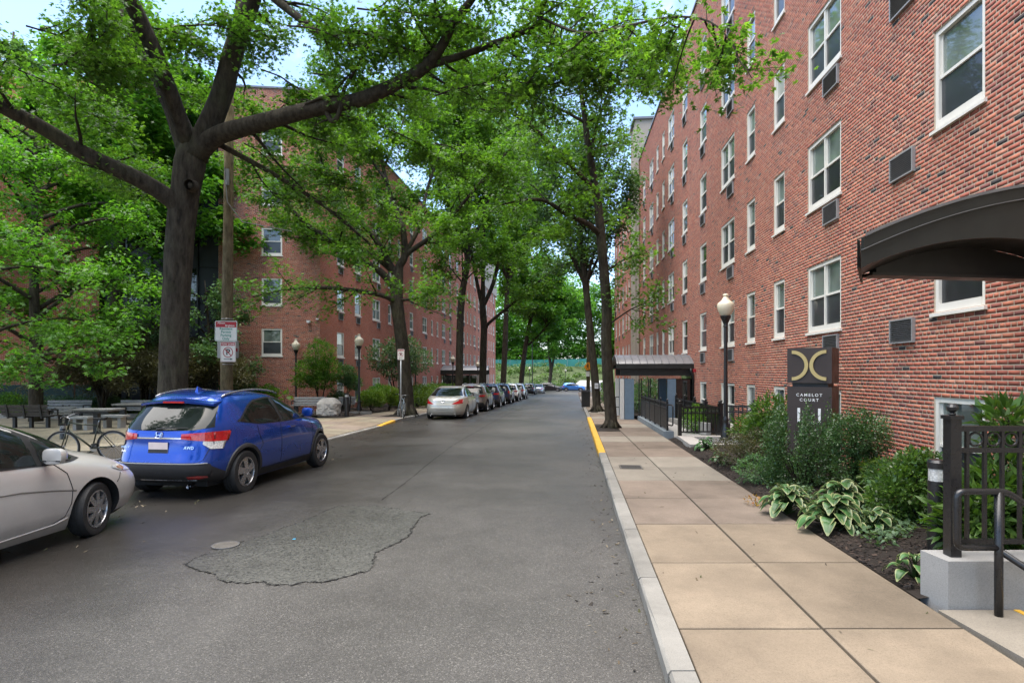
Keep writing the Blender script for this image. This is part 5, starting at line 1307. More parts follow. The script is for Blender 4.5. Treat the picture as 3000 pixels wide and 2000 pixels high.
def build_car(name, label, loc, heading, rows, paint, spec, group='cars parked along the left kerb', k=1.05):
    """spec keys: axles, rw, track, wins (side polygons), rear_win, front_win, ... ; everything optional is simply absent"""
    car = Car(rows); root = thing(name, label, 'car', loc, heading, group); root.scale = (k, k, k)
    me = car.body(spec['axles'], spec['rw'], spec['half'] - 0.30, spec['rw'] + spec.get('arch', 0.045))
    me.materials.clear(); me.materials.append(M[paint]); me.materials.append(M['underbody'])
    body = link('body', me, root)
    for p in me.polygons:                                   # wheel wells and floor are dark
        c = p.center
        well = any((c.x - x) ** 2 + (c.z - spec['rw']) ** 2 < (spec['rw'] + spec.get('arch', 0.045) + 0.001) ** 2 for x in spec['axles']) and abs(c.y) < abs(car.pt(car.t_side(c.x, c.z, 1), c.z).y) - 0.006
        p.material_index = 1 if well or (p.normal.z < -0.7 and c.z < 0.3) else 0
    for poly, mat, nm in spec.get('wins', []):
        for s in (1, -1):
            g = MB(); car.side_patch(g, poly, s, 0.007); g.build(nm, M[mat], root, True)
    sur = spec.get('surround')
    if sur:
        for s in (1, -1): g = MB(); car.side_patch(g, sur, s, 0.0035, 40); g.build('window_surround', M['rubber'], root, True)
    for key, nm, rear in (('rear_win', 'rear_window', True), ('front_win', 'windscreen', False)):
        if key in spec: g = MB(); car.end_patch(g, spec[key], rear, 0.006, 30, 9); g.build(nm, M['car_glass'], root, True)
    for poly, mat, nm in spec.get('rear_patches', []):
        g = MB(); car.end_patch(g, poly, True, 0.010, 24, 6); g.build(nm, M[mat], root, True)
    for poly, mat, nm in spec.get('front_patches', []):
        g = MB(); car.end_patch(g, poly, False, 0.010, 24, 6); g.build(nm, M[mat], root, True)
    for stops, mat, nm, off in spec.get('wraps', []):
        for s in (1, -1): g = MB(); car.wrap_patch(g, stops, s, off); o = g.build(nm, M[mat], root, True)
    for s in (1, -1):
        for ln in spec.get('side_seams', []): g = MB(); car.side_line(g, ln, s, 0.0045); g.build('panel_gap', M['seam'], root)
    for ln in spec.get('rear_seams', []): g = MB(); car.rear_line(g, ln, 0.0045); g.build('panel_gap', M['seam'], root)
    for s in (1, -1):
        for x, z in spec.get('handles', []):
            g = MB(); p = car.pt(car.t_side(x, z, s), z, 0.03); g.box(p, (0.19, 0.025, 0.028)); q = car.pt(car.t_side(x, z, s), z, 0.012); g.box(q + Vector((0.08, 0, 0)), (0.03, 0.03, 0.028)); g.box(q - Vector((0.08, 0, 0)), (0.03, 0.03, 0.028)); g.build('door_handle', M[paint], root)
    if 'mirror' in spec:
        mx_, mz = spec['mirror']
        for s in (1, -1):
            p = car.pt(car.t_side(mx_, mz, s), mz); g = MB()
            g.tube([p + Vector((0.03, -0.01 * s, -0.02)), p + Vector((0.0, 0.07 * s, 0.0))], [0.035, 0.03], 8); mr = g.build('mirror', M['rubber'], root, True)
            g = MB(); c = p + Vector((0.0, 0.155 * s, 0.065)); seg = [(-.055, .06, .062), (-.045, .105, .08), (0.0, .108, .082), (.05, .09, .066), (.085, .05, .035)]; n = 16; vs = []
            for dx, wy, wz in seg:
                for k in range(n):
                    a = 2 * math.pi * k / n; ca, sa = math.cos(a), math.sin(a); vs.append(c + Vector((dx, wy * math.copysign(abs(ca) ** .6, ca), wz * math.copysign(abs(sa) ** .6, sa))))
            g.add(vs, [(i * n + k, i * n + (k + 1) % n, (i + 1) * n + (k + 1) % n, (i + 1) * n + k) for i in range(len(seg) - 1) for k in range(n)] + [tuple(range(n - 1, -1, -1)), tuple((len(seg) - 1) * n + k for k in range(n))])
            g.build('mirror_shell', M[paint], mr, True, sharp=50)
            g = MB(); g.box(c + Vector((0.01, 0, -0.045)), (0.13, 0.19, 0.012)); g.build('mirror_trim', M['rubber'], mr)
    W = spec['wheel']; tr_ = spec['half'] - 0.115
    for i, x in enumerate(spec['axles']):
        for s in (1, -1):
            h = link('wheel', W['spokes'], root, (x, s * tr_, spec['rw']), 0.0)
            st = spec.get('steer', 0.0) if i == 1 else 0.0
            h.rotation_euler = (0, 0.3 * i + 0.2 * s, st + (math.pi if s > 0 else 0))
            for k in ('tyre', 'rim', 'brake_disc'): link(k, W[k], h)
    if 'arch_trim' in spec:
        a0, wd = spec['rw'] + spec.get('arch', 0.045), spec['arch_trim']
        for x in spec['axles']:
            for s in (1, -1):
                g = MB(); vs = []; n = 40; lo = -0.55
                for k in range(n + 1):
                    a = lo + (math.pi - 2 * lo) * k / n
                    for rr, off in ((a0 - 0.004, -0.03), (a0 - 0.004, 0.014), (a0 + wd * 0.8, 0.016), (a0 + wd, 0.002)):
                        px_, pz = x + rr * math.cos(a), max(spec['rw'] + rr * math.sin(a), 0.19); vs.append(car.pt(car.t_side(px_, pz, s), pz, off))
                g.add(vs, [((k * 4 + j, k * 4 + j + 1, k * 4 + j + 5, k * 4 + j + 4) if s < 0 else (k * 4 + j + 4, k * 4 + j + 5, k * 4 + j + 1, k * 4 + j)) for k in range(n) for j in range(3)]); g.build('wheel_arch_trim', M['cladding'], root, True, sharp=50)
    if 'rails' in spec:
        x0, x1, y, z = spec['rails']
        for s in (1, -1):
            g = MB(); n = 14; g.tube([(x0 + (x1 - x0) * k / n, s * (y - 0.02 * abs(k / n - .5)), z + 0.055 * math.sin(math.pi * k / n) ** 0.5 + spec.get('rail_curve', 0.02) * math.sin(math.pi * k / n)) for k in range(n + 1)], 0.016, 8); g.build('roof_rail', M['alloy'], root, True)
    if 'fin' in spec:
        x, z = spec['fin']; g = MB(); g.add([(x - .09, 0, z + .075), (x - .11, -.03, z - .02), (x - .11, .03, z - .02), (x + .12, -.01, z - .01), (x + .12, .01, z - .01)], [(0, 1, 3), (0, 3, 4), (0, 4, 2), (0, 2, 1)]); g.build('roof_fin', M[paint], root)
    if 'plate' in spec:
        z, hh = spec['plate']; x = car.pt(math.pi, z).x; g = MB(); g.box((x - 0.010, 0, z), (0.008, 0.305, hh)); g.build('number_plate', M['plate'], root)
    if 'spoiler' in spec:
        xr_, z, wv, dp = spec['spoiler']; g = MB(); vs = []; n = 12
        for k in range(n + 1):
            y = -wv + 2 * wv * k / n; e = 1 - 0.10 * (abs(y) / wv) ** 3; xx = xr_ + 0.07 * (abs(y) / wv) ** 2.5; zz_ = z - 0.05 * (abs(y) / wv) ** 2
            vs += [(xx + dp, y, zz_ + 0.05), (xx, y, zz_ + 0.01), (xx + 0.01, y, zz_ - 0.022), (xx + dp, y, zz_ - 0.05)]
        g.add(vs, [(k * 4 + j, k * 4 + (j + 1) % 4, k * 4 + 4 + (j + 1) % 4, k * 4 + 4 + j) for k in range(n) for j in range(4)] + [(0, 3, 2, 1), (n * 4, n * 4 + 1, n * 4 + 2, n * 4 + 3)]); sp_ = g.build('spoiler', M[paint], root, True, sharp=40)
        g = MB(); g.box((xr_ - 0.002, 0, z - 0.012), (0.012, 0.34, 0.026)); g.build('brake_light', M['lens_red'], sp_)
    if 'exhaust' in spec:
        for y in spec['exhaust']:
            g = MB(); x = car.at(0.3)[0]; g.tube([(x + 0.22, y, 0.235), (x - 0.03, y, 0.225)], [0.034, 0.038], 14, cap=False); g.tube([(x + 0.2, y, 0.235), (x + 0.02, y, 0.23)], 0.03, 12); g.build('exhaust', M['chrome'], root, True)
    if 'wiper' in spec:
        z0, z1 = spec['wiper']; g = MB(); a, b = car.pt(car.t_rear(0.05, z0), z0, 0.03), car.pt(car.t_rear(-0.42, z1), z1, 0.025); g.tube([a, a.lerp(b, 0.5) + Vector((-.015, 0, 0.01)), b], [0.014, 0.010, 0.006], 6); g.build('rear_wiper', M['rubber'], root)
    g = MB(); xr_, xf_, w_, *_ = car.at(0.35); g.box(((xr_ + xf_) / 2, 0, 0.27), ((xf_ - xr_) * 0.9, w_ * 1.45, 0.12)); g.build('underbody', M['underbody'], root)
    for i, x in enumerate(spec['axles']):
        g = MB(); g.tube([(x, -tr_ + .02, spec['rw']), (x, tr_ - .02, spec['rw'])], 0.05, 8); g.build('axle', M['underbody'], root)
    return root, car

W_SUV = wheel_meshes(0.338, 0.215, 5, 'twist', 0.222); W_FIT = wheel_meshes(0.305, 0.19, 8, 'split', 0.208); W_SED = wheel_meshes(0.325, 0.21, 7, 'plain', 0.215)
HEAD = math.atan2(1, ROAD_S)

# ---------------------------------------------------------------- compact blue SUV
ROWS_SUV = [(.19, -1.66, 1.98, .76, 5, 4), (.25, -1.80, 2.06, .80, 5, 4), (.31, -2.04, 2.10, .84, 5, 3.8), (.38, -2.13, 2.13, .865, 5, 3.6), (.52, -2.165, 2.165, .880, 5, 3.4), (.60, -2.15, 2.165, .885, 5, 3.3), (.72, -2.105, 2.14, .887, 5, 3.2), (.84, -2.085, 2.08, .882, 4.6, 3.0), (.93, -2.085, 1.98, .872, 4.4, 2.9),
            (.985, -2.080, 1.78, .862, 4.4, 2.8), (1.03, -2.065, 1.42, .850, 4.4, 2.9), (1.07, -2.04, 1.14, .838, 4.4, 3.2), (1.12, -1.995, 1.00, .815, 4.6, 3.6), (1.22, -1.90, .80, .768, 5, 4), (1.32, -1.80, .58, .722, 5, 4), (1.42, -1.70, .33, .672, 5, 4), (1.50, -1.62, .06, .618, 4.6, 4), (1.545, -1.52, -.20, .570, 4, 3.6), (1.575, -1.36, -.45, .50, 3.6, 3.4), (1.592, -1.12, -.70, .38, 3, 3)]
SUV = dict(axles=(-1.28, 1.33), rw=.338, half=.885, arch=.05, wheel=W_SUV, arch_trim=.06,
    surround=[(-1.42, 1.135), (-1.30, 1.18), (-1.02, 1.36), (-.80, 1.44), (-.40, 1.475), (0.0, 1.46), (.30, 1.375), (.62, 1.215), (.92, 1.05), (.90, 1.03), (-.2, 1.035), (-.9, 1.055)],
    wins=[([(-1.34, 1.13), (-1.0, 1.335), (-.80, 1.415), (-.42, 1.45), (-.28, 1.448), (-.20, 1.05), (-.9, 1.07)], 'car_glass', 'side_window'), ([(-.13, 1.05), (-.20, 1.448), (.0, 1.435), (.30, 1.345), (.60, 1.19), (.82, 1.055)], 'car_glass', 'side_window')],
    rear_win=[(-.70, 1.085), (-.60, 1.40), (-.45, 1.46), (.45, 1.46), (.60, 1.40), (.70, 1.085), (.5, 1.05), (0, 1.04), (-.5, 1.05)], front_win=[(-.72, 1.12), (-.52, 1.47), (.52, 1.47), (.72, 1.12)],
    wraps=[([(('y', .35), .925, 1.000), (('y', .52), .905, 1.010), (('y', .70), .880, 1.020), (('y', .80), .875, 1.020), (('x', -1.86), .905, 1.012), (('x', -1.66), .985, .992)], 'lens_red', 'tail_light', .013),
           ([(('y', .62), .845, .900), (('y', .70), .775, .885), (('y', .79), .765, .880), (('x', -1.88), .83, .905), (('x', -1.74), .93, .955)], 'lens_clear', 'tail_light', .011),
           ([(('y', 0.0), .30, .575), (('y', .45), .30, .575), (('y', .72), .30, .57), (('x', -1.95), .30, .53), (('x', -1.72), .28, .42)], 'cladding', 'bumper_cladding', .010),
           ([(('x', -.95), .20, .325), (('x', -.3), .20, .315), (('x', .5), .20, .315), (('x', .97), .20, .325)], 'cladding', 'sill_cladding', .008)],
    rear_patches=[([(-.155, .725), (-.155, .875), (.155, .875), (.155, .725)], 'rubber', 'plate_recess'), ([(-.36, .925), (-.36, .945), (.36, .945), (.36, .925)], 'chrome', 'chrome_strip')],
    side_seams=[[(-.24, 1.03), (-.235, .7), (-.24, .36)], [(.92, 1.03), (.98, .85), (.93, .40), (.85, .33), (-.9, .33), (-.95, .46), (-.93, .62), (-.82, .72), (-.92, .9), (-.94, 1.04)], [(-1.62, 1.40), (-1.72, 1.2)]],
    rear_seams=[[(-.745, 1.02), (-.72, .88), (-.66, .62), (-.60, .585), (.60, .585), (.66, .62), (.72, .88), (.745, 1.02)]],
    handles=[(.10, .93)], mirror=(.78, 1.075), rails=(-1.45, .15, .565, 1.515), rail_curve=.035, fin=(-1.15, 1.60), plate=(.80, .15), spoiler=(-1.78, 1.455, .60, .2), exhaust=(-.42,), wiper=(1.065, 1.085))
rw_near = Vector((-4.62, 10.15)); hd = math.atan2(1, 0.135)
fw = Vector((math.cos(hd), math.sin(hd))); lf = Vector((-fw.y, fw.x))
ctr = rw_near + fw * 1.28 * 1.09 + lf * 0.80 * 1.09
suv, suv_car = build_car('parked_car', 'bright blue compact SUV with silver roof rails parked at the court', (ctr.x, ctr.y, gz(11.5) + 0.003), hd, ROWS_SUV, 'paint_blue', SUV, k=1.09)
# reflectors, badge and lettering on the tailgate
for s in (1, -1):
    g = MB(); suv_car.wrap_patch(g, [(('y', .46), .345, .390), (('y', .58), .343, .397), (('y', .68), .36, .39)], s, .018); g.build('reflector', M['lens_red'], suv, True)
g = MB(); suv_car.rear_line(g, [(-.70, .575), (.70, .575)], .008, .012); g.build('bumper_edge', M['grille_metal'], suv); g = MB(); suv_car.rear_line(g, [(-.55, .325), (.30, .325)], .006, .014); g.build('bumper_trim', M['alloy'], suv)
def on_rear(car, y, z, me, name, mat, parent, off=0.014):
    p = car.pt(car.t_rear(y, z), z, off); q = car.pt(car.t_rear(y, z + 0.03), z + 0.03, off); up = (q - p).normalized()
    o = link(name, me, parent); side_ = Vector((0, -1, 0)); nrm = side_.cross(up)
    o.matrix_local = Matrix((side_, up, nrm)).transposed().to_4x4(); o.location = p
    me.materials.clear(); me.materials.append(M[mat]); return o
bm_ = MB()                                              # emblem: two slanted uprights and a cross bar in a rounded frame
bm_.bar((-.028, -.032, 0), (-.040, .036, 0), .012, .010); bm_.bar((.028, -.032, 0), (.040, .036, 0), .012, .010); bm_.bar((-.03, -.004, 0), (.03, -.004, 0), .010, .014)
bm_.tube([(.055 * math.copysign(abs(math.cos(a)) ** .5, math.cos(a)) * (1 + .1 * math.sin(a)), .045 * math.copysign(abs(math.sin(a)) ** .5, math.sin(a)), 0) for a in [2 * math.pi * k / 28 for k in range(29)]], .004, 5)
em = bpy.data.meshes.new('emblem'); em.from_pydata(bm_.v, [], bm_.f); em.update(); on_rear(suv_car, 0, .985, em, 'emblem', 'chrome', suv)
on_rear(suv_car, -.47, .80, text_mesh('AWD', .062, .0015, 1.05), 'lettering', 'chrome', suv, .022); on_rear(suv_car, .57, .745, text_mesh('Balfy', .040, .001), 'lettering', 'white_letter', suv, .022); on_rear(suv_car, .55, .80, text_mesh('HR-V', .052, .001, 1.2), 'lettering', 'chrome', suv, .022)

# ---------------------------------------------------------------- silver hatchback cut by the left edge
ROWS_FIT = [(.16, -1.85, 1.90, .74, 5, 6), (.22, -1.92, 2.03, .79, 5, 6.5), (.34, -1.97, 2.10, .835, 5, 6.5), (.48, -1.99, 2.13, .848, 5, 6.2), (.58, -1.985, 2.11, .852, 5, 5.8), (.68, -1.97, 2.03, .850, 5, 5.0), (.76, -1.96, 1.93, .846, 5, 4.4), (.83, -1.95, 1.80, .840, 5, 3.8), (.89, -1.94, 1.65, .832, 5, 3.3), (.95, -1.93, 1.42, .822, 5, 2.9), (1.00, -1.91, 1.28, .810, 5, 3.2),
            (1.08, -1.87, 1.10, .785, 5, 3.8), (1.18, -1.82, .88, .745, 5, 4.2), (1.28, -1.76, .64, .702, 5, 4.2), (1.38, -1.69, .36, .655, 5, 4), (1.45, -1.62, .08, .605, 4.6, 4), (1.49, -1.50, -.2, .55, 4, 3.6), (1.515, -1.2, -.5, .44, 3.4, 3.2)]
FIT = dict(axles=(-1.28, 1.25), rw=.305, half=.852, arch=.055, wheel=W_FIT, steer=R(13),
    surround=[(-1.5, 1.10), (-1.25, 1.40), (-.4, 1.45), (.05, 1.42), (.36, 1.30), (.75, 1.10), (1.10, .925), (1.12, .905), (.95, .885), (.60, .895), (-.6, .955)],
    wins=[([(-1.35, 1.08), (-1.15, 1.37), (-.42, 1.42), (-.36, .985), (-1.0, 1.0)], 'car_glass', 'side_window'), ([(-.30, .98), (-.34, 1.42), (.0, 1.40), (.24, 1.315), (.44, 1.20), (.50, .915)], 'car_glass', 'side_window'), ([(.57, .915), (.53, 1.16), (.74, 1.06), (1.02, .925), (.92, .905)], 'car_glass', 'quarter_window')],
    front_win=[(-.74, 1.00), (-.52, 1.44), (.52, 1.44), (.74, 1.00)], rear_win=[(-.6, 1.0), (-.5, 1.4), (.5, 1.4), (.6, 1.0)],
    wraps=[([(('x', 1.52), .735, .760), (('x', 1.64), .690, .755), (('x', 1.74), .672, .740), (('f', .62), .640, .715), (('f', .45), .62, .68)], 'lens_clear', 'headlight', .010), ([(('x', 1.60), .718, .738), (('x', 1.70), .685, .735), (('x', 1.745), .69, .715)], 'lens_amber', 'indicator', .014)],
    side_seams=[[(.70, .895), (.84, .78), (.90, .60), (.89, .45), (.82, .32), (.68, .27), (-.3, .24)], [(-.32, .95), (-.30, .6), (-.3, .25)], [(1.645, .66), (1.60, .60), (1.55, .56)]],
    handles=[(-.12, .80)], mirror=(.58, .935), rear_seams=[])
wn_ = Vector((-5.28, 7.40)); hd = math.atan2(1, 0.10); fw = Vector((math.cos(hd), math.sin(hd))); lf = Vector((-fw.y, fw.x)); ctr = wn_ - fw * 1.25 * 1.10 + lf * 0.737 * 1.10
fit, fit_car = build_car('parked_car', 'silver hatchback in the left foreground with its front wheel turned', (ctr.x, ctr.y, gz(7) + 0.003), hd, ROWS_FIT, 'paint_silver', FIT, k=1.10)
for s in (1, -1):                                        # crease across the doors, chrome line along the sill, bonnet edge
    g = MB(); fit_car.side_line(g, [(-1.2, .70), (-.2, .70), (.30, .675), (.70, .62), (.95, .575)], s, .010, -.004); g.build('door_crease', M['paint_grey'], fit, True)
    g = MB(); fit_car.side_line(g, [(-.95, .235), (0, .24), (.70, .262), (.86, .30)], s, .012, .006); g.build('sill_edge', M['paint_silver'], fit, True)

# ---------------------------------------------------------------- silver sedan and the row beyond it
ROWS_SED = [(.18, -2.28, 2.28, .78, 5, 4), (.26, -2.40, 2.40, .85, 5, 3.6), (.40, -2.47, 2.48, .90, 4.6, 3.2), (.55, -2.50, 2.50, .918, 4.4, 3), (.66, -2.49, 2.47, .924, 4.2, 3), (.78, -2.45, 2.38, .92, 4, 2.9), (.88, -2.43, 2.2, .91, 3.8, 2.8), (.95, -2.40, 1.85, .90, 3.6, 2.9), (.995, -2.30, 1.45, .888, 3.6, 3.2), (1.02, -2.10, 1.22, .875, 3.8, 3.4), (1.05, -1.92, 1.10, .855, 4.2, 3.6),
            (1.13, -1.72, .92, .80, 4.6, 4), (1.23, -1.52, .68, .745, 4.6, 4), (1.33, -1.28, .40, .69, 4.4, 4), (1.41, -1.02, .10, .63, 4, 3.8), (1.455, -.80, -.14, .56, 3.6, 3.4), (1.48, -.58, -.34, .44, 3.2, 3.2)]
SED = dict(axles=(-1.36, 1.44), rw=.325, half=.92, arch=.045, wheel=W_SED,
    surround=[(-1.55, 1.04), (-1.2, 1.25), (-.8, 1.385), (-.2, 1.41), (.2, 1.345), (.6, 1.18), (.9, 1.03), (-.2, 1.01)],
    wins=[([(-1.42, 1.05), (-1.1, 1.24), (-.78, 1.35), (-.34, 1.375), (-.26, 1.03)], 'car_glass', 'side_window'), ([(-.20, 1.03), (-.28, 1.375), (-.1, 1.36), (.2, 1.305), (.55, 1.15), (.78, 1.035)], 'car_glass', 'side_window')],
    rear_win=[(-.74, 1.07), (-.56, 1.40), (.56, 1.40), (.74, 1.07), (.4, 1.055), (-.4, 1.055)], front_win=[(-.74, 1.1), (-.52, 1.40), (.52, 1.40), (.74, 1.1)],
    wraps=[([(('y', .40), .735, .745), (('y', .55), .735, .82), (('y', .70), .745, .90), (('y', .80), .755, .925), (('x', -2.20), .80, .92)], 'lens_red', 'tail_light', .012)],
    rear_patches=[([(-.26, .50), (-.26, .63), (.26, .63), (.26, .50)], 'paint_champagne', 'plate_recess')],
    rear_seams=[[(-.78, .95), (-.72, .80), (-.62, .72), (-.58, .665), (.58, .665), (.62, .72), (.72, .80), (.78, .95)], [(-.85, .34), (.85, .34)]],
    side_seams=[[(-.24, 1.02), (-.22, .3)], [(.9, 1.0), (.95, .6), (.85, .3), (-.85, .3), (-1.0, .6), (-1.15, .8), (-1.2, 1.0)]], handles=[(-1.0, .86), (.02, .85)], mirror=(.72, 1.03), exhaust=(-.55, .55))
def scaled(rows, k, hz=1.0): return [(z * hz, a * k, b * k, w, c, d) for z, a, b, w, c, d in rows]
def park(Y, off=1.5, dx=0.0):
    return Vector((kerb_l(Y) + 0.14 + off + dx, Y, gz(Y) + 0.004))
pitch = HEAD
sed, sed_car = build_car('parked_car', 'champagne silver sedan, nearest of the cars parked beyond the bicycle', park(29.7), HEAD, ROWS_SED, 'paint_champagne', SED)
em2 = MB(); em2.tube([(.085 * math.cos(a), .055 * math.sin(a), 0) for a in [2 * math.pi * k / 24 for k in range(25)]], .008, 5); em2.tube([(.04 * math.cos(a), .052 * math.sin(a), 0) for a in [2 * math.pi * k / 18 for k in range(19)]], .006, 5)
em = bpy.data.meshes.new('emblem'); em.from_pydata(em2.v, [], em2.f); em.update(); on_rear(sed_car, 0, .86, em, 'emblem', 'chrome', sed)
SUV2 = dict(SUV); SUV2['wraps'] = [([(('y', .50), .90, .965), (('y', .66), .885, .985), (('y', .80), .88, .995), (('x', -1.82), .90, .99), (('x', -1.60), .955, .965)], 'lens_red', 'tail_light', .013)] + SUV['wraps'][2:]
SUV2['exhaust'] = (); SUV2['rails'] = (-1.3, .2, .56, 1.515)
def row_car(label, Y, paint, rows=ROWS_SUV, spec=SUV2, off=1.5, loc=None, head=HEAD, extra=None, k=1.05):
    sp = dict(spec); sp.update(extra or {})
    return build_car('parked_car', label, loc if loc is not None else park(Y, off), head, rows, paint, sp, k=k)[0]
big = [(z * 1.05, a * 1.05, b * 1.05, w * 1.04, c, d) for z, a, b, w, c, d in ROWS_SUV]
row_car('grey crossover between the champagne sedan and a navy car', 36.4, 'paint_grey')
row_car('navy crossover with a red reflector low on its bumper, third in the far row', 42.6, 'paint_navy')
row_car('dark navy hatchback with a tall tail light, fourth in the far row', 49.4, 'paint_navy', extra={'wraps': [([(('y', .68), .86, 1.04), (('y', .80), .86, 1.05), (('x', -1.86), .90, 1.02)], 'lens_red', 'tail_light', .013)] + SUV['wraps'][2:]})
row_car('white crossover, only white car of the far row', 56.0, 'paint_white')
row_car('steel grey crossover with front wheels clear of the white car', 62.5, 'paint_steel', off=1.6)
row_car('black crossover near the bend, beneath the leaning tree', 86.0, 'paint_black', off=1.1)
row_car('small steel grey sedan tucked beside the black crossover', 93.0, 'paint_steel', ROWS_SED, SED, off=1.9)
row_car('black crossover parked side on at the far end of the street', 0, 'paint_black', loc=Vector((PX(1614, 113), 113.0, gz(113) + 0.02)), head=R(-14))
row_car('sky blue van-like car parked side on at the far end', 0, 'paint_sky', rows=[(z * 1.02, a, b, w, c, d) for z, a, b, w, c, d in ROWS_SUV], loc=Vector((PX(1680, 113), 113.4, gz(113) + 0.02)), head=R(-6))
# ================================================================ STREET FURNITURE, ENTRANCES, SIGNS
# ---------------------------------------------------------------- street lamps
def lamp(label, px, top_py, Y, gzoff=0.12, group='globe street lamps'):
    b = Vector((PX(px, Y), Y, gz(Y) + gzoff)); h = PZ(top_py, Y) - b.z; k = h / 4.25
    o = thing('street_lamp', label, 'street lamp', b, group=group); o.scale = (k, k, k)
    for nm, me in LAMP.items():
        link(nm, me, o)
    return o
def lamp_meshes():
    out = {}
    def fin(m, nm, mat, sm=True):
        me = bpy.data.meshes.new(nm); me.from_pydata(m.v, [], m.f); me.materials.append(M[mat]); me.update(); me.polygons.foreach_set('use_smooth', [sm] * len(m.f)); me.set_sharp_from_angle(angle=R(35)); out[nm] = me
    m = MB(); m.lathe([(.17, 0), (.17, .05), (.14, .08), (.13, .30), (.10, .42), (.085, .55), (.095, .58), (.085, .62), (.062, .70)], n=16); fin(m, 'base', 'black_metal')
    m = MB(); n = 16; prof = [(.060, .68), (.052, 2.6), (.047, 3.28)]
    for i in range(len(prof)):
        for k in range(n):
            a = 2 * math.pi * k / n; r = prof[i][0] * (1.0 if k % 2 else 0.9); m.v.append((r * math.cos(a), r * math.sin(a), prof[i][1]))
    for i in range(len(prof) - 1):
        for k in range(n): m.f.append((i * n + k, i * n + (k + 1) % n, (i + 1) * n + (k + 1) % n, (i + 1) * n + k)); m.m.append(0)
    fin(m, 'post', 'black_metal', False)
    m = MB(); m.lathe([(.047, 3.26), (.075, 3.30), (.06, 3.34), (.07, 3.40), (.12, 3.50), (.15, 3.56), (.155, 3.60), (.12, 3.61)], n=18); fin(m, 'holder', 'black_metal')
    m = MB(); m.lathe([(.115, 3.60), (.17, 3.66), (.215, 3.75), (.238, 3.84), (.240, 3.91), (.225, 3.965), (.19, 4.00), (.145, 4.03), (.105, 4.075), (.095, 4.11), (.07, 4.14), (.062, 4.17), (.085, 4.20), (.072, 4.235), (.03, 4.25)], n=24); fin(m, 'globe', 'lamp_globe')
    return out
LAMP = lamp_meshes()
lamp('globe lamp standing in front of the right brick wall beside the brown sign', 2126, 860, 16.6, 0.2)
lamp('globe lamp left of the corner of the left brick building, behind the bench', 867, 992, 32.1, 0.15)
lamp('globe lamp standing between the boulder and the lime green bushes', 1052, 978, 31.0, 0.15)
lamp('globe lamp just right of the leaning oak, behind the champagne sedan', 1217, 1015, 43.5)
lamp('globe lamp left of the third tree, in front of the far entrance canopy', 1327, 1040, 53.0)
lamp('globe lamp between the third and the three-stemmed tree', 1400, 1057, 60.0)
lamp('tiny globe lamp on the far bank, left of the twin stemmed tree', 1552, 1073, 128.0, 0.3)
lamp('tiny globe lamp on the far bank, right of the twin stemmed tree', 1657, 1080, 128.5, 0.3)
mb = MB(); mb.tube([(PX(1559.5, 126.5), 126.5, gz(126) - .1), (PX(1559.5, 126.5), 126.5, 9.5)], [.12, .07], 8); tag(mb.build('tall_pole', M['black_metal']), 'tall thin black pole rising from the far bank', 'pole')

# ---------------------------------------------------------------- flat signs
def rounded(w, h, r, n=5):
    out = []
    for cx, cy, a0 in ((w / 2 - r, h / 2 - r, 0), (-w / 2 + r, h / 2 - r, 90), (-w / 2 + r, -h / 2 + r, 180), (w / 2 - r, -h / 2 + r, 270)):
        for k in range(n + 1): a = R(a0 + 90 * k / n); out.append((cx + r * math.cos(a), cy + r * math.sin(a)))
    return out
def plate_mesh(mb, poly, y0, y1):
    """plate in the x-z plane, front at y0 (towards -y), back at y1"""
    n = len(poly); mb.add([(x, y0, z) for x, z in poly] + [(x, y1, z) for x, z in poly], [tuple(range(n)), tuple(range(2 * n - 1, n - 1, -1))] + [(i, n + i, n + (i + 1) % n, (i + 1) % n) for i in range(n)]); return mb
def ring_xz(mb, cx, cz, r0, r1, y, n=32):
    mb.add([(cx + r * math.cos(2 * math.pi * k / n), y, cz + r * math.sin(2 * math.pi * k / n)) for r in (r0, r1) for k in range(n)], [(k, n + k, n + (k + 1) % n, (k + 1) % n) for k in range(n)][::1]); return mb
def words(parent, s, size, x, z, y, mat, bold=0.0, sp=1.0, extrude=0.0008):
    me = text_mesh(s, size, bold, sp, extrude); me.materials.clear(); me.materials.append(M[mat]); o = link('lettering', me, parent, (x, y, z)); o.rotation_euler = (R(90), 0, 0); return o
def face(parent, poly, y, mat, name): mb = MB(); n = len(poly); mb.add([(x, y, z) for x, z in poly], [tuple(range(n))]); return mb.build(name, M[mat], parent)
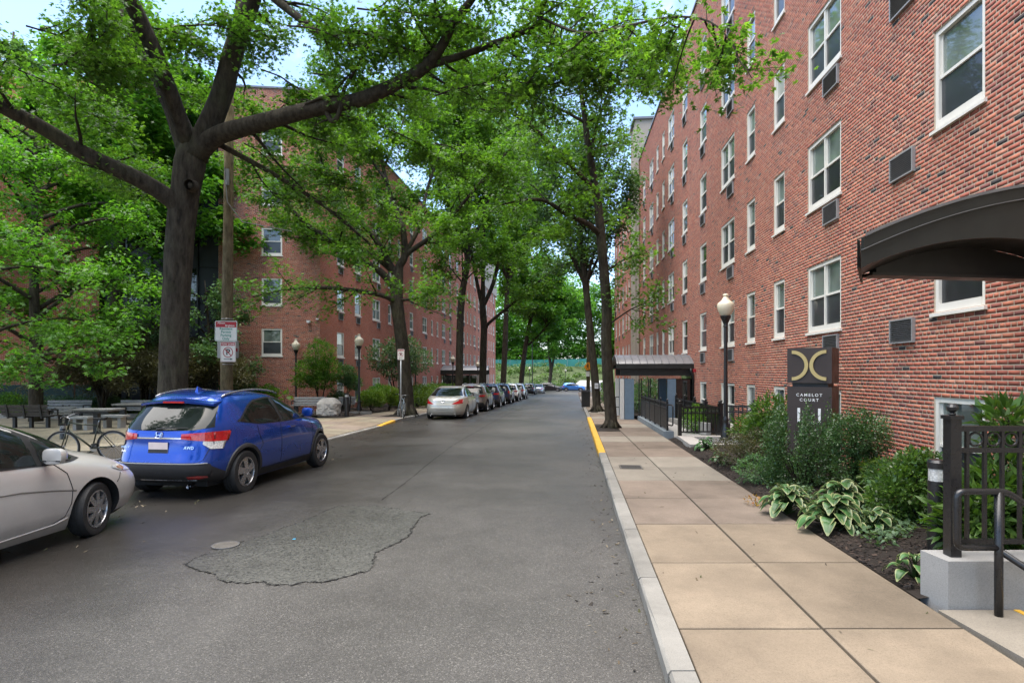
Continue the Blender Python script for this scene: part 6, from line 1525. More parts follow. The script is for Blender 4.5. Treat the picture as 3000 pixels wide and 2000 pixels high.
def tow_sign(label, loc, w, h, arrow, rotz=0.0, title='TOW ZONE'):
    o = thing('parking_sign', label, 'sign', loc, rotz)
    plate_mesh(MB(), rounded(w, h, .03), 0, .003).build('plate', M['sign_white'], o)
    t = h * 0.20
    face(o, [(-w / 2 + .015, h / 2 - .015 - t + .02), (w / 2 - .015, h / 2 - .015 - t + .02), (w / 2 - .015, h / 2 - .015), (-w / 2 + .015, h / 2 - .015)], -.0015, 'sign_red', 'banner')
    words(o, title, t * 0.62, 0, h / 2 - t * 0.5 - .01, -.0025, 'sign_white', .0015)
    b = MB()
    for a, c in (((-w / 2 + .012, -h / 2 + .012), (w / 2 - .012, -h / 2 + .018)), ((-w / 2 + .012, -h / 2 + .018), (-w / 2 + .018, h / 2 - .02)), ((w / 2 - .018, -h / 2 + .018), (w / 2 - .012, h / 2 - .02))):
        b.add([(a[0], -.0015, a[1]), (c[0], -.0015, a[1]), (c[0], -.0015, c[1]), (a[0], -.0015, c[1])], [(0, 1, 2, 3)])
    b.build('border', M['sign_red'], o)
    cz = -h * 0.02; rr = w * 0.33
    words(o, 'P', rr * 1.55, 0, cz, -.0022, 'sign_black', .006)
    b = MB(); ring_xz(b, 0, cz, rr * .86, rr, -.0045); q = rr * .7
    b.add([(-q - .008, -.0046, cz + q - .008), (-q + .008, -.0046, cz + q + .008), (q + .008, -.0046, cz - q + .008), (q - .008, -.0046, cz - q - .008)], [(0, 1, 2, 3)]); b.build('prohibition_ring', M['sign_red'], o)
    b = MB(); az = -h * .36; s = arrow
    b.add([(-s * w * .28, -.002, az - .007), (s * w * .16, -.002, az - .007), (s * w * .16, -.002, az + .007), (-s * w * .28, -.002, az + .007)], [(0, 1, 2, 3)]); b.add([(s * w * .15, -.002, az - .025), (s * w * .31, -.002, az), (s * w * .15, -.002, az + .025)], [(0, 1, 2)]); b.build('arrow', M['sign_black'], o)
    b = MB(); b.lathe([(.008, 0), (.008, .004)], n=8); b.build('bolt', M['bolt'], o, loc=(0, -.001, -h / 2 + .03))
    return o
# wooden utility pole and its signs
YP = 15.5; pb = Vector((PX(664, YP), YP, gz(YP) + 0.10))
up = thing('utility_pole', 'weathered wooden utility pole behind the blue car, carrying parking signs', 'pole', pb)
mb = MB(); mb.tube([(0, 0, -.1), (0.0, 0, 2.5), (.04, 0, 5.5), (.08, 0, 9.8)], [.158, .148, .125, .10], 16); mb.build('shaft', M['bark_pole'], up, True)
mb = MB(); mb.box((.075, -.135, 7.05), (.10, .04, .42)); mb.box((.07, -.15, 6.9), (.06, .05, .12)); mb.build('bracket', M['grille_metal'], up)
mb = MB()
for z in (3.38, 2.2): mb.tube([(.15 * math.cos(a) + .018, .15 * math.sin(a), z) for a in [2 * math.pi * k / 18 for k in range(19)]], .008, 5)
mb.build('band', M['galv'], up)
mb = MB(); mb.tube([(.02, -.16, 7.3), (.1, -.17, 6.4), (.45, -.1, 5.9), (1.6, .3, 5.75)], .012, 5); mb.build('cable', M['bench_slat'], up)
yS = YP - 0.20
o = thing('parking_sign', 'red and white Allston Brighton resident permit sign, upper sign on the pole', 'sign', (PX(662, yS), yS, PZ(969.5, yS)), R(-2))
o.rotation_euler = (0, R(0.8), R(-2)); w, h = .585, .525
plate_mesh(MB(), rounded(w, h, .035), 0, .003).build('plate', M['sign_white'], o)
face(o, [(-w / 2 + .02, h / 2 - .165), (w / 2 - .02, h / 2 - .165), (w / 2 - .02, h / 2 - .02), (-w / 2 + .02, h / 2 - .02)], -.0015, 'sign_red', 'banner')
words(o, 'Allston', .070, -.125, h / 2 - .055, -.0025, 'sign_white', .001); words(o, 'Brighton', .070, .10, h / 2 - .122, -.0025, 'sign_white', .001)
for i, s in enumerate(('Resident', 'Permit', 'Parking', 'Only')): words(o, s, .092, 0, .058 - i * .085, -.0025, 'sign_green', .0015, 1.05)
b = MB(); pl = rounded(w - .03, h - .03, .028); pl2 = rounded(w - .042, h - .042, .024); n = len(pl); b.add([(x, -.0016, z) for x, z in pl + pl2], [(i, (i + 1) % n, n + (i + 1) % n, n + i) for i in range(n)]); b.build('border', M['sign_green'], o)
tow_sign('red and white TOW ZONE no parking sign, lower sign on the wooden pole', (PX(668, yS), yS, PZ(1030.5, yS)), .405, .515, 1, R(-2))
o = thing('blank_sign', 'grey back of a sign facing away, behind the TOW ZONE sign', 'sign', (PX(668, YP + .20), YP + .20, PZ(1022, YP)), R(2)); plate_mesh(MB(), rounded(.56, .46, .03), 0, .003).build('plate', M['sign_grey'], o); face(o, [(.19, -.06), (.25, -.06), (.25, .03), (.19, .03)], -.0015, 'sign_red', 'sticker')
# no parking post with a bicycle
YN = 27.0; nb = Vector((PX(1174, YN), YN, zl(PX(1174, YN), YN)))
o = thing('sign_post', 'grey steel post on the left pavement with a parking sign, bicycle leaning on it', 'post', nb); mb = MB(); mb.tube([(0, 0, -.1), (.01, 0, 3.08)], .035, 8); mb.build('shaft', M['galv'], o, True)
tow_sign('small TOW ZONE parking sign on the grey post by the bicycle', (PX(1174.5, YN - .05), YN - .05, PZ(1038, YN)), .31, .48, -1)

# pedestrian warning sign on a second wooden pole
YW = 40.0; o = thing('utility_pole', 'slim wooden pole behind the right pavement trees with an orange warning sign', 'pole', (PX(1723, YW), YW, gz(YW) + HK)); mb = MB(); mb.tube([(0, 0, -.1), (0.02, 0, 5), (.0, 0, 9)], [.13, .12, .09], 10); mb.build('shaft', M['bark_pole'], o, True)
s = .40; c = Vector((PX(1721, YW - .2), YW - .2, PZ(1073, YW))); o = thing('pedestrian_sign', 'orange five-sided pedestrian crossing sign on the far right pole', 'sign', c, R(12))
plate_mesh(MB(), [(-s * .62, 0), (-s * .2, -s * .62), (s * .6, -s * .5), (s * .6, s * .62), (s * .1, s * .72)], 0, .004).build('plate', M['sign_orange'], o)
b = MB()
for pts_ in ([(-.02, .20), (.04, .26), (.09, .20), (.04, .15)], [(-.02, .13), (.09, .14), (.07, -.02), (-.01, -.02)], [(-.01, -.02), (.04, -.02), (-.05, -.22), (-.10, -.20)], [(.03, -.02), (.08, -.02), (.14, -.22), (.09, -.22)], [(-.02, .12), (-.13, .0), (-.11, -.03), (.0, .07)], [(.08, .12), (.17, .0), (.15, -.02), (.07, .06)]): b.add([(x * .8, -.002, z * .8) for x, z in pts_], [tuple(range(4))])
b.build('walking_figure', M['sign_black'], o)
c = Vector((PX(1722, YW - .15), YW - .15, PZ(1095, YW))); o = thing('small_sign', 'small white sign below the orange pedestrian sign', 'sign', c); plate_mesh(MB(), rounded(.24, .34, .02), 0, .003).build('plate', M['sign_white'], o)
c = Vector((PX(1716, 39.0), 39.0, gz(39) + HK)); o = thing('litter_bin', 'dark square litter bin beside the far right pole', 'bin', c); mb = MB(); mb.box((0, 0, .50), (.5, .5, 1.0), taper=1.06); mb.build('body', M['bench_frame'], o); mb = MB(); mb.box((0, 0, 1.06), (.58, .58, .12), taper=.8); mb.build('lid', M['black_metal'], o)
pz_ = P(1747.5, 1130, 33 - .285); o = thing('paper_notice', 'white paper notice pinned to the second right trunk', 'notice', pz_); plate_mesh(MB(), rounded(.20, .29, .004, 2), -.01, -.008).build('sheet', M['paper'], o); face(o, [(-.07, -.08), (.07, -.08), (.07, .07), (-.07, .07)], -.012, 'sign_grey', 'printed_picture')

# ---------------------------------------------------------------- brown monument sign
sg = thing('monument_sign', 'brown box sign with gold crossed arcs reading CAMELOT COURT 11', 'sign', (5.62, 11.05, gz(11) + 0.1), R(-38))
Wd, Dp = .74, .70
mb = MB(); mb.box((0, 0, .85), (Wd, Dp, 1.70)); mb.build('lower_box', M['sign_brown'], sg)
mb = MB(); mb.box((0, 0, 1.735), (Wd * .8, Dp * .8, .07)); mb.build('neck', M['sign_black'], sg)
zt = 2.44 - 0.03; mb = MB(); mb.box((0, 0, (1.77 + zt) / 2), (Wd, Dp, zt - 1.77)); mb.build('upper_box', M['sign_brown'], sg)
zc = (1.77 + zt) / 2
def arc_logo(rot):
    for s in (-1, 1):
        mb = MB(); ro, ri = .275, .215; n = 22; cx = s * .285; vs = []
        a0, a1 = (R(90), R(270)) if s > 0 else (R(-90), R(90))
        for k in range(n + 1):
            a = a0 + (a1 - a0) * k / n
            for r, y in ((ro, 0), (ro, -.03), (ri, -.03), (ri, 0)): vs.append(Vector((cx + r * math.cos(a), -Dp / 2 - .001 + y, zc + r * math.sin(a))))
        vs = [rot @ v for v in vs]
        mb.add(vs, [(k * 4 + j, k * 4 + j + 1, k * 4 + j + 5, k * 4 + j + 4) for k in range(n) for j in range(3)] + [(0, 1, 2, 3), (n * 4 + 3, n * 4 + 2, n * 4 + 1, n * 4)]); mb.build('gold_arc', M['gold'], sg, False)
arc_logo(Matrix.Identity(3)); arc_logo(Matrix.Rotation(R(-90), 3, 'Z'))
words(sg, 'CAMELOT', .073, 0, 1.55, -Dp / 2 - .002, 'white_letter', .0008, 1.45, .003); words(sg, 'COURT', .073, 0, 1.46, -Dp / 2 - .002, 'white_letter', .0008, 1.45, .003)
words(sg, '11', .36, 0, 1.17, -Dp / 2 - .004, 'white_letter', .004, 1.9, .006)

# ---------------------------------------------------------------- near entrance: wing wall, steps, fence, handrail, canopy
yw = 4.82
ww = thing('wing_wall', 'low grey concrete wall beside the near entrance steps, carrying the black fence', 'wall', (3.55, yw, gz(5) + HK))
mb = MB(); mb.prism([(0, 0), (2.55, 0), (2.55, .27), (-.04, .27)], -.1, lambda x, y: .385 - .012 * (y < .1)); mb.build('stem', M['concrete'], ww)
b_ = ww.location
mb = MB(); mb.prism([(0.02, -.005), (2.5, -.005), (2.5, -2.6), (2.38, -2.6), (2.38, -.12), (.02, -.12)], -1.15, -.1); mb.build('stairwell_side', M['concrete'], ww)
st_ = thing('entrance_steps', 'concrete steps going down right to the near basement door, yellow edge on the top step', 'steps', (3.42, 3.5, gz(4) + HK))
mb = MB(); mb.prism([(0.0, -2), (.62, -2), (.62, 1.28), (.02, 1.28)], -.2, -.012); mb.build('landing', M['slab_pale'], st_)
for i in range(6):
    mb = MB(); mb.box((.62 + .28 * (i + .5), -.36, -.19 * (i + 1) - .012 - .25), (.28, 3.28, .5)); s1 = mb.build('step', M['concrete'], st_)
mb = MB(); mb.box((.645, -.36, -.0085), (.05, 3.26, .007)); mb.box((.622, -.36, -.04), (.006, 3.26, .055)); mb.build('yellow_nosing', M['yellow_paint'], st_)
mb = MB(); mb.box((2.45, -.36, -1.3), (.5, 3.28, .2)); mb.build('lower_landing', M['concrete'], st_)
def fence(label, a, b, z0, z1, n_posts, spacing=.147, ring=True, gate_end=False):
    """black metal fence from a to b (x, y) standing at z0; top rail z1 above it"""
    a, b = Vector((*a, z0)), Vector((*b, z0)); L = (b - a).length; o = thing('metal_fence', label, 'fence', a, math.atan2(b.y - a.y, b.x - a.x))
    for i in range(n_posts):
        x = L * i / (n_posts - 1); mb = MB(); mb.box((x, 0, z1 / 2 + .03), (.09, .09, z1 + .06)); mb.box((x, 0, z1 + .075), (.115, .115, .03)); mb.lathe([(.02, 0), (.028, .012), (.018, .025), (.04, .045), (.045, .07), (.03, .095), (.01, .1)], (x, 0, z1 + .09), 12); mb.build('post', M['black_metal'], o)
    for z, hh in ((z1 - .02, .045), (z1 - .20, .04), (.12, .04)): mb = MB(); mb.box((L / 2, 0, z), (L - .09, .035, hh)); mb.build('rail', M['black_metal'], o)
    pk = MB(); pk.box((0, 0, (z1 + .12) / 2 - .01), (.026, .026, z1 - .15)); pm_ = bpy.data.meshes.new('picket'); pm_.from_pydata(pk.v, [], pk.f); pm_.materials.append(M['black_metal']); pm_.update()
    rg_ = MB(); rg_.tube([(.055 * math.cos(t), 0, .055 * math.sin(t)) for t in [2 * math.pi * k / 20 for k in range(21)]], .010, 5); rm_ = bpy.data.meshes.new('ring'); rm_.from_pydata(rg_.v, [], rg_.f); rm_.materials.append(M['black_metal']); rm_.update()
    n = int((L - .1) / spacing)
    for i in range(n):
        x = .07 + spacing * (i + .35)
        if any(abs(x - L * k / (n_posts - 1)) < .06 for k in range(n_posts)): continue
        link('picket', pm_, o, (x, 0, 0))
        if ring and x + spacing / 2 < L: link('ring', rm_, o, (x + spacing / 2, 0, z1 - .11))
    return o
fence('black metal fence with a row of rings on the near wing wall', (3.68, 4.95), (6.02, 4.95), b_.z + .38, 1.08, 2)
hr = thing('handrail', 'black tubular handrail loop sloping down beside the near steps', 'handrail', (3.83, 4.66, gz(4.6) + HK))
z_t, z_l = .97, .53
mb = MB(); mb.tube([(0, 0, -.05), (0, 0, z_t)], .030, 12); mb.build('post', M['black_metal'], hr, True)
def bend(pts, r=.07, n=5):
    out = [Vector(pts[0])]
    for i in range(1, len(pts) - 1):
        p, a, c = Vector(pts[i]), Vector(pts[i - 1]), Vector(pts[i + 1]); u, v = (a - p).normalized(), (c - p).normalized()
        for k in range(n + 1):
            t = k / n; out.append((p + u * r) * (1 - t) ** 2 + p * 2 * t * (1 - t) + (p + v * r) * t * t)
    return out + [Vector(pts[-1])]
mb = MB(); mb.tube(bend([(2.2, 0, z_t - 1.42), (.06, 0, z_t), (-.33, 0, z_t), (-.33, 0, z_l), (.0, 0, z_l)], .06), .026, 12); mb.build('rail', M['black_metal'], hr, True)
mb = MB(); mb.tube([(0, 0, z_l - .02), (2.2, 0, z_l - 1.48)], .026, 12); mb.build('lower_rail', M['black_metal'], hr, True)
bl = thing('bollard_light', 'black round bollard light with a clear lens behind the wing wall', 'bollard light', (PX(2745, 6.0), 6.0, gz(6) + HK + .02))
mb = MB(); mb.lathe([(.082, 0), (.082, .80)], n=22); mb.build('column', M['black_metal'], bl, True, sharp=30)
mb = MB(); mb.lathe([(.076, .80), (.076, .93)], n=22, cap=False); mb.build('lens', M['lens_clear'], bl, True); mb = MB(); mb.lathe([(.07, .81), (.03, .87), (.015, .92)], n=16); mb.build('reflector', M['chrome'], bl, True)
mb = MB(); mb.lathe([(.084, .925), (.086, .985), (.07, 1.01), (.02, 1.02)], n=22); mb.build('cap', M['black_metal'], bl, True, sharp=30)
# arched canopy over the near entrance
ca = thing('entrance_canopy', 'black arched metal canopy projecting over the near entrance at upper right', 'canopy', (3.30, 5.60, 2.99), math.atan(.145))
Lc = 2.98
def outer(x): s = min(x / 2.85, 1); return .27 + .64 * (1 - (1 - s) ** 2)
def inner(x): return max(.0, .33 * (1 - ((x - 1.57) / 1.57) ** 2)) if x > 0 else 0.0
xsn = [Lc * k / 40 for k in range(41)]
def arc_strip(mb, f0, f1, y0, y1):
    vs = []; n = len(xsn); k0, k1 = .80 * max(y0, 0), .80 * max(y1, 0)           # the canopy is skewed in plan: its left eave runs back to the right
    for x in xsn:
        xa, xb = x + k0 * (1 - x / Lc), x + k1 * (1 - x / Lc); vs += [(xa, y0, f0(x)), (xa, y0, f1(x)), (xb, y1, f1(x)), (xb, y1, f0(x))]
    mb.add(vs, [(i * 4 + j, i * 4 + 4 + j, i * 4 + 4 + (j + 1) % 4, i * 4 + (j + 1) % 4) for i in range(n - 1) for j in range(4)] + [(0, 1, 2, 3), (n * 4 - 1, n * 4 - 2, n * 4 - 3, n * 4 - 4)])
mb = MB(); arc_strip(mb, lambda x: inner(x) if x > .02 else -.01, lambda x: outer(x) - .02, 0, .05); mb.build('arched_fascia', M['canopy_black'], ca, True, sharp=40)
mb = MB(); arc_strip(mb, lambda x: outer(x) - .10, lambda x: outer(x) + .01, -.035, -.002); mb.build('edge_band', M['canopy_black'], ca, True, sharp=40)
mb = MB(); arc_strip(mb, lambda x: outer(x) - .108, lambda x: outer(x) - .10, -.045, -.001); mb.build('drip_edge', M['canopy_roof'], ca, True, sharp=40)
mb = MB(); arc_strip(mb, lambda x: outer(x) + .012, lambda x: outer(x) + .04, -.06, .95); mb.build('roof_sheet', M['canopy_roof'], ca, True, sharp=40)
mb = MB(); arc_strip(mb, lambda x: inner(x) + .03, lambda x: inner(x) + .045, .052, .60); mb.build('vault', M['canopy_black'], ca, True, sharp=40)
mb = MB(); mb.prism([(0.0, .052), (.03, .052), (.78, .94), (.75, .94)], .01, .27); mb.build('end_panel', M['canopy_black'], ca)
mb = MB(); vs = [(x, .60, z) for x in xsn if x > .5 for z in (.19, max(inner(x) + .05, .2))]; mb.add(vs, [(2 * i, 2 * i + 2, 2 * i + 3, 2 * i + 1) for i in range(len(vs) // 2 - 1)]); mb.build('back_panel', M['canopy_black'], ca)
mb = MB(); mb.box((1.82, .66, .145), (2.3, .10, .17)); mb.build('beam', M['canopy_black'], ca); mb = MB(); mb.box((1.78, .64, .045), (2.42, .20, .03)); mb.build('beam_flange', M['canopy_black'], ca)

# ---------------------------------------------------------------- middle entrance pavilion on the right
dW = Vector((0.0853, 1)).normalized()
pv = thing('entrance_pavilion', 'entrance pavilion with standing seam roof and blue columns on the right pavement', 'pavilion', (wall_r(25.35), 25.35, gz(25.35) + HK), math.atan2(dW.y, dW.x))
Lp, Wp = 3.15, 2.65; zE = 2.36 - pv.location.z; RISE = .42                # local: x along the wall away from us, y out towards the street
def roof_z(x): return zE + RISE * math.sin(math.pi * x / Wp) ** .8
n = 18; mb = MB(); vs = []
for k in range(n + 1):
    x = Wp * k / n
    for y, dz in ((.0, .0), (Lp + .12, .0), (Lp + .12, -.05), (.0, -.05)): vs.append((x, y, roof_z(x) + dz))
mb.add(vs, [(i * 4 + j, i * 4 + (j + 1) % 4, i * 4 + 4 + (j + 1) % 4, i * 4 + 4 + j) for i in range(n) for j in range(4)]); mb.build('roof', M['canopy_roof'], pv, True, sharp=40)
for i in range(11):
    mb = MB(); y = .1 + (Lp - .05) * i / 10; mb.tube([(Wp * k / n, y, roof_z(Wp * k / n) + .012) for k in range(n + 1)], .016, 4); mb.build('roof_seam', M['canopy_roof'], pv)
for x in (0.0, Wp): mb = MB(); mb.box((x, Lp / 2 + .05, zE - .10), (.05, Lp + .16, .21)); mb.build('eave_board', M['canopy_black'], pv)
mb = MB(); vs = []
for k in range(n + 1):
    x = .03 + (Wp - .06) * k / n
    for y in (Lp + .06, Lp + .12): vs += [(x, y, zE - .22 + (RISE - .02) * math.sin(math.pi * x / Wp) ** .8), (x, y, roof_z(x) - .052)]
mb.add(vs, [(i * 4 + 2, i * 4 + 3, i * 4 + 7, i * 4 + 6) for i in range(n)] + [(i * 4, i * 4 + 4, i * 4 + 5, i * 4 + 1) for i in range(n)] + [(i * 4, i * 4 + 2, i * 4 + 6, i * 4 + 4) for i in range(n)]); mb.build('arched_fascia', M['canopy_black'], pv)
for x in (.16, Wp - .16): mb = MB(); mb.box((x, Lp / 2, zE - .36), (.09, Lp - .1, .30)); mb.build('header', M['canopy_black'], pv)
for nm, x, y, sx, sy, mt in (('column', .18, Lp - .12, .24, .16, 'column_white'), ('column', Wp - .18, Lp - .12, .24, .16, 'column_white'), ('column', .18, Lp - .42, .26, .40, 'column_blue'), ('column', .16, .92, .24, .34, 'column_blue'), ('column', Wp - .18, Lp - .42, .26, .40, 'column_blue'), ('column', Wp - .16, .92, .24, .34, 'column_blue')):
    mb = MB(); mb.box((x, y, (zE - .65) / 2), (sx, sy, zE - .65)); mb.build(nm, M[mt], pv)
for x in (.14, Wp - .14):
    for y0, y1, mt in ((0.05, .72, 'dark_glass'),): mb = MB(); mb.box((x, (y0 + y1) / 2, (zE - .65) / 2), (.02, y1 - y0, zE - .67)); mb.build('pane', M[mt], pv)
    for y in (1.48, 1.9, 2.3): mb = MB(); mb.box((x, y, (zE - .65) / 2), (.05, .05, zE - .66)); mb.build('mullion', M['black_metal'], pv)
mb = MB(); mb.box((Wp / 2, .04, (zE - .3) / 2), (Wp - .5, .04, zE - .3)); mb.build('door', M['dark_glass'], pv)
mb = MB(); mb.tube([(-.05, .14, zE - .2), (-.06, .14, zE - .35), (-.06, .05, zE - .45), (-.06, .05, .1)], .045, 8); mb.build('downpipe', M['canopy_black'], pv, True)
mb = MB(); mb.box((-.35, .06, zE - .28), (.12, .10, .14)); mb.build('alarm_bell', M['sign_red'], pv)
mb = MB(); mb.tube(bend([(.45, Lp - .02, .95), (.45, Lp + .14, .95), (.45, Lp + .14, .5), (.45, Lp - .02, .5)], .04), .018, 8); mb.build('grab_rail', M['black_metal'], pv, True)
# railing along the pavement in front of the pavilion
rl = thing('panel_railing', 'black panelled railing on a blue grey kerb along the right pavement, before the pavilion', 'railing', (walk_in(18.6) + .16, 18.6, gz(18.6) + HK), math.atan2(1, .0955))
Lr = 6.6; zg = lambda x: gz(18.6 + x) - gz(18.6)
mb = MB(); mb.prism([(-.25, -.16), (Lr + .2, -.16), (Lr + .2, .14), (-.25, .14)], lambda x, y: zg(x) - .1, lambda x, y: zg(x) + .16); mb.build('kerb', M['curb_blue'], rl)
for i in range(6): mb = MB(); x = Lr * i / 5; mb.box((x, 0, .60 + zg(x)), (.06, .06, .95)); mb.lathe([(.012, 0), (.03, .03), (.03, .06), (.008, .09)], (x, 0, 1.075 + zg(x)), 8); mb.build('post', M['black_metal'], rl)
for i in range(5):
    x0, x1 = Lr * i / 5 + .04, Lr * (i + 1) / 5 - .04; xm = (x0 + x1) / 2
    mb = MB(); mb.box((xm, 0, .52 + zg(xm)), (x1 - x0, .03, .62)); mb.build('panel', M['bench_frame'], rl); mb = MB(); mb.box((xm, 0, 1.02 + zg(xm)), (x1 - x0, .05, .04)); mb.box((xm, 0, .86 + zg(xm)), (x1 - x0, .04, .03)); mb.build('rail', M['black_metal'], rl)
    for k in range(6): mb = MB(); xx = x0 + (x1 - x0) * (k + .5) / 6; mb.tube([(xx + .05 * math.cos(t), 0, .94 + zg(xx) + .05 * math.sin(t)) for t in [2 * math.pi * q / 12 for q in range(13)]], .008, 4); mb.build('ring', M['black_metal'], rl)
mb = MB(); mb.tube(bend([(-.1, 0, .35), (-.42, -.1, .35), (-.42, -.1, .98), (-.1, 0, .98)], .08), .022, 8); mb.build('end_loop', M['black_metal'], rl, True)
# fenced area-well in front of the basement windows
zw = gz(17) + HK
sl = thing('areaway_slab', 'pale concrete kerb slab round a floor grating, below the far black fence', 'slab', (4.62, 15.2, zw))
mb = MB(); mb.prism([(-.05, 0), (.42, 0), (.60, 2.0), (.22, 2.2)], -.1, .13); mb.build('front_kerb', M['pale_concrete'], sl); mb = MB(); mb.prism([(.42, 0), (2.3, 0), (2.3, .22), (.44, .22)], -.1, .128); mb.build('side_kerb', M['pale_concrete'], sl); mb = MB(); mb.prism([(.60, 1.78), (2.4, 1.78), (2.4, 2.2), (.22, 2.2)], -.1, .131); mb.build('back_kerb', M['pale_concrete'], sl)
mb = MB(); mb.box((1.42, 1.0, .05), (1.75, 1.54, .02)); mb.build('well_floor', M['grille_dark'], sl)
for i in range(20): mb = MB(); mb.box((.56 + .09 * i, 1.0, .085), (.03, 1.54, .04)); mb.build('grating_bar', M['grille_metal'], sl)
fence('black metal fence with rings crossing the areaway behind the floor grating', (4.90, 17.30), (6.15, 17.42), zw + .12, .86, 2, .12)
fence('short black fence returning beside the globe lamp towards the brick wall', (6.28, 17.4), (6.95, 17.0), zw + .12, .90, 2, .12)
fence('black fence running along the sunken ramp towards the pavilion', (6.15, 17.55), (6.60, 23.8), zw + .0, .95, 5, .14)
rp = thing('ramp', 'grey sunken ramp wall behind the far black fence', 'ramp', (5.0, 18.2, zw)); mb = MB(); mb.prism([(.0, 0), (.95, 0), (1.35, 6.0), (.55, 6.0)], -.3, -.006); mb.build('ramp_floor', M['concrete'], rp); mb = MB(); mb.prism([(.97, 0), (1.12, 0), (1.55, 6.0), (1.40, 6.0)], -.3, lambda x, y: .42 - .05 * y); mb.build('ramp_wall', M['concrete'], rp)

# ---------------------------------------------------------------- far entrance canopy on the left building
fc = thing('entrance_canopy', 'dark entrance canopy of the left building, far down behind the parked cars', 'canopy', (wall_l(62), 62, gz(62) + .13), math.atan2(-.106 * 0 - 0, 1))
Lf = 5.0; hf = 2.9
mb = MB(); vs = []; n = 12
for k in range(n + 1):
    y = 3.2 * k / n
    for x, dz in ((0, 0), (Lf, 0), (Lf, -.05), (0, -.05)): vs.append((x, y, hf + .5 * math.sin(math.pi * k / n) ** .8 + dz))
mb.add(vs, [(i * 4 + j, i * 4 + 4 + j, i * 4 + 4 + (j + 1) % 4, i * 4 + (j + 1) % 4) for i in range(n) for j in range(4)]); mb.build('roof', M['canopy_roof'], fc, True, sharp=40)
for y in (0, 3.2): mb = MB(); mb.box((Lf / 2, y, hf - .22), (Lf, .06, .46)); mb.build('fascia', M['canopy_black'], fc)
for i in range(5): mb = MB(); mb.box((.9 * i + .35, .06, (hf - .45) / 2), (.10 if i < 4 else .3, .10, hf - .45)); mb.build('mullion', M['black_metal'] if i < 4 else M['column_white'], fc)
for i in range(4): mb = MB(); mb.box((.9 * i + .8, .06, 1.25), (.78, .02, 2.3)); mb.build('pane', M['dark_glass'], fc)
for y in (.1, 3.1): mb = MB(); mb.box((Lf - .2, y, hf / 2 - .2), (.22, .22, hf - .42)); mb.build('column', M['column_white'], fc)

# ---------------------------------------------------------------- benches, tables, bollards, boulder
def bench(label, px0, px1, Y, rot, slat='bench_slat', back=True, dz=.12, n_legs=2, group='slatted benches of the court', cat='bench', h=.86):
    L = abs(px1 - px0) / F * Y; xm = PX((px0 + px1) / 2, Y); o = thing('bench', label, cat, (xm, Y, gz(Y) + dz), rot, group)
    for i in range(4): mb = MB(); mb.box((0, -.10 - .115 * i, .44), (L, .10, .04)); mb.build('slat', M[slat], o)
    for i in range(3 if h > .8 else 2): mb = MB(); rotm = Matrix.Rotation(R(-14), 3, 'X'); mb.box((0, .02 + .035 * i, .53 + .125 * i), (L, .035, .105), rot=rotm); mb.build('slat', M[slat], o)
    for k in range(n_legs):
        x = -L / 2 + .25 + (L - .5) * k / max(n_legs - 1, 1); mb = MB()
        mb.box((x, -.25, .19), (.10, .10, .40)); mb.bar((x, .03, .36), (x, .13, h), .06, .04); mb.bar((x, .05, .40), (x, -.47, .40), .06, .04); mb.build('leg', M['bench_frame'], o)
    for s in (-1, 1): mb = MB(); mb.bar((s * (L / 2 - .04), .05, .64), (s * (L / 2 - .04), -.45, .64), .05, .03); mb.bar((s * (L / 2 - .04), -.43, .42), (s * (L / 2 - .04), -.43, .63), .04, .03); mb.build('armrest', M['bench_frame'], o)
    return o
bench('dark slatted bench seen from behind at the far left of the court', 4, 146, 21.2, R(178), 'bench_dark', n_legs=3)
bench('grey slatted bench facing the street before the low hedge', 139, 263, 25.4, R(4))
bench('grey slatted bench half hidden by the rear of the blue car', 348, 470, 25.6, R(-3))
bench('short grey bench at the left end of the court table', 164, 218, 22.6, R(25), h=.76)
bench('grey slatted bench beside the globe lamp, left of the boulder', 861, 954, 29.6, R(2), dz=.16)
bench('grey bench turned away just behind the boulder', 940, 990, 28.9, R(120), dz=.16); bench('grey bench seen from behind between the boulder and the lamp post', 992, 1040, 29.4, R(205), dz=.18)
def table(label, px, Y, L, dz=.12, rot=0.0, legs=1):
    o = thing('court_table', label, 'table', (PX(px, Y), Y, gz(Y) + dz), rot, 'concrete tables of the court')
    mb = MB(); mb.box((0, 0, .78), (L, .75, .05)); mb.build('table_top', M['bench_slat'], o); mb = MB(); mb.box((0, 0, .715), (L * .8, .6, .07)); mb.build('apron', M['bench_frame'], o)
    for s in ((0,) if legs == 1 else (-1, 1)): mb = MB(); mb.box((s * L * .3, 0, .34), (.15, .15, .68)); mb.lathe([(.2, 0), (.2, .03), (.09, .05)], (s * L * .3, 0, 0), 12); mb.build('pedestal', M['bench_frame'], o)
    for i in range(8): mb = MB(); mb.box((-L / 2 + L * (i + .5) / 8, -.378, .78), (L / 8 - .012, .012, .052)); mb.build('edge_tile', M['granite'], o)
    return o
table('concrete table on one post in the middle of the court', 284, 19.4, 1.36); table('concrete table with two legs beside the rear window of the blue car', 392, 23.0, 1.25, rot=R(5), legs=2)
for lab, px, Y, L in (('low concrete seat slab between the court tables', 336, 21.4, .85), ('low concrete seat slab left of the court table', 243, 20.6, .62)):
    o = thing('seat_slab', lab, 'seat', (PX(px, Y), Y, gz(Y) + .12)); mb = MB(); mb.box((0, 0, .43), (L, .42, .07)); mb.build('seat', M['concrete'], o)
    for s in (-1, 1): mb = MB(); mb.box((s * L * .3, 0, .2), (.12, .3, .40)); mb.build('leg', M['concrete'], o)
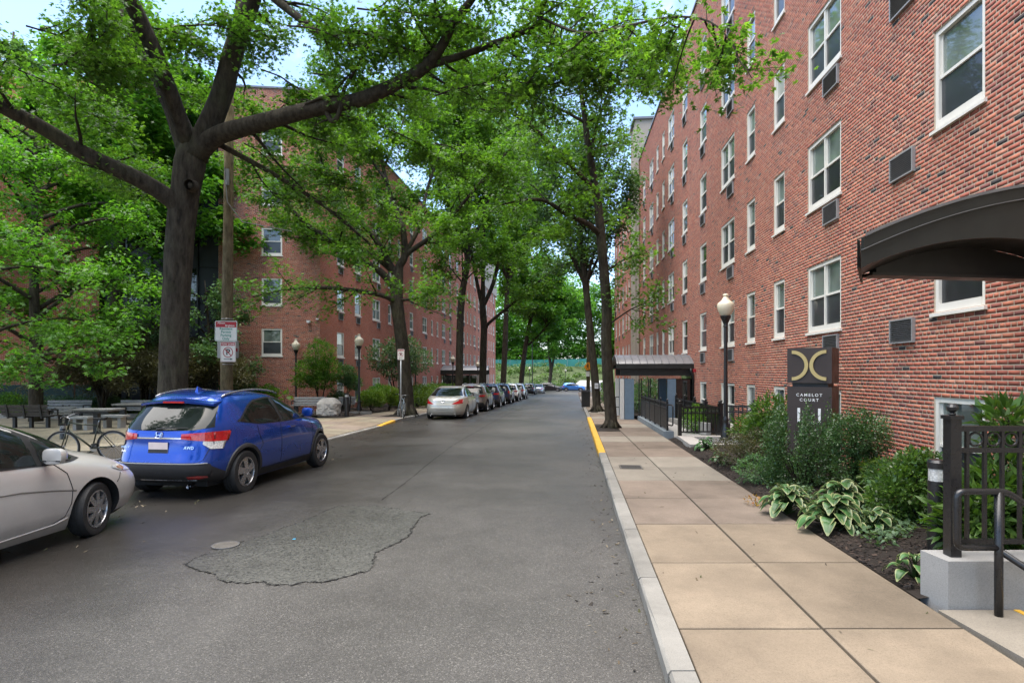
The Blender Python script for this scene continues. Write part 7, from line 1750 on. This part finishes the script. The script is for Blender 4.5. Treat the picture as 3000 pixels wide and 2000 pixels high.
def bollard(label, px, Y, h, r, dz=.12):
    o = thing('bollard', label, 'bollard', (PX(px, Y), Y, gz(Y) + dz)); mb = MB(); mb.lathe([(r, -.05), (r, h - .16), (r * .92, h - .15), (r * .92, h - .05), (r, h - .04), (r, h), (r * .5, h + .02)], n=16); mb.build('shaft', M['black_metal'], o, True, sharp=35)
    mb = MB(); mb.lathe([(r * .94, h - .145), (r * .94, h - .055)], n=16, cap=False); mb.build('band', M['grille_metal'], o, True)
bollard('short black bollard in front of the bicycle at the left of the court', 184, 17.6, .46, .078); bollard('tall black bollard beside the boulder on the left pavement', 1016, 27.6, 1.08, .10)
# boulder
bo = thing('boulder', 'rough grey granite boulder with a smooth pale top, beside the black bollard', 'boulder', (PX(964, 27.6), 27.6, gz(27.6) + .11))
bmx = bmesh.new(); bmesh.ops.create_icosphere(bmx, subdivisions=5, radius=1.0)
for v in bmx.verts:
    d = v.co.normalized(); p_ = (abs(d.x) ** 5 + abs(d.y) ** 5 + abs(d.z) ** 5) ** (-1 / 5); c = d * p_; z = c.z
    k = 1.0
    if z > .45: k = 1 - (z - .45) * .62
    rough = 0 if z > .5 else 1
    nn = noise.fractal(Vector((c.x * 2.2, c.y * 2.2, c.z * 2.2)), 1.0, 2.0, 5) * .075 * rough + noise.cell(Vector((c.x * 3, c.y * 3, c.z * 3))) * .03 * rough
    v.co = Vector((c.x * .50 * k * (1 + nn), c.y * .45 * k * (1 + nn), (c.z * .5 + .45) * .95))
bme = bpy.data.meshes.new('block'); bmx.to_mesh(bme); bmx.free(); bme.materials.append(M['boulder']); link('block', bme, bo)
# garden kerb stones of the bed behind the boulder
gk = thing('bed_edging', 'row of low granite edging stones behind the benches and boulder', 'edging', (-7.9, 29.4, gz(29.4) + .13))
for i in range(5): mb = MB(); mb.box((-1.9 + i * .62, -.25 + .12 * i, .06), (.56, .14, .16), rot=Matrix.Rotation(R(10 + 4 * i), 3, 'Z')); mb.build('stone', M['granite'], gk)
ck = thing('bed_edging', 'low granite kerb along the back of the court in front of the hedge', 'edging', (-24, 26.5, gz(26.5) + .10))
for i in range(9): mb = MB(); mb.box((i * 1.5, 0, .10), (1.48, .2, .26)); mb.build('stone', M['granite'], ck)

# ---------------------------------------------------------------- bicycles
def bicycle(label, loc, rotz, lean, col, group='bicycles by the pavement', steer=0.0):
    o = thing('bicycle', label, 'bicycle', loc, rotz, group); o.rotation_euler = (lean, 0, rotz); r = .335
    tm, sm_ = MB(), MB(); tm.tube([(r * math.cos(a), 0, r * math.sin(a)) for a in [2 * math.pi * k / 32 for k in range(33)]], .022, 7)
    rm_ = MB(); rm_.tube([((r - .03) * math.cos(a), 0, (r - .03) * math.sin(a)) for a in [2 * math.pi * k / 32 for k in range(33)]], .010, 5)
    for k in range(18): a = 2 * math.pi * k / 18; rm_.tube([(0, .02 * (-1) ** k, 0), ((r - .03) * math.cos(a), 0, (r - .03) * math.sin(a))], .0022, 3, cap=False)
    rm_.tube([(0, -.04, 0), (0, .04, 0)], .02, 8)
    for x in (-.52, .52): t_ = tm.build('tyre', M['tyre'], o, True, loc=(x, 0, r)); rm_.build('wheel_rim', M['galv'], t_, True)
    bb, st, hd_, sd_ = Vector((-.08, 0, .30)), Vector((-.22, 0, .80)), Vector((.36, 0, .86)), Vector((.40, 0, .72)); f = MB()
    for a, b, rr in ((bb, st, .016), (st, hd_, .017), (bb, sd_, .019), (hd_ + Vector((-.01, 0, .05)), sd_, .020), (bb + Vector((0, .05, 0)), Vector((-.52, .05, r)), .010), (bb - Vector((0, .05, 0)), Vector((-.52, -.05, r)), .010), (st + Vector((.02, .03, -.06)), Vector((-.52, .05, r)), .008), (st + Vector((.02, -.03, -.06)), Vector((-.52, -.05, r)), .008)): f.tube([a, b], rr, 8)
    f.build('frame', M[col], o, True)
    f = MB()
    for s in (-1, 1): f.tube([sd_ + Vector((0, s * .045, 0)), Vector((.46, s * .055, .5)), Vector((.52, s * .055, r))], .013, 7)
    f.build('fork', M[col], o, True)
    f = MB(); f.tube([hd_, hd_ + Vector((-.02, 0, .10)), hd_ + Vector((.05, 0, .13))], .014, 7); f.tube([hd_ + Vector((-.03, -.31, .17)), hd_ + Vector((.0, -.12, .16)), hd_ + Vector((.05, 0, .13)), hd_ + Vector((.0, .12, .16)), hd_ + Vector((-.03, .31, .17))], .012, 7); f.build('handlebar', M['bolt'], o, True)
    for s in (-1, 1): f = MB(); f.tube([hd_ + Vector((-.03, s * .31, .17)), hd_ + Vector((-.015, s * .19, .165))], .017, 8); f.build('grip', M['rubber'], o, True)
    f = MB()
    for s in (-1, 1): f.tube([hd_ + Vector((.03, s * .2, .15)), hd_ + Vector((.16, s * .10, .05)), hd_ + Vector((.10, s * .03, -.2))], .004, 4, cap=False)
    f.build('cable', M['rubber'], o)
    f = MB(); f.tube([st, st + Vector((-.04, 0, .14))], .013, 7); f.build('seat_post', M['galv'], o, True)
    f = MB(); c = st + Vector((-.05, 0, .16)); f.add([c + Vector(v) for v in ((-.13, -.075, .02), (-.13, .075, .02), (.0, .035, .01), (.15, .018, 0), (.15, -.018, 0), (.0, -.035, .01), (-.12, -.05, -.04), (-.12, .05, -.04), (.13, 0, -.03))], [(0, 1, 2, 5), (5, 2, 3, 4), (0, 6, 7, 1), (1, 7, 8, 3, 2), (0, 5, 4, 8, 6), (4, 3, 8), (6, 8, 7)][::1]); f.build('saddle', M['rubber'], o)
    f = MB(); f.lathe([(.09, -.004), (.09, .004)], n=18); ch = f.build('chainring', M['bolt'], o, loc=bb + Vector((0, -.05, 0))); ch.rotation_euler = (R(90), 0, 0)
    f = MB(); f.tube([bb + Vector((0, -.07, 0)), bb + Vector((.12, -.08, -.12))], .010, 6); f.tube([bb + Vector((0, .07, 0)), bb + Vector((-.12, .08, .12))], .010, 6); f.box(bb + Vector((.12, -.13, -.12)), (.09, .09, .02)); f.box(bb + Vector((-.12, .13, .12)), (.09, .09, .02)); f.build('crank', M['black_metal'], o)
    return o
bicycle('olive green bicycle parked between the silver hatchback and the blue car', (PX(262, 13.0), 13.0, gz(13) + .12), R(186), R(-6), 'bike_frame')
bicycle('pale blue bicycle leaning on the grey sign post', (PX(1168, 27.0) + .05, 27.2, gz(27.2) + .125), R(112), R(8), 'bike_blue')

# ---------------------------------------------------------------- far end: bank wall, screened fence; dark fence at the left edge
def screen_fence(label, a, b, z0, z1, n, mat, post='galv'):
    a, b = Vector(a), Vector(b); o = thing('screened_fence', label, 'fence', (a.x, a.y, z0(0))); 
    for i in range(n):
        p, q = a.lerp(b, i / n) - a, a.lerp(b, (i + 1) / n) - a; zp, zq = z0(i / n) - z0(0), z0((i + 1) / n) - z0(0); mb = MB(); d = (q - p).normalized(); w_ = Vector((-d.y, d.x)) * .015; g = d * .03
        vs = []
        for s in (-1, 1):
            for pt_, zz_ in ((p + g, zp), (q - g, zq)):
                for z in (0.02, z1): vs.append((pt_.x + w_.x * s, pt_.y + w_.y * s, zz_ + z))
        mb.add(vs, [(0, 2, 3, 1), (4, 5, 7, 6), (0, 1, 5, 4), (2, 6, 7, 3), (1, 3, 7, 5)]); mb.build('screen', M[mat], o)
    for i in range(n + 1): p = a.lerp(b, i / n) - a; z = z0(i / n) - z0(0); mb = MB(); mb.tube([(p.x, p.y - .06, z - .3), (p.x, p.y - .06, z + z1 + .06)], .035, 6); mb.build('post', M[post], o)
    return o
screen_fence('green screened fence along the top of the far bank', (-12, 148.6), (34, 148.6), lambda t: gzx(0, 148.6) - .05 - 0.25 * math.sin(t * 5), 1.9, 16, 'screen_green')
screen_fence('dark screened fence behind the benches at the left edge', (-36, 29.5), (-20.5, 30.5), lambda t: gz(30) + .1, 1.5, 8, 'screen_dark', 'black_metal')
rw_ = thing('retaining_wall', 'pale concrete retaining wall and drive behind the cars at the far end', 'wall', (-8, 122.6, gz(122)))
for i in range(12): mb = MB(); mb.box((1.5 + 3.0 * i, 0, .30), (2.96, .35, .9)); mb.build('wall_block', M['pale_concrete'], rw_)
mb = MB(); mb.prism([(19.5, .5), (24, .5), (29, 12), (23.5, 12)], -.5, lambda x, y: (gzx(0, 122.6 + y) - gz(122)) + .12); mb.build('drive', M['pale_concrete'], rw_)
# ================================================================ SHRUBS AND GROUND PLANTS
def shrub(name, label, base, lumps, leaf, tmpl, n, size, seed, stems=7, group=None, cat='shrub', tilt=1.0, shell=0.55, upright=0.0, stem_r=.012, bare=0.0):
    """lumps: (dx, dy, z, rx, ry, rz) foliage masses above base; leaves sit mostly near their surface"""
    rg = np.random.default_rng(seed); rr = random.Random(seed); o = thing(name, label, cat, base, group=group)
    vol = np.array([l[3] * l[4] + l[3] * l[5] for l in lumps]); cnt = (vol / vol.sum() * n).astype(int); pos, ax, clu = [], [], []
    for l, c in zip(lumps, cnt):
        q = rg.normal(0, 1, (c, 3)); q /= np.linalg.norm(q, axis=1, keepdims=True); rad = np.where(rg.random(c) < .75, rg.uniform(shell, 1.0, c) ** .6, rg.uniform(.1, 1, c))
        bump = 1 + .16 * np.sin(q[:, 0] * 7 + l[0] * 9 + seed) * np.sin(q[:, 1] * 6 + seed) + .12 * np.sin(q[:, 2] * 9 + q[:, 0] * 5) + rg.normal(0, .05, c)
        p = q * (rad * bump)[:, None] * np.array(l[3:6]) + np.array([l[0], l[1], l[2]]); k = p[:, 2] > .02
        pos.append(p[k]); a = q * .8 + np.array([0, 0, .35 + upright]); ax.append(a[k]); clu.append(np.clip(.5 + .5 * np.sin(q[k, 0] * 5 + l[2] * 3) * np.cos(q[k, 1] * 4) + rg.normal(0, .2, k.sum()), 0, 1))
    pos = np.concatenate(pos).astype(np.float32); ax = np.concatenate(ax); clu = np.concatenate(clu); siz = (size * rg.uniform(.6, 1.3, len(pos))).astype(np.float32)
    ax /= np.linalg.norm(ax, axis=1, keepdims=True)
    stuff(link('foliage', leaf_mesh('foliage', pos, siz, tmpl, M[leaf], seed, tilt, axis=ax, cluster=clu), o))
    m = MB()
    for i in range(stems):
        l = lumps[i % len(lumps)]; t_ = Vector((l[0] + rr.uniform(-.4, .4) * l[3], l[1] + rr.uniform(-.4, .4) * l[4], l[2] + l[5] * .3)); s = Vector((rr.uniform(-.08, .08), rr.uniform(-.08, .08), -.05))
        m.tube([s, s.lerp(t_, .5) + Vector((rr.uniform(-.06, .06), rr.uniform(-.06, .06), .02)), t_], [stem_r, stem_r * .8, stem_r * .4], 5, cap=False)
    stuff(m.build('stems', M['twig_bark'], o)); return o
def bed_at(px, Y, dz=.03): 
    x = PX(px, Y); return Vector((x, Y, gz(Y) + HK + dz))
# --- right bed
rr = random.Random(5)
lum = []
for i in range(17):
    dx, dy = rr.uniform(-.55, .55), rr.uniform(-.30, .35); h = rr.uniform(1.02, 1.5) * (1 - .25 * abs(dx)); lum.append((dx, dy, h * .56, .13, .13, h * .5))
shrub('holly_bush', 'dark upright small-leaved holly in front of the brown sign', bed_at(2358, 9.7), lum, 'leaf_box', OVAL, 15000, .034, 101, 17, upright=.5, shell=.6)
shrub('boxwood_bush', 'rounded small-leaved bush on bare stems right of the brown sign', bed_at(2522, 9.1), [(0, 0, .98, .42, .38, .36), (.22, .1, .85, .30, .3, .32), (-.2, 0, .9, .3, .3, .3), (-.22, -.05, .42, .26, .26, .34), (.05, .05, .5, .2, .2, .3)], 'leaf_box', OVAL, 11000, .036, 102, 9, stem_r=.02)
shrub('rhododendron', 'rhododendron with light green whorled leaves left of the brown sign', bed_at(2262, 12.6), [(0, 0, .95, .46, .4, .45), (-.2, 0, .6, .4, .35, .4), (.2, 0, .6, .35, .3, .4)], 'leaf_rhodo', SLIM, 2600, .13, 103, 9)
shrub('spirea_bush', 'brownish green spirea spreading beside the pavement below the globe lamp', bed_at(2205, 11.9), [(-.35, 0, .36, .45, .4, .32), (.15, .1, .40, .5, .42, .36), (.55, 0, .34, .4, .4, .32)], 'leaf_brown', OVAL, 8500, .036, 104, 16, stem_r=.007)
shrub('low_bush', 'low blue green bush at the pavement edge in front of the holly', bed_at(2245, 10.2), [(-.2, 0, .24, .34, .3, .26), (.2, -.05, .26, .36, .3, .28), (.5, .1, .22, .3, .3, .24)], 'leaf_blue', OVAL, 5200, .036, 105, 10, stem_r=.007)
shrub('leafy_bush', 'bright leafy bush left of the black bollard light', bed_at(2672, 7.35), [(0, 0, .48, .38, .32, .38), (-.25, 0, .32, .3, .28, .28), (.28, .05, .55, .28, .26, .34), (.1, .1, .75, .2, .2, .18)], 'leaf_rhodo', OVAL, 5200, .058, 106, 12)
shrub('juniper', 'dark feathery juniper against the brick wall behind the leafy bush', bed_at(2622, 8.3), [(0, 0, .38, .42, .35, .28), (.3, .05, .42, .3, .3, .26)], 'leaf_box', SLIM, 5000, .055, 107, 9)
shrub('striped_plant', 'yellow green striped plant at the foot of the rounded bush', bed_at(2576, 8.75), [(0, 0, .32, .22, .2, .26)], 'leaf_lime', SLIM, 700, .11, 108, 6)
shrub('rhododendron', 'large rhododendron with long leaves behind the near black fence', bed_at(2905, 5.75), [(0, 0, .55, .34, .3, .38), (.35, .05, .85, .34, .3, .45), (.2, .1, 1.38, .20, .2, .20), (-.2, .1, .42, .26, .26, .3)], 'leaf_rhodo', SLIM, 2300, .15, 109, 12, stem_r=.014)
shrub('leafy_bush', 'small-leaved bush filling the ground behind the near fence pickets', bed_at(2860, 6.3), [(-.15, 0, .30, .34, .3, .26), (.35, 0, .40, .4, .3, .32), (.8, 0, .3, .3, .3, .28)], 'leaf_maple', OVAL, 5200, .045, 110, 10)
shrub('rhododendron', 'rhododendron leaning on the brick wall between the lamp and the fence', bed_at(2190, 14.6), [(0, 0, .5, .4, .35, .4), (.35, .1, .45, .35, .3, .35)], 'leaf_rhodo', SLIM, 1500, .12, 111, 8)
shrub('ivy_mound', 'dark leafy mound behind the far black fence', bed_at(2040, 19.4, 0), [(0, 0, .45, .5, .5, .45), (.5, .8, .4, .5, .6, .4), (.9, 2.0, .4, .5, .6, .4)], 'leaf_oak', OVAL, 5000, .07, 112, 8)
shrub('evergreen_bush', 'dense evergreen bush seen through the pavilion glass', bed_at(1900, 31.5, 0), [(0, 0, .9, 1.0, 1.2, .9), (.9, .8, .8, .8, 1, .8), (-.3, 2, .8, .8, 1, .8)], 'leaf_blue', OVAL, 7000, .10, 113, 8)
shrub('evergreen_bush', 'evergreen bush beyond the pavilion beside the second right tree', bed_at(1815, 36, 0), [(0, 0, .8, .7, 1.2, .8), (0, 3, .8, .7, 1.4, .8)], 'leaf_oak', OVAL, 5000, .11, 114, 8)
# low ground cover between the shrubs
pos = []
for _ in range(14000):
    y = rr.uniform(6.2, 10.8); k = rr.betavariate(1.6, 1.3); x = walk_in(y) + .25 + (wall_r(y) - walk_in(y) - .3) * k
    if noise.noise(Vector((x * 1.3, y * 1.3, 5))) > -.12: pos.append((x, y, gz(y) + HK + .08 + .10 * rr.random() ** 1.5))
pos = np.array(pos, np.float32)
me = leaf_mesh('ground_cover', pos, RNG.uniform(.04, .085, len(pos)).astype(np.float32), OVAL, M['leaf_mint'], 120, .8)
stuff(link('ground_cover', me))
# hostas: broad arching leaves, green with a cream edge
def hosta(label, base, rad, n, seed, edge=True, group='variegated hostas in the right bed'):
    rg = random.Random(seed); o = thing('hosta', label, 'plant', base, group=group)
    for i in range(n):
        ring = i / n; az = i * 2.4 + rg.uniform(-.3, .3); L = rad * (0.22 + .72 * ring) * rg.uniform(.85, 1.12); bl = rad * rg.uniform(.46, .66); wv = bl * rg.uniform(.30, .38); lift = rad * (.98 - .72 * ring) * rg.uniform(.8, 1.15)
        d = Vector((math.cos(az), math.sin(az), 0)); s = Vector((-d.y, d.x, 0)); V, Cc = [], []; nu, nv = 8, 6
        g0 = np.array((.055, .135, .040)) * rg.uniform(.75, 1.3); e0 = np.array((.42, .44, .20)) * rg.uniform(.8, 1.1)
        for a in range(nu + 1):
            u = a / nu; w_ = wv * math.sin(math.pi * min(u * .92 + .06, 1)) ** .75; r_ = L - bl * .4 + bl * u; z = lift * (1 - .25 * u) + .30 * bl * math.sin(math.pi * u * .8) - bl * .70 * u * u * (.05 + .95 * ring) + bl * .35 * u * (1 - ring)
            for b in range(nv + 1):
                v = -1 + 2 * b / nv; cup = .22 * w_ * v * v + .012 * math.sin(v * 14) * rad; V.append(d * r_ + s * (w_ * v) + Vector((0, 0, max(z + cup, .02)))); em_ = 1.0 if edge and (abs(v) > .72 or u > .93) else 0.0; Cc.append(g0 * (1 - em_) + e0 * em_ if em_ else g0 * (1 + .25 * math.sin(v * 16)))
        Fq = np.array([(a * (nv + 1) + b, (a + 1) * (nv + 1) + b, (a + 1) * (nv + 1) + b + 1, a * (nv + 1) + b + 1) for a in range(nu) for b in range(nv)])
        lf_ = link('leaf', np_mesh('leaf', np.array([tuple(v) for v in V]), Fq, M['hosta_leaf'], {'tint': np.array(Cc)}, smooth=True), o)
        m = MB(); m.tube([Vector((0, 0, 0)), d * (L - bl * .4) * .6 + Vector((0, 0, lift * .75)), d * (L - bl * .4) + Vector((0, 0, lift))], [.008, .006, .005], 5, cap=False); m.build('stalk', M['leaf_rhodo'], lf_)
    return o
hosta('cream edged hosta at the pavement, left of the two large ones', bed_at(2305, 7.95), .33, 46, 1); hosta('largest cream edged hosta, nearest the pavement', bed_at(2440, 7.15), .35, 50, 2); hosta('cream edged hosta half hidden behind the two large ones', bed_at(2465, 8.2), .36, 38, 3)
hosta('pale striped hosta beside the grey wing wall', bed_at(2682, 5.45, .0), .24, 16, 4); hosta('small hosta beside the concrete kerb slab of the areaway', bed_at(2068, 14.7, .02), .28, 30, 5, False); hosta('small upright hosta at the pavement edge by the spirea', bed_at(2112, 12.4, .02), .24, 20, 6, False)
hosta('low hosta between the large hostas and the leafy bush', bed_at(2560, 7.0), .26, 20, 7)
shrub('autumn_plant', 'small orange leaved plant at the pavement left of the hostas', bed_at(2212, 8.6, .0), [(0, 0, .06, .14, .1, .07)], 'leaf_autumn', OVAL, 60, .05, 130, 3, stem_r=.004)
pt = thing('flower_pot', 'empty terracotta pot half hidden behind the ground cover', 'pot', bed_at(2640, 7.9, .0)); mb = MB(); mb.lathe([(.11, 0), (.15, .22), (.17, .23), (.17, .28), (.145, .28), (.14, .2)], n=18, cap=False); mb.build('pot', M['terracotta'], pt, True, sharp=40)
# stones at the bed edge
st = thing('stone', 'small tan stone at the bed edge by the areaway slab', 'stone', bed_at(2105, 13.3, .0)); bmx = bmesh.new(); bmesh.ops.create_icosphere(bmx, subdivisions=3, radius=.13)
for v in bmx.verts: v.co = Vector((v.co.x * 1.3, v.co.y, v.co.z * .65)) * (1 + .25 * noise.noise(v.co * 9))
sme = bpy.data.meshes.new('stone'); bmx.to_mesh(sme); bmx.free(); sme.materials.append(M['slab_tan']); link('rock', sme, st)

# --- left building and court
def left_at(px, Y, dz=.2): return Vector((PX(px, Y), Y, gz(Y) + dz))
shrub('standard_yew', 'small tree-like yew on two thin stems before the corner of the left building', left_at(938, 31.2), [(0, 0, 3.0, .75, .7, .75), (-.5, 0, 2.2, .8, .7, .6), (.4, 0, 2.2, .7, .7, .6), (-.9, 0, 1.6, .55, .5, .35), (.1, 0, 1.6, .8, .6, .4)], 'leaf_oak', SLIM, 9000, .13, 201, 3, stem_r=.035, cat='small tree')
shrub('standard_yew', 'thinner yew right of the corner, leaning behind the boulder', left_at(1010, 32.2), [(.1, 0, 1.9, .5, .5, .55), (.45, 0, 1.5, .45, .4, .4)], 'leaf_blue', SLIM, 3600, .13, 202, 2, stem_r=.03, cat='small tree')
shrub('dark_bush', 'dark round bush at the brick wall behind the boulder', left_at(1000, 31.8), [(0, 0, .5, .62, .5, .5), (-.4, 0, .55, .4, .4, .6)], 'leaf_box', OVAL, 4200, .07, 203, 6)
shrub('lime_bush', 'lime green bush right of the lamp beside the boulder', left_at(1088, 31.6), [(0, 0, .75, .66, .55, .42), (-.3, 0, .6, .45, .5, .4), (.35, 0, .6, .4, .5, .38)], 'leaf_lime', OVAL, 5600, .075, 204, 9)
shrub('lime_bush', 'lime green bush nearer the leaning oak trunk', left_at(1138, 33.2), [(0, 0, .85, .6, .55, .5), (.3, 0, .6, .4, .5, .4)], 'leaf_lime', OVAL, 4600, .075, 205, 8)
shrub('lime_bush', 'darker lime bush behind the two in front, under the basement window', left_at(1110, 35.0), [(0, 0, .9, .6, .5, .5)], 'leaf_maple', OVAL, 3000, .08, 206, 5)
shrub('dogwood', 'dogwood with pale leaves behind the leaning oak trunk', left_at(1165, 37.0), [(-1.0, 0, 3.1, 1.0, .9, .8), (.3, 0, 3.6, 1.1, .9, .9), (1.2, 0, 2.9, 1.0, .9, .8), (0, 0, 2.3, 1.2, .9, .6)], 'leaf_mint', OVAL, 5200, .15, 207, 4, stem_r=.05, cat='small tree')
for i, (px, Y, lab, lf_) in enumerate(((1232, 41, 'variegated bush along the left wall behind the champagne sedan', 'leaf_mint'), (1262, 46, 'dark leafy bush left of the far canopy, above the grey crossover', 'leaf_maple'), (1300, 52, 'lime bush at the near corner of the far canopy', 'leaf_lime'), (1225, 37.5, 'low bush at the foot of the leaning oak', 'leaf_lime'))):
    shrub('bush', lab, left_at(px, Y), [(0, 0, .7, .9, .8, .7), (.8, 1.5, .7, .9, 1, .7), (-.6, -1, .6, .7, .8, .6)], lf_, OVAL, 3800, .12, 210 + i, 7)
for i, (px, Y, w_, h, lab, lf_) in enumerate(((690, 30.6, 1.0, 1.7, 'mixed bush right of the wooden pole against the brick front', 'leaf_blue'), (760, 31.4, .9, 1.2, 'lower bush under the brick front window', 'leaf_oak'), (735, 30.2, .6, .5, 'low ivy under the pole-side bush', 'leaf_maple'), (612, 27.6, 1.1, .7, 'clipped bush behind the roof of the blue car', 'leaf_box'))):
    shrub('bush', lab, left_at(px, Y), [(0, 0, h * .55, w_, .6, h * .5), (w_ * .5, .1, h * .8, w_ * .6, .5, h * .35)], lf_, OVAL, 4200, .10, 220 + i, 7)
shrub('elephant_ear', 'plant with two broad pale green leaves behind the blue car roof', left_at(836, 28.4), [(0, 0, .85, .16, .1, .12)], 'leaf_lime', OVAL, 10, .34, 226, 4)
shrub('hedge', 'long low clipped hedge behind the court benches', left_at(240, 27.6, .25), [(-1.6 + .8 * i, 0, .42, .62, .5, .40) for i in range(5)], 'leaf_box', OVAL, 11000, .06, 230, 12)
shrub('hedge', 'shadowed hedge left of the oak trunk', left_at(385, 28.2, .2), [(-1.2 + .8 * i, 0, .34, .6, .5, .32) for i in range(4)], 'leaf_oak', OVAL, 6000, .07, 231, 8)
shrub('lime_plant', 'low lime green plant at the left end of the court hedge', left_at(84, 26.9, .22), [(-.3, 0, .14, .42, .3, .15), (.3, 0, .16, .4, .3, .15)], 'leaf_lime', OVAL, 1800, .07, 232, 5)
shrub('bush', 'shady bush in front of the dark fence at the left edge', left_at(30, 28.6, .2), [(0, 0, .5, .9, .6, .5)], 'leaf_oak', OVAL, 3500, .08, 233, 5)
# --- far bank planting: reads as one mass of ground plants
bp, bs, bc = [], [], []
rg = np.random.default_rng(400)
for i in range(90):
    X, Y = rg.uniform(-8, 30), rg.uniform(126.5, 148)
    if 10.6 < X - (Y - 123) * .33 < 17 and Y < 136: continue
    n = 230; q = rg.normal(0, 1, (n, 3)); q /= np.linalg.norm(q, axis=1, keepdims=True); w_ = rg.uniform(.8, 1.9); h = rg.uniform(.35, .95)
    bp.append(q * np.array([w_, w_ * .8, h]) + np.array([X, Y, gzx(X, Y) + h * .5])); bs.append(rg.uniform(.22, .42, n)); bc.append(np.full(n, rg.uniform()))
me = leaf_mesh('bank_planting', np.concatenate(bp).astype(np.float32), np.concatenate(bs).astype(np.float32), OVAL, M['leaf_rhodo'], 401, 1.1, cluster=np.concatenate(bc))
bk_ = stuff(link('bank_planting', me)); bk_['label'] = 'mixed ground plants covering the far bank below the green fence'; bk_['category'] = 'planting'
struct(sheet('far_bank', [[(x, y, gzx(x, y) + .02) for x in range(-40, 61, 10)] for y in (126.2, 130, 134, 138, 142, 146, 149)], M['lawn']))
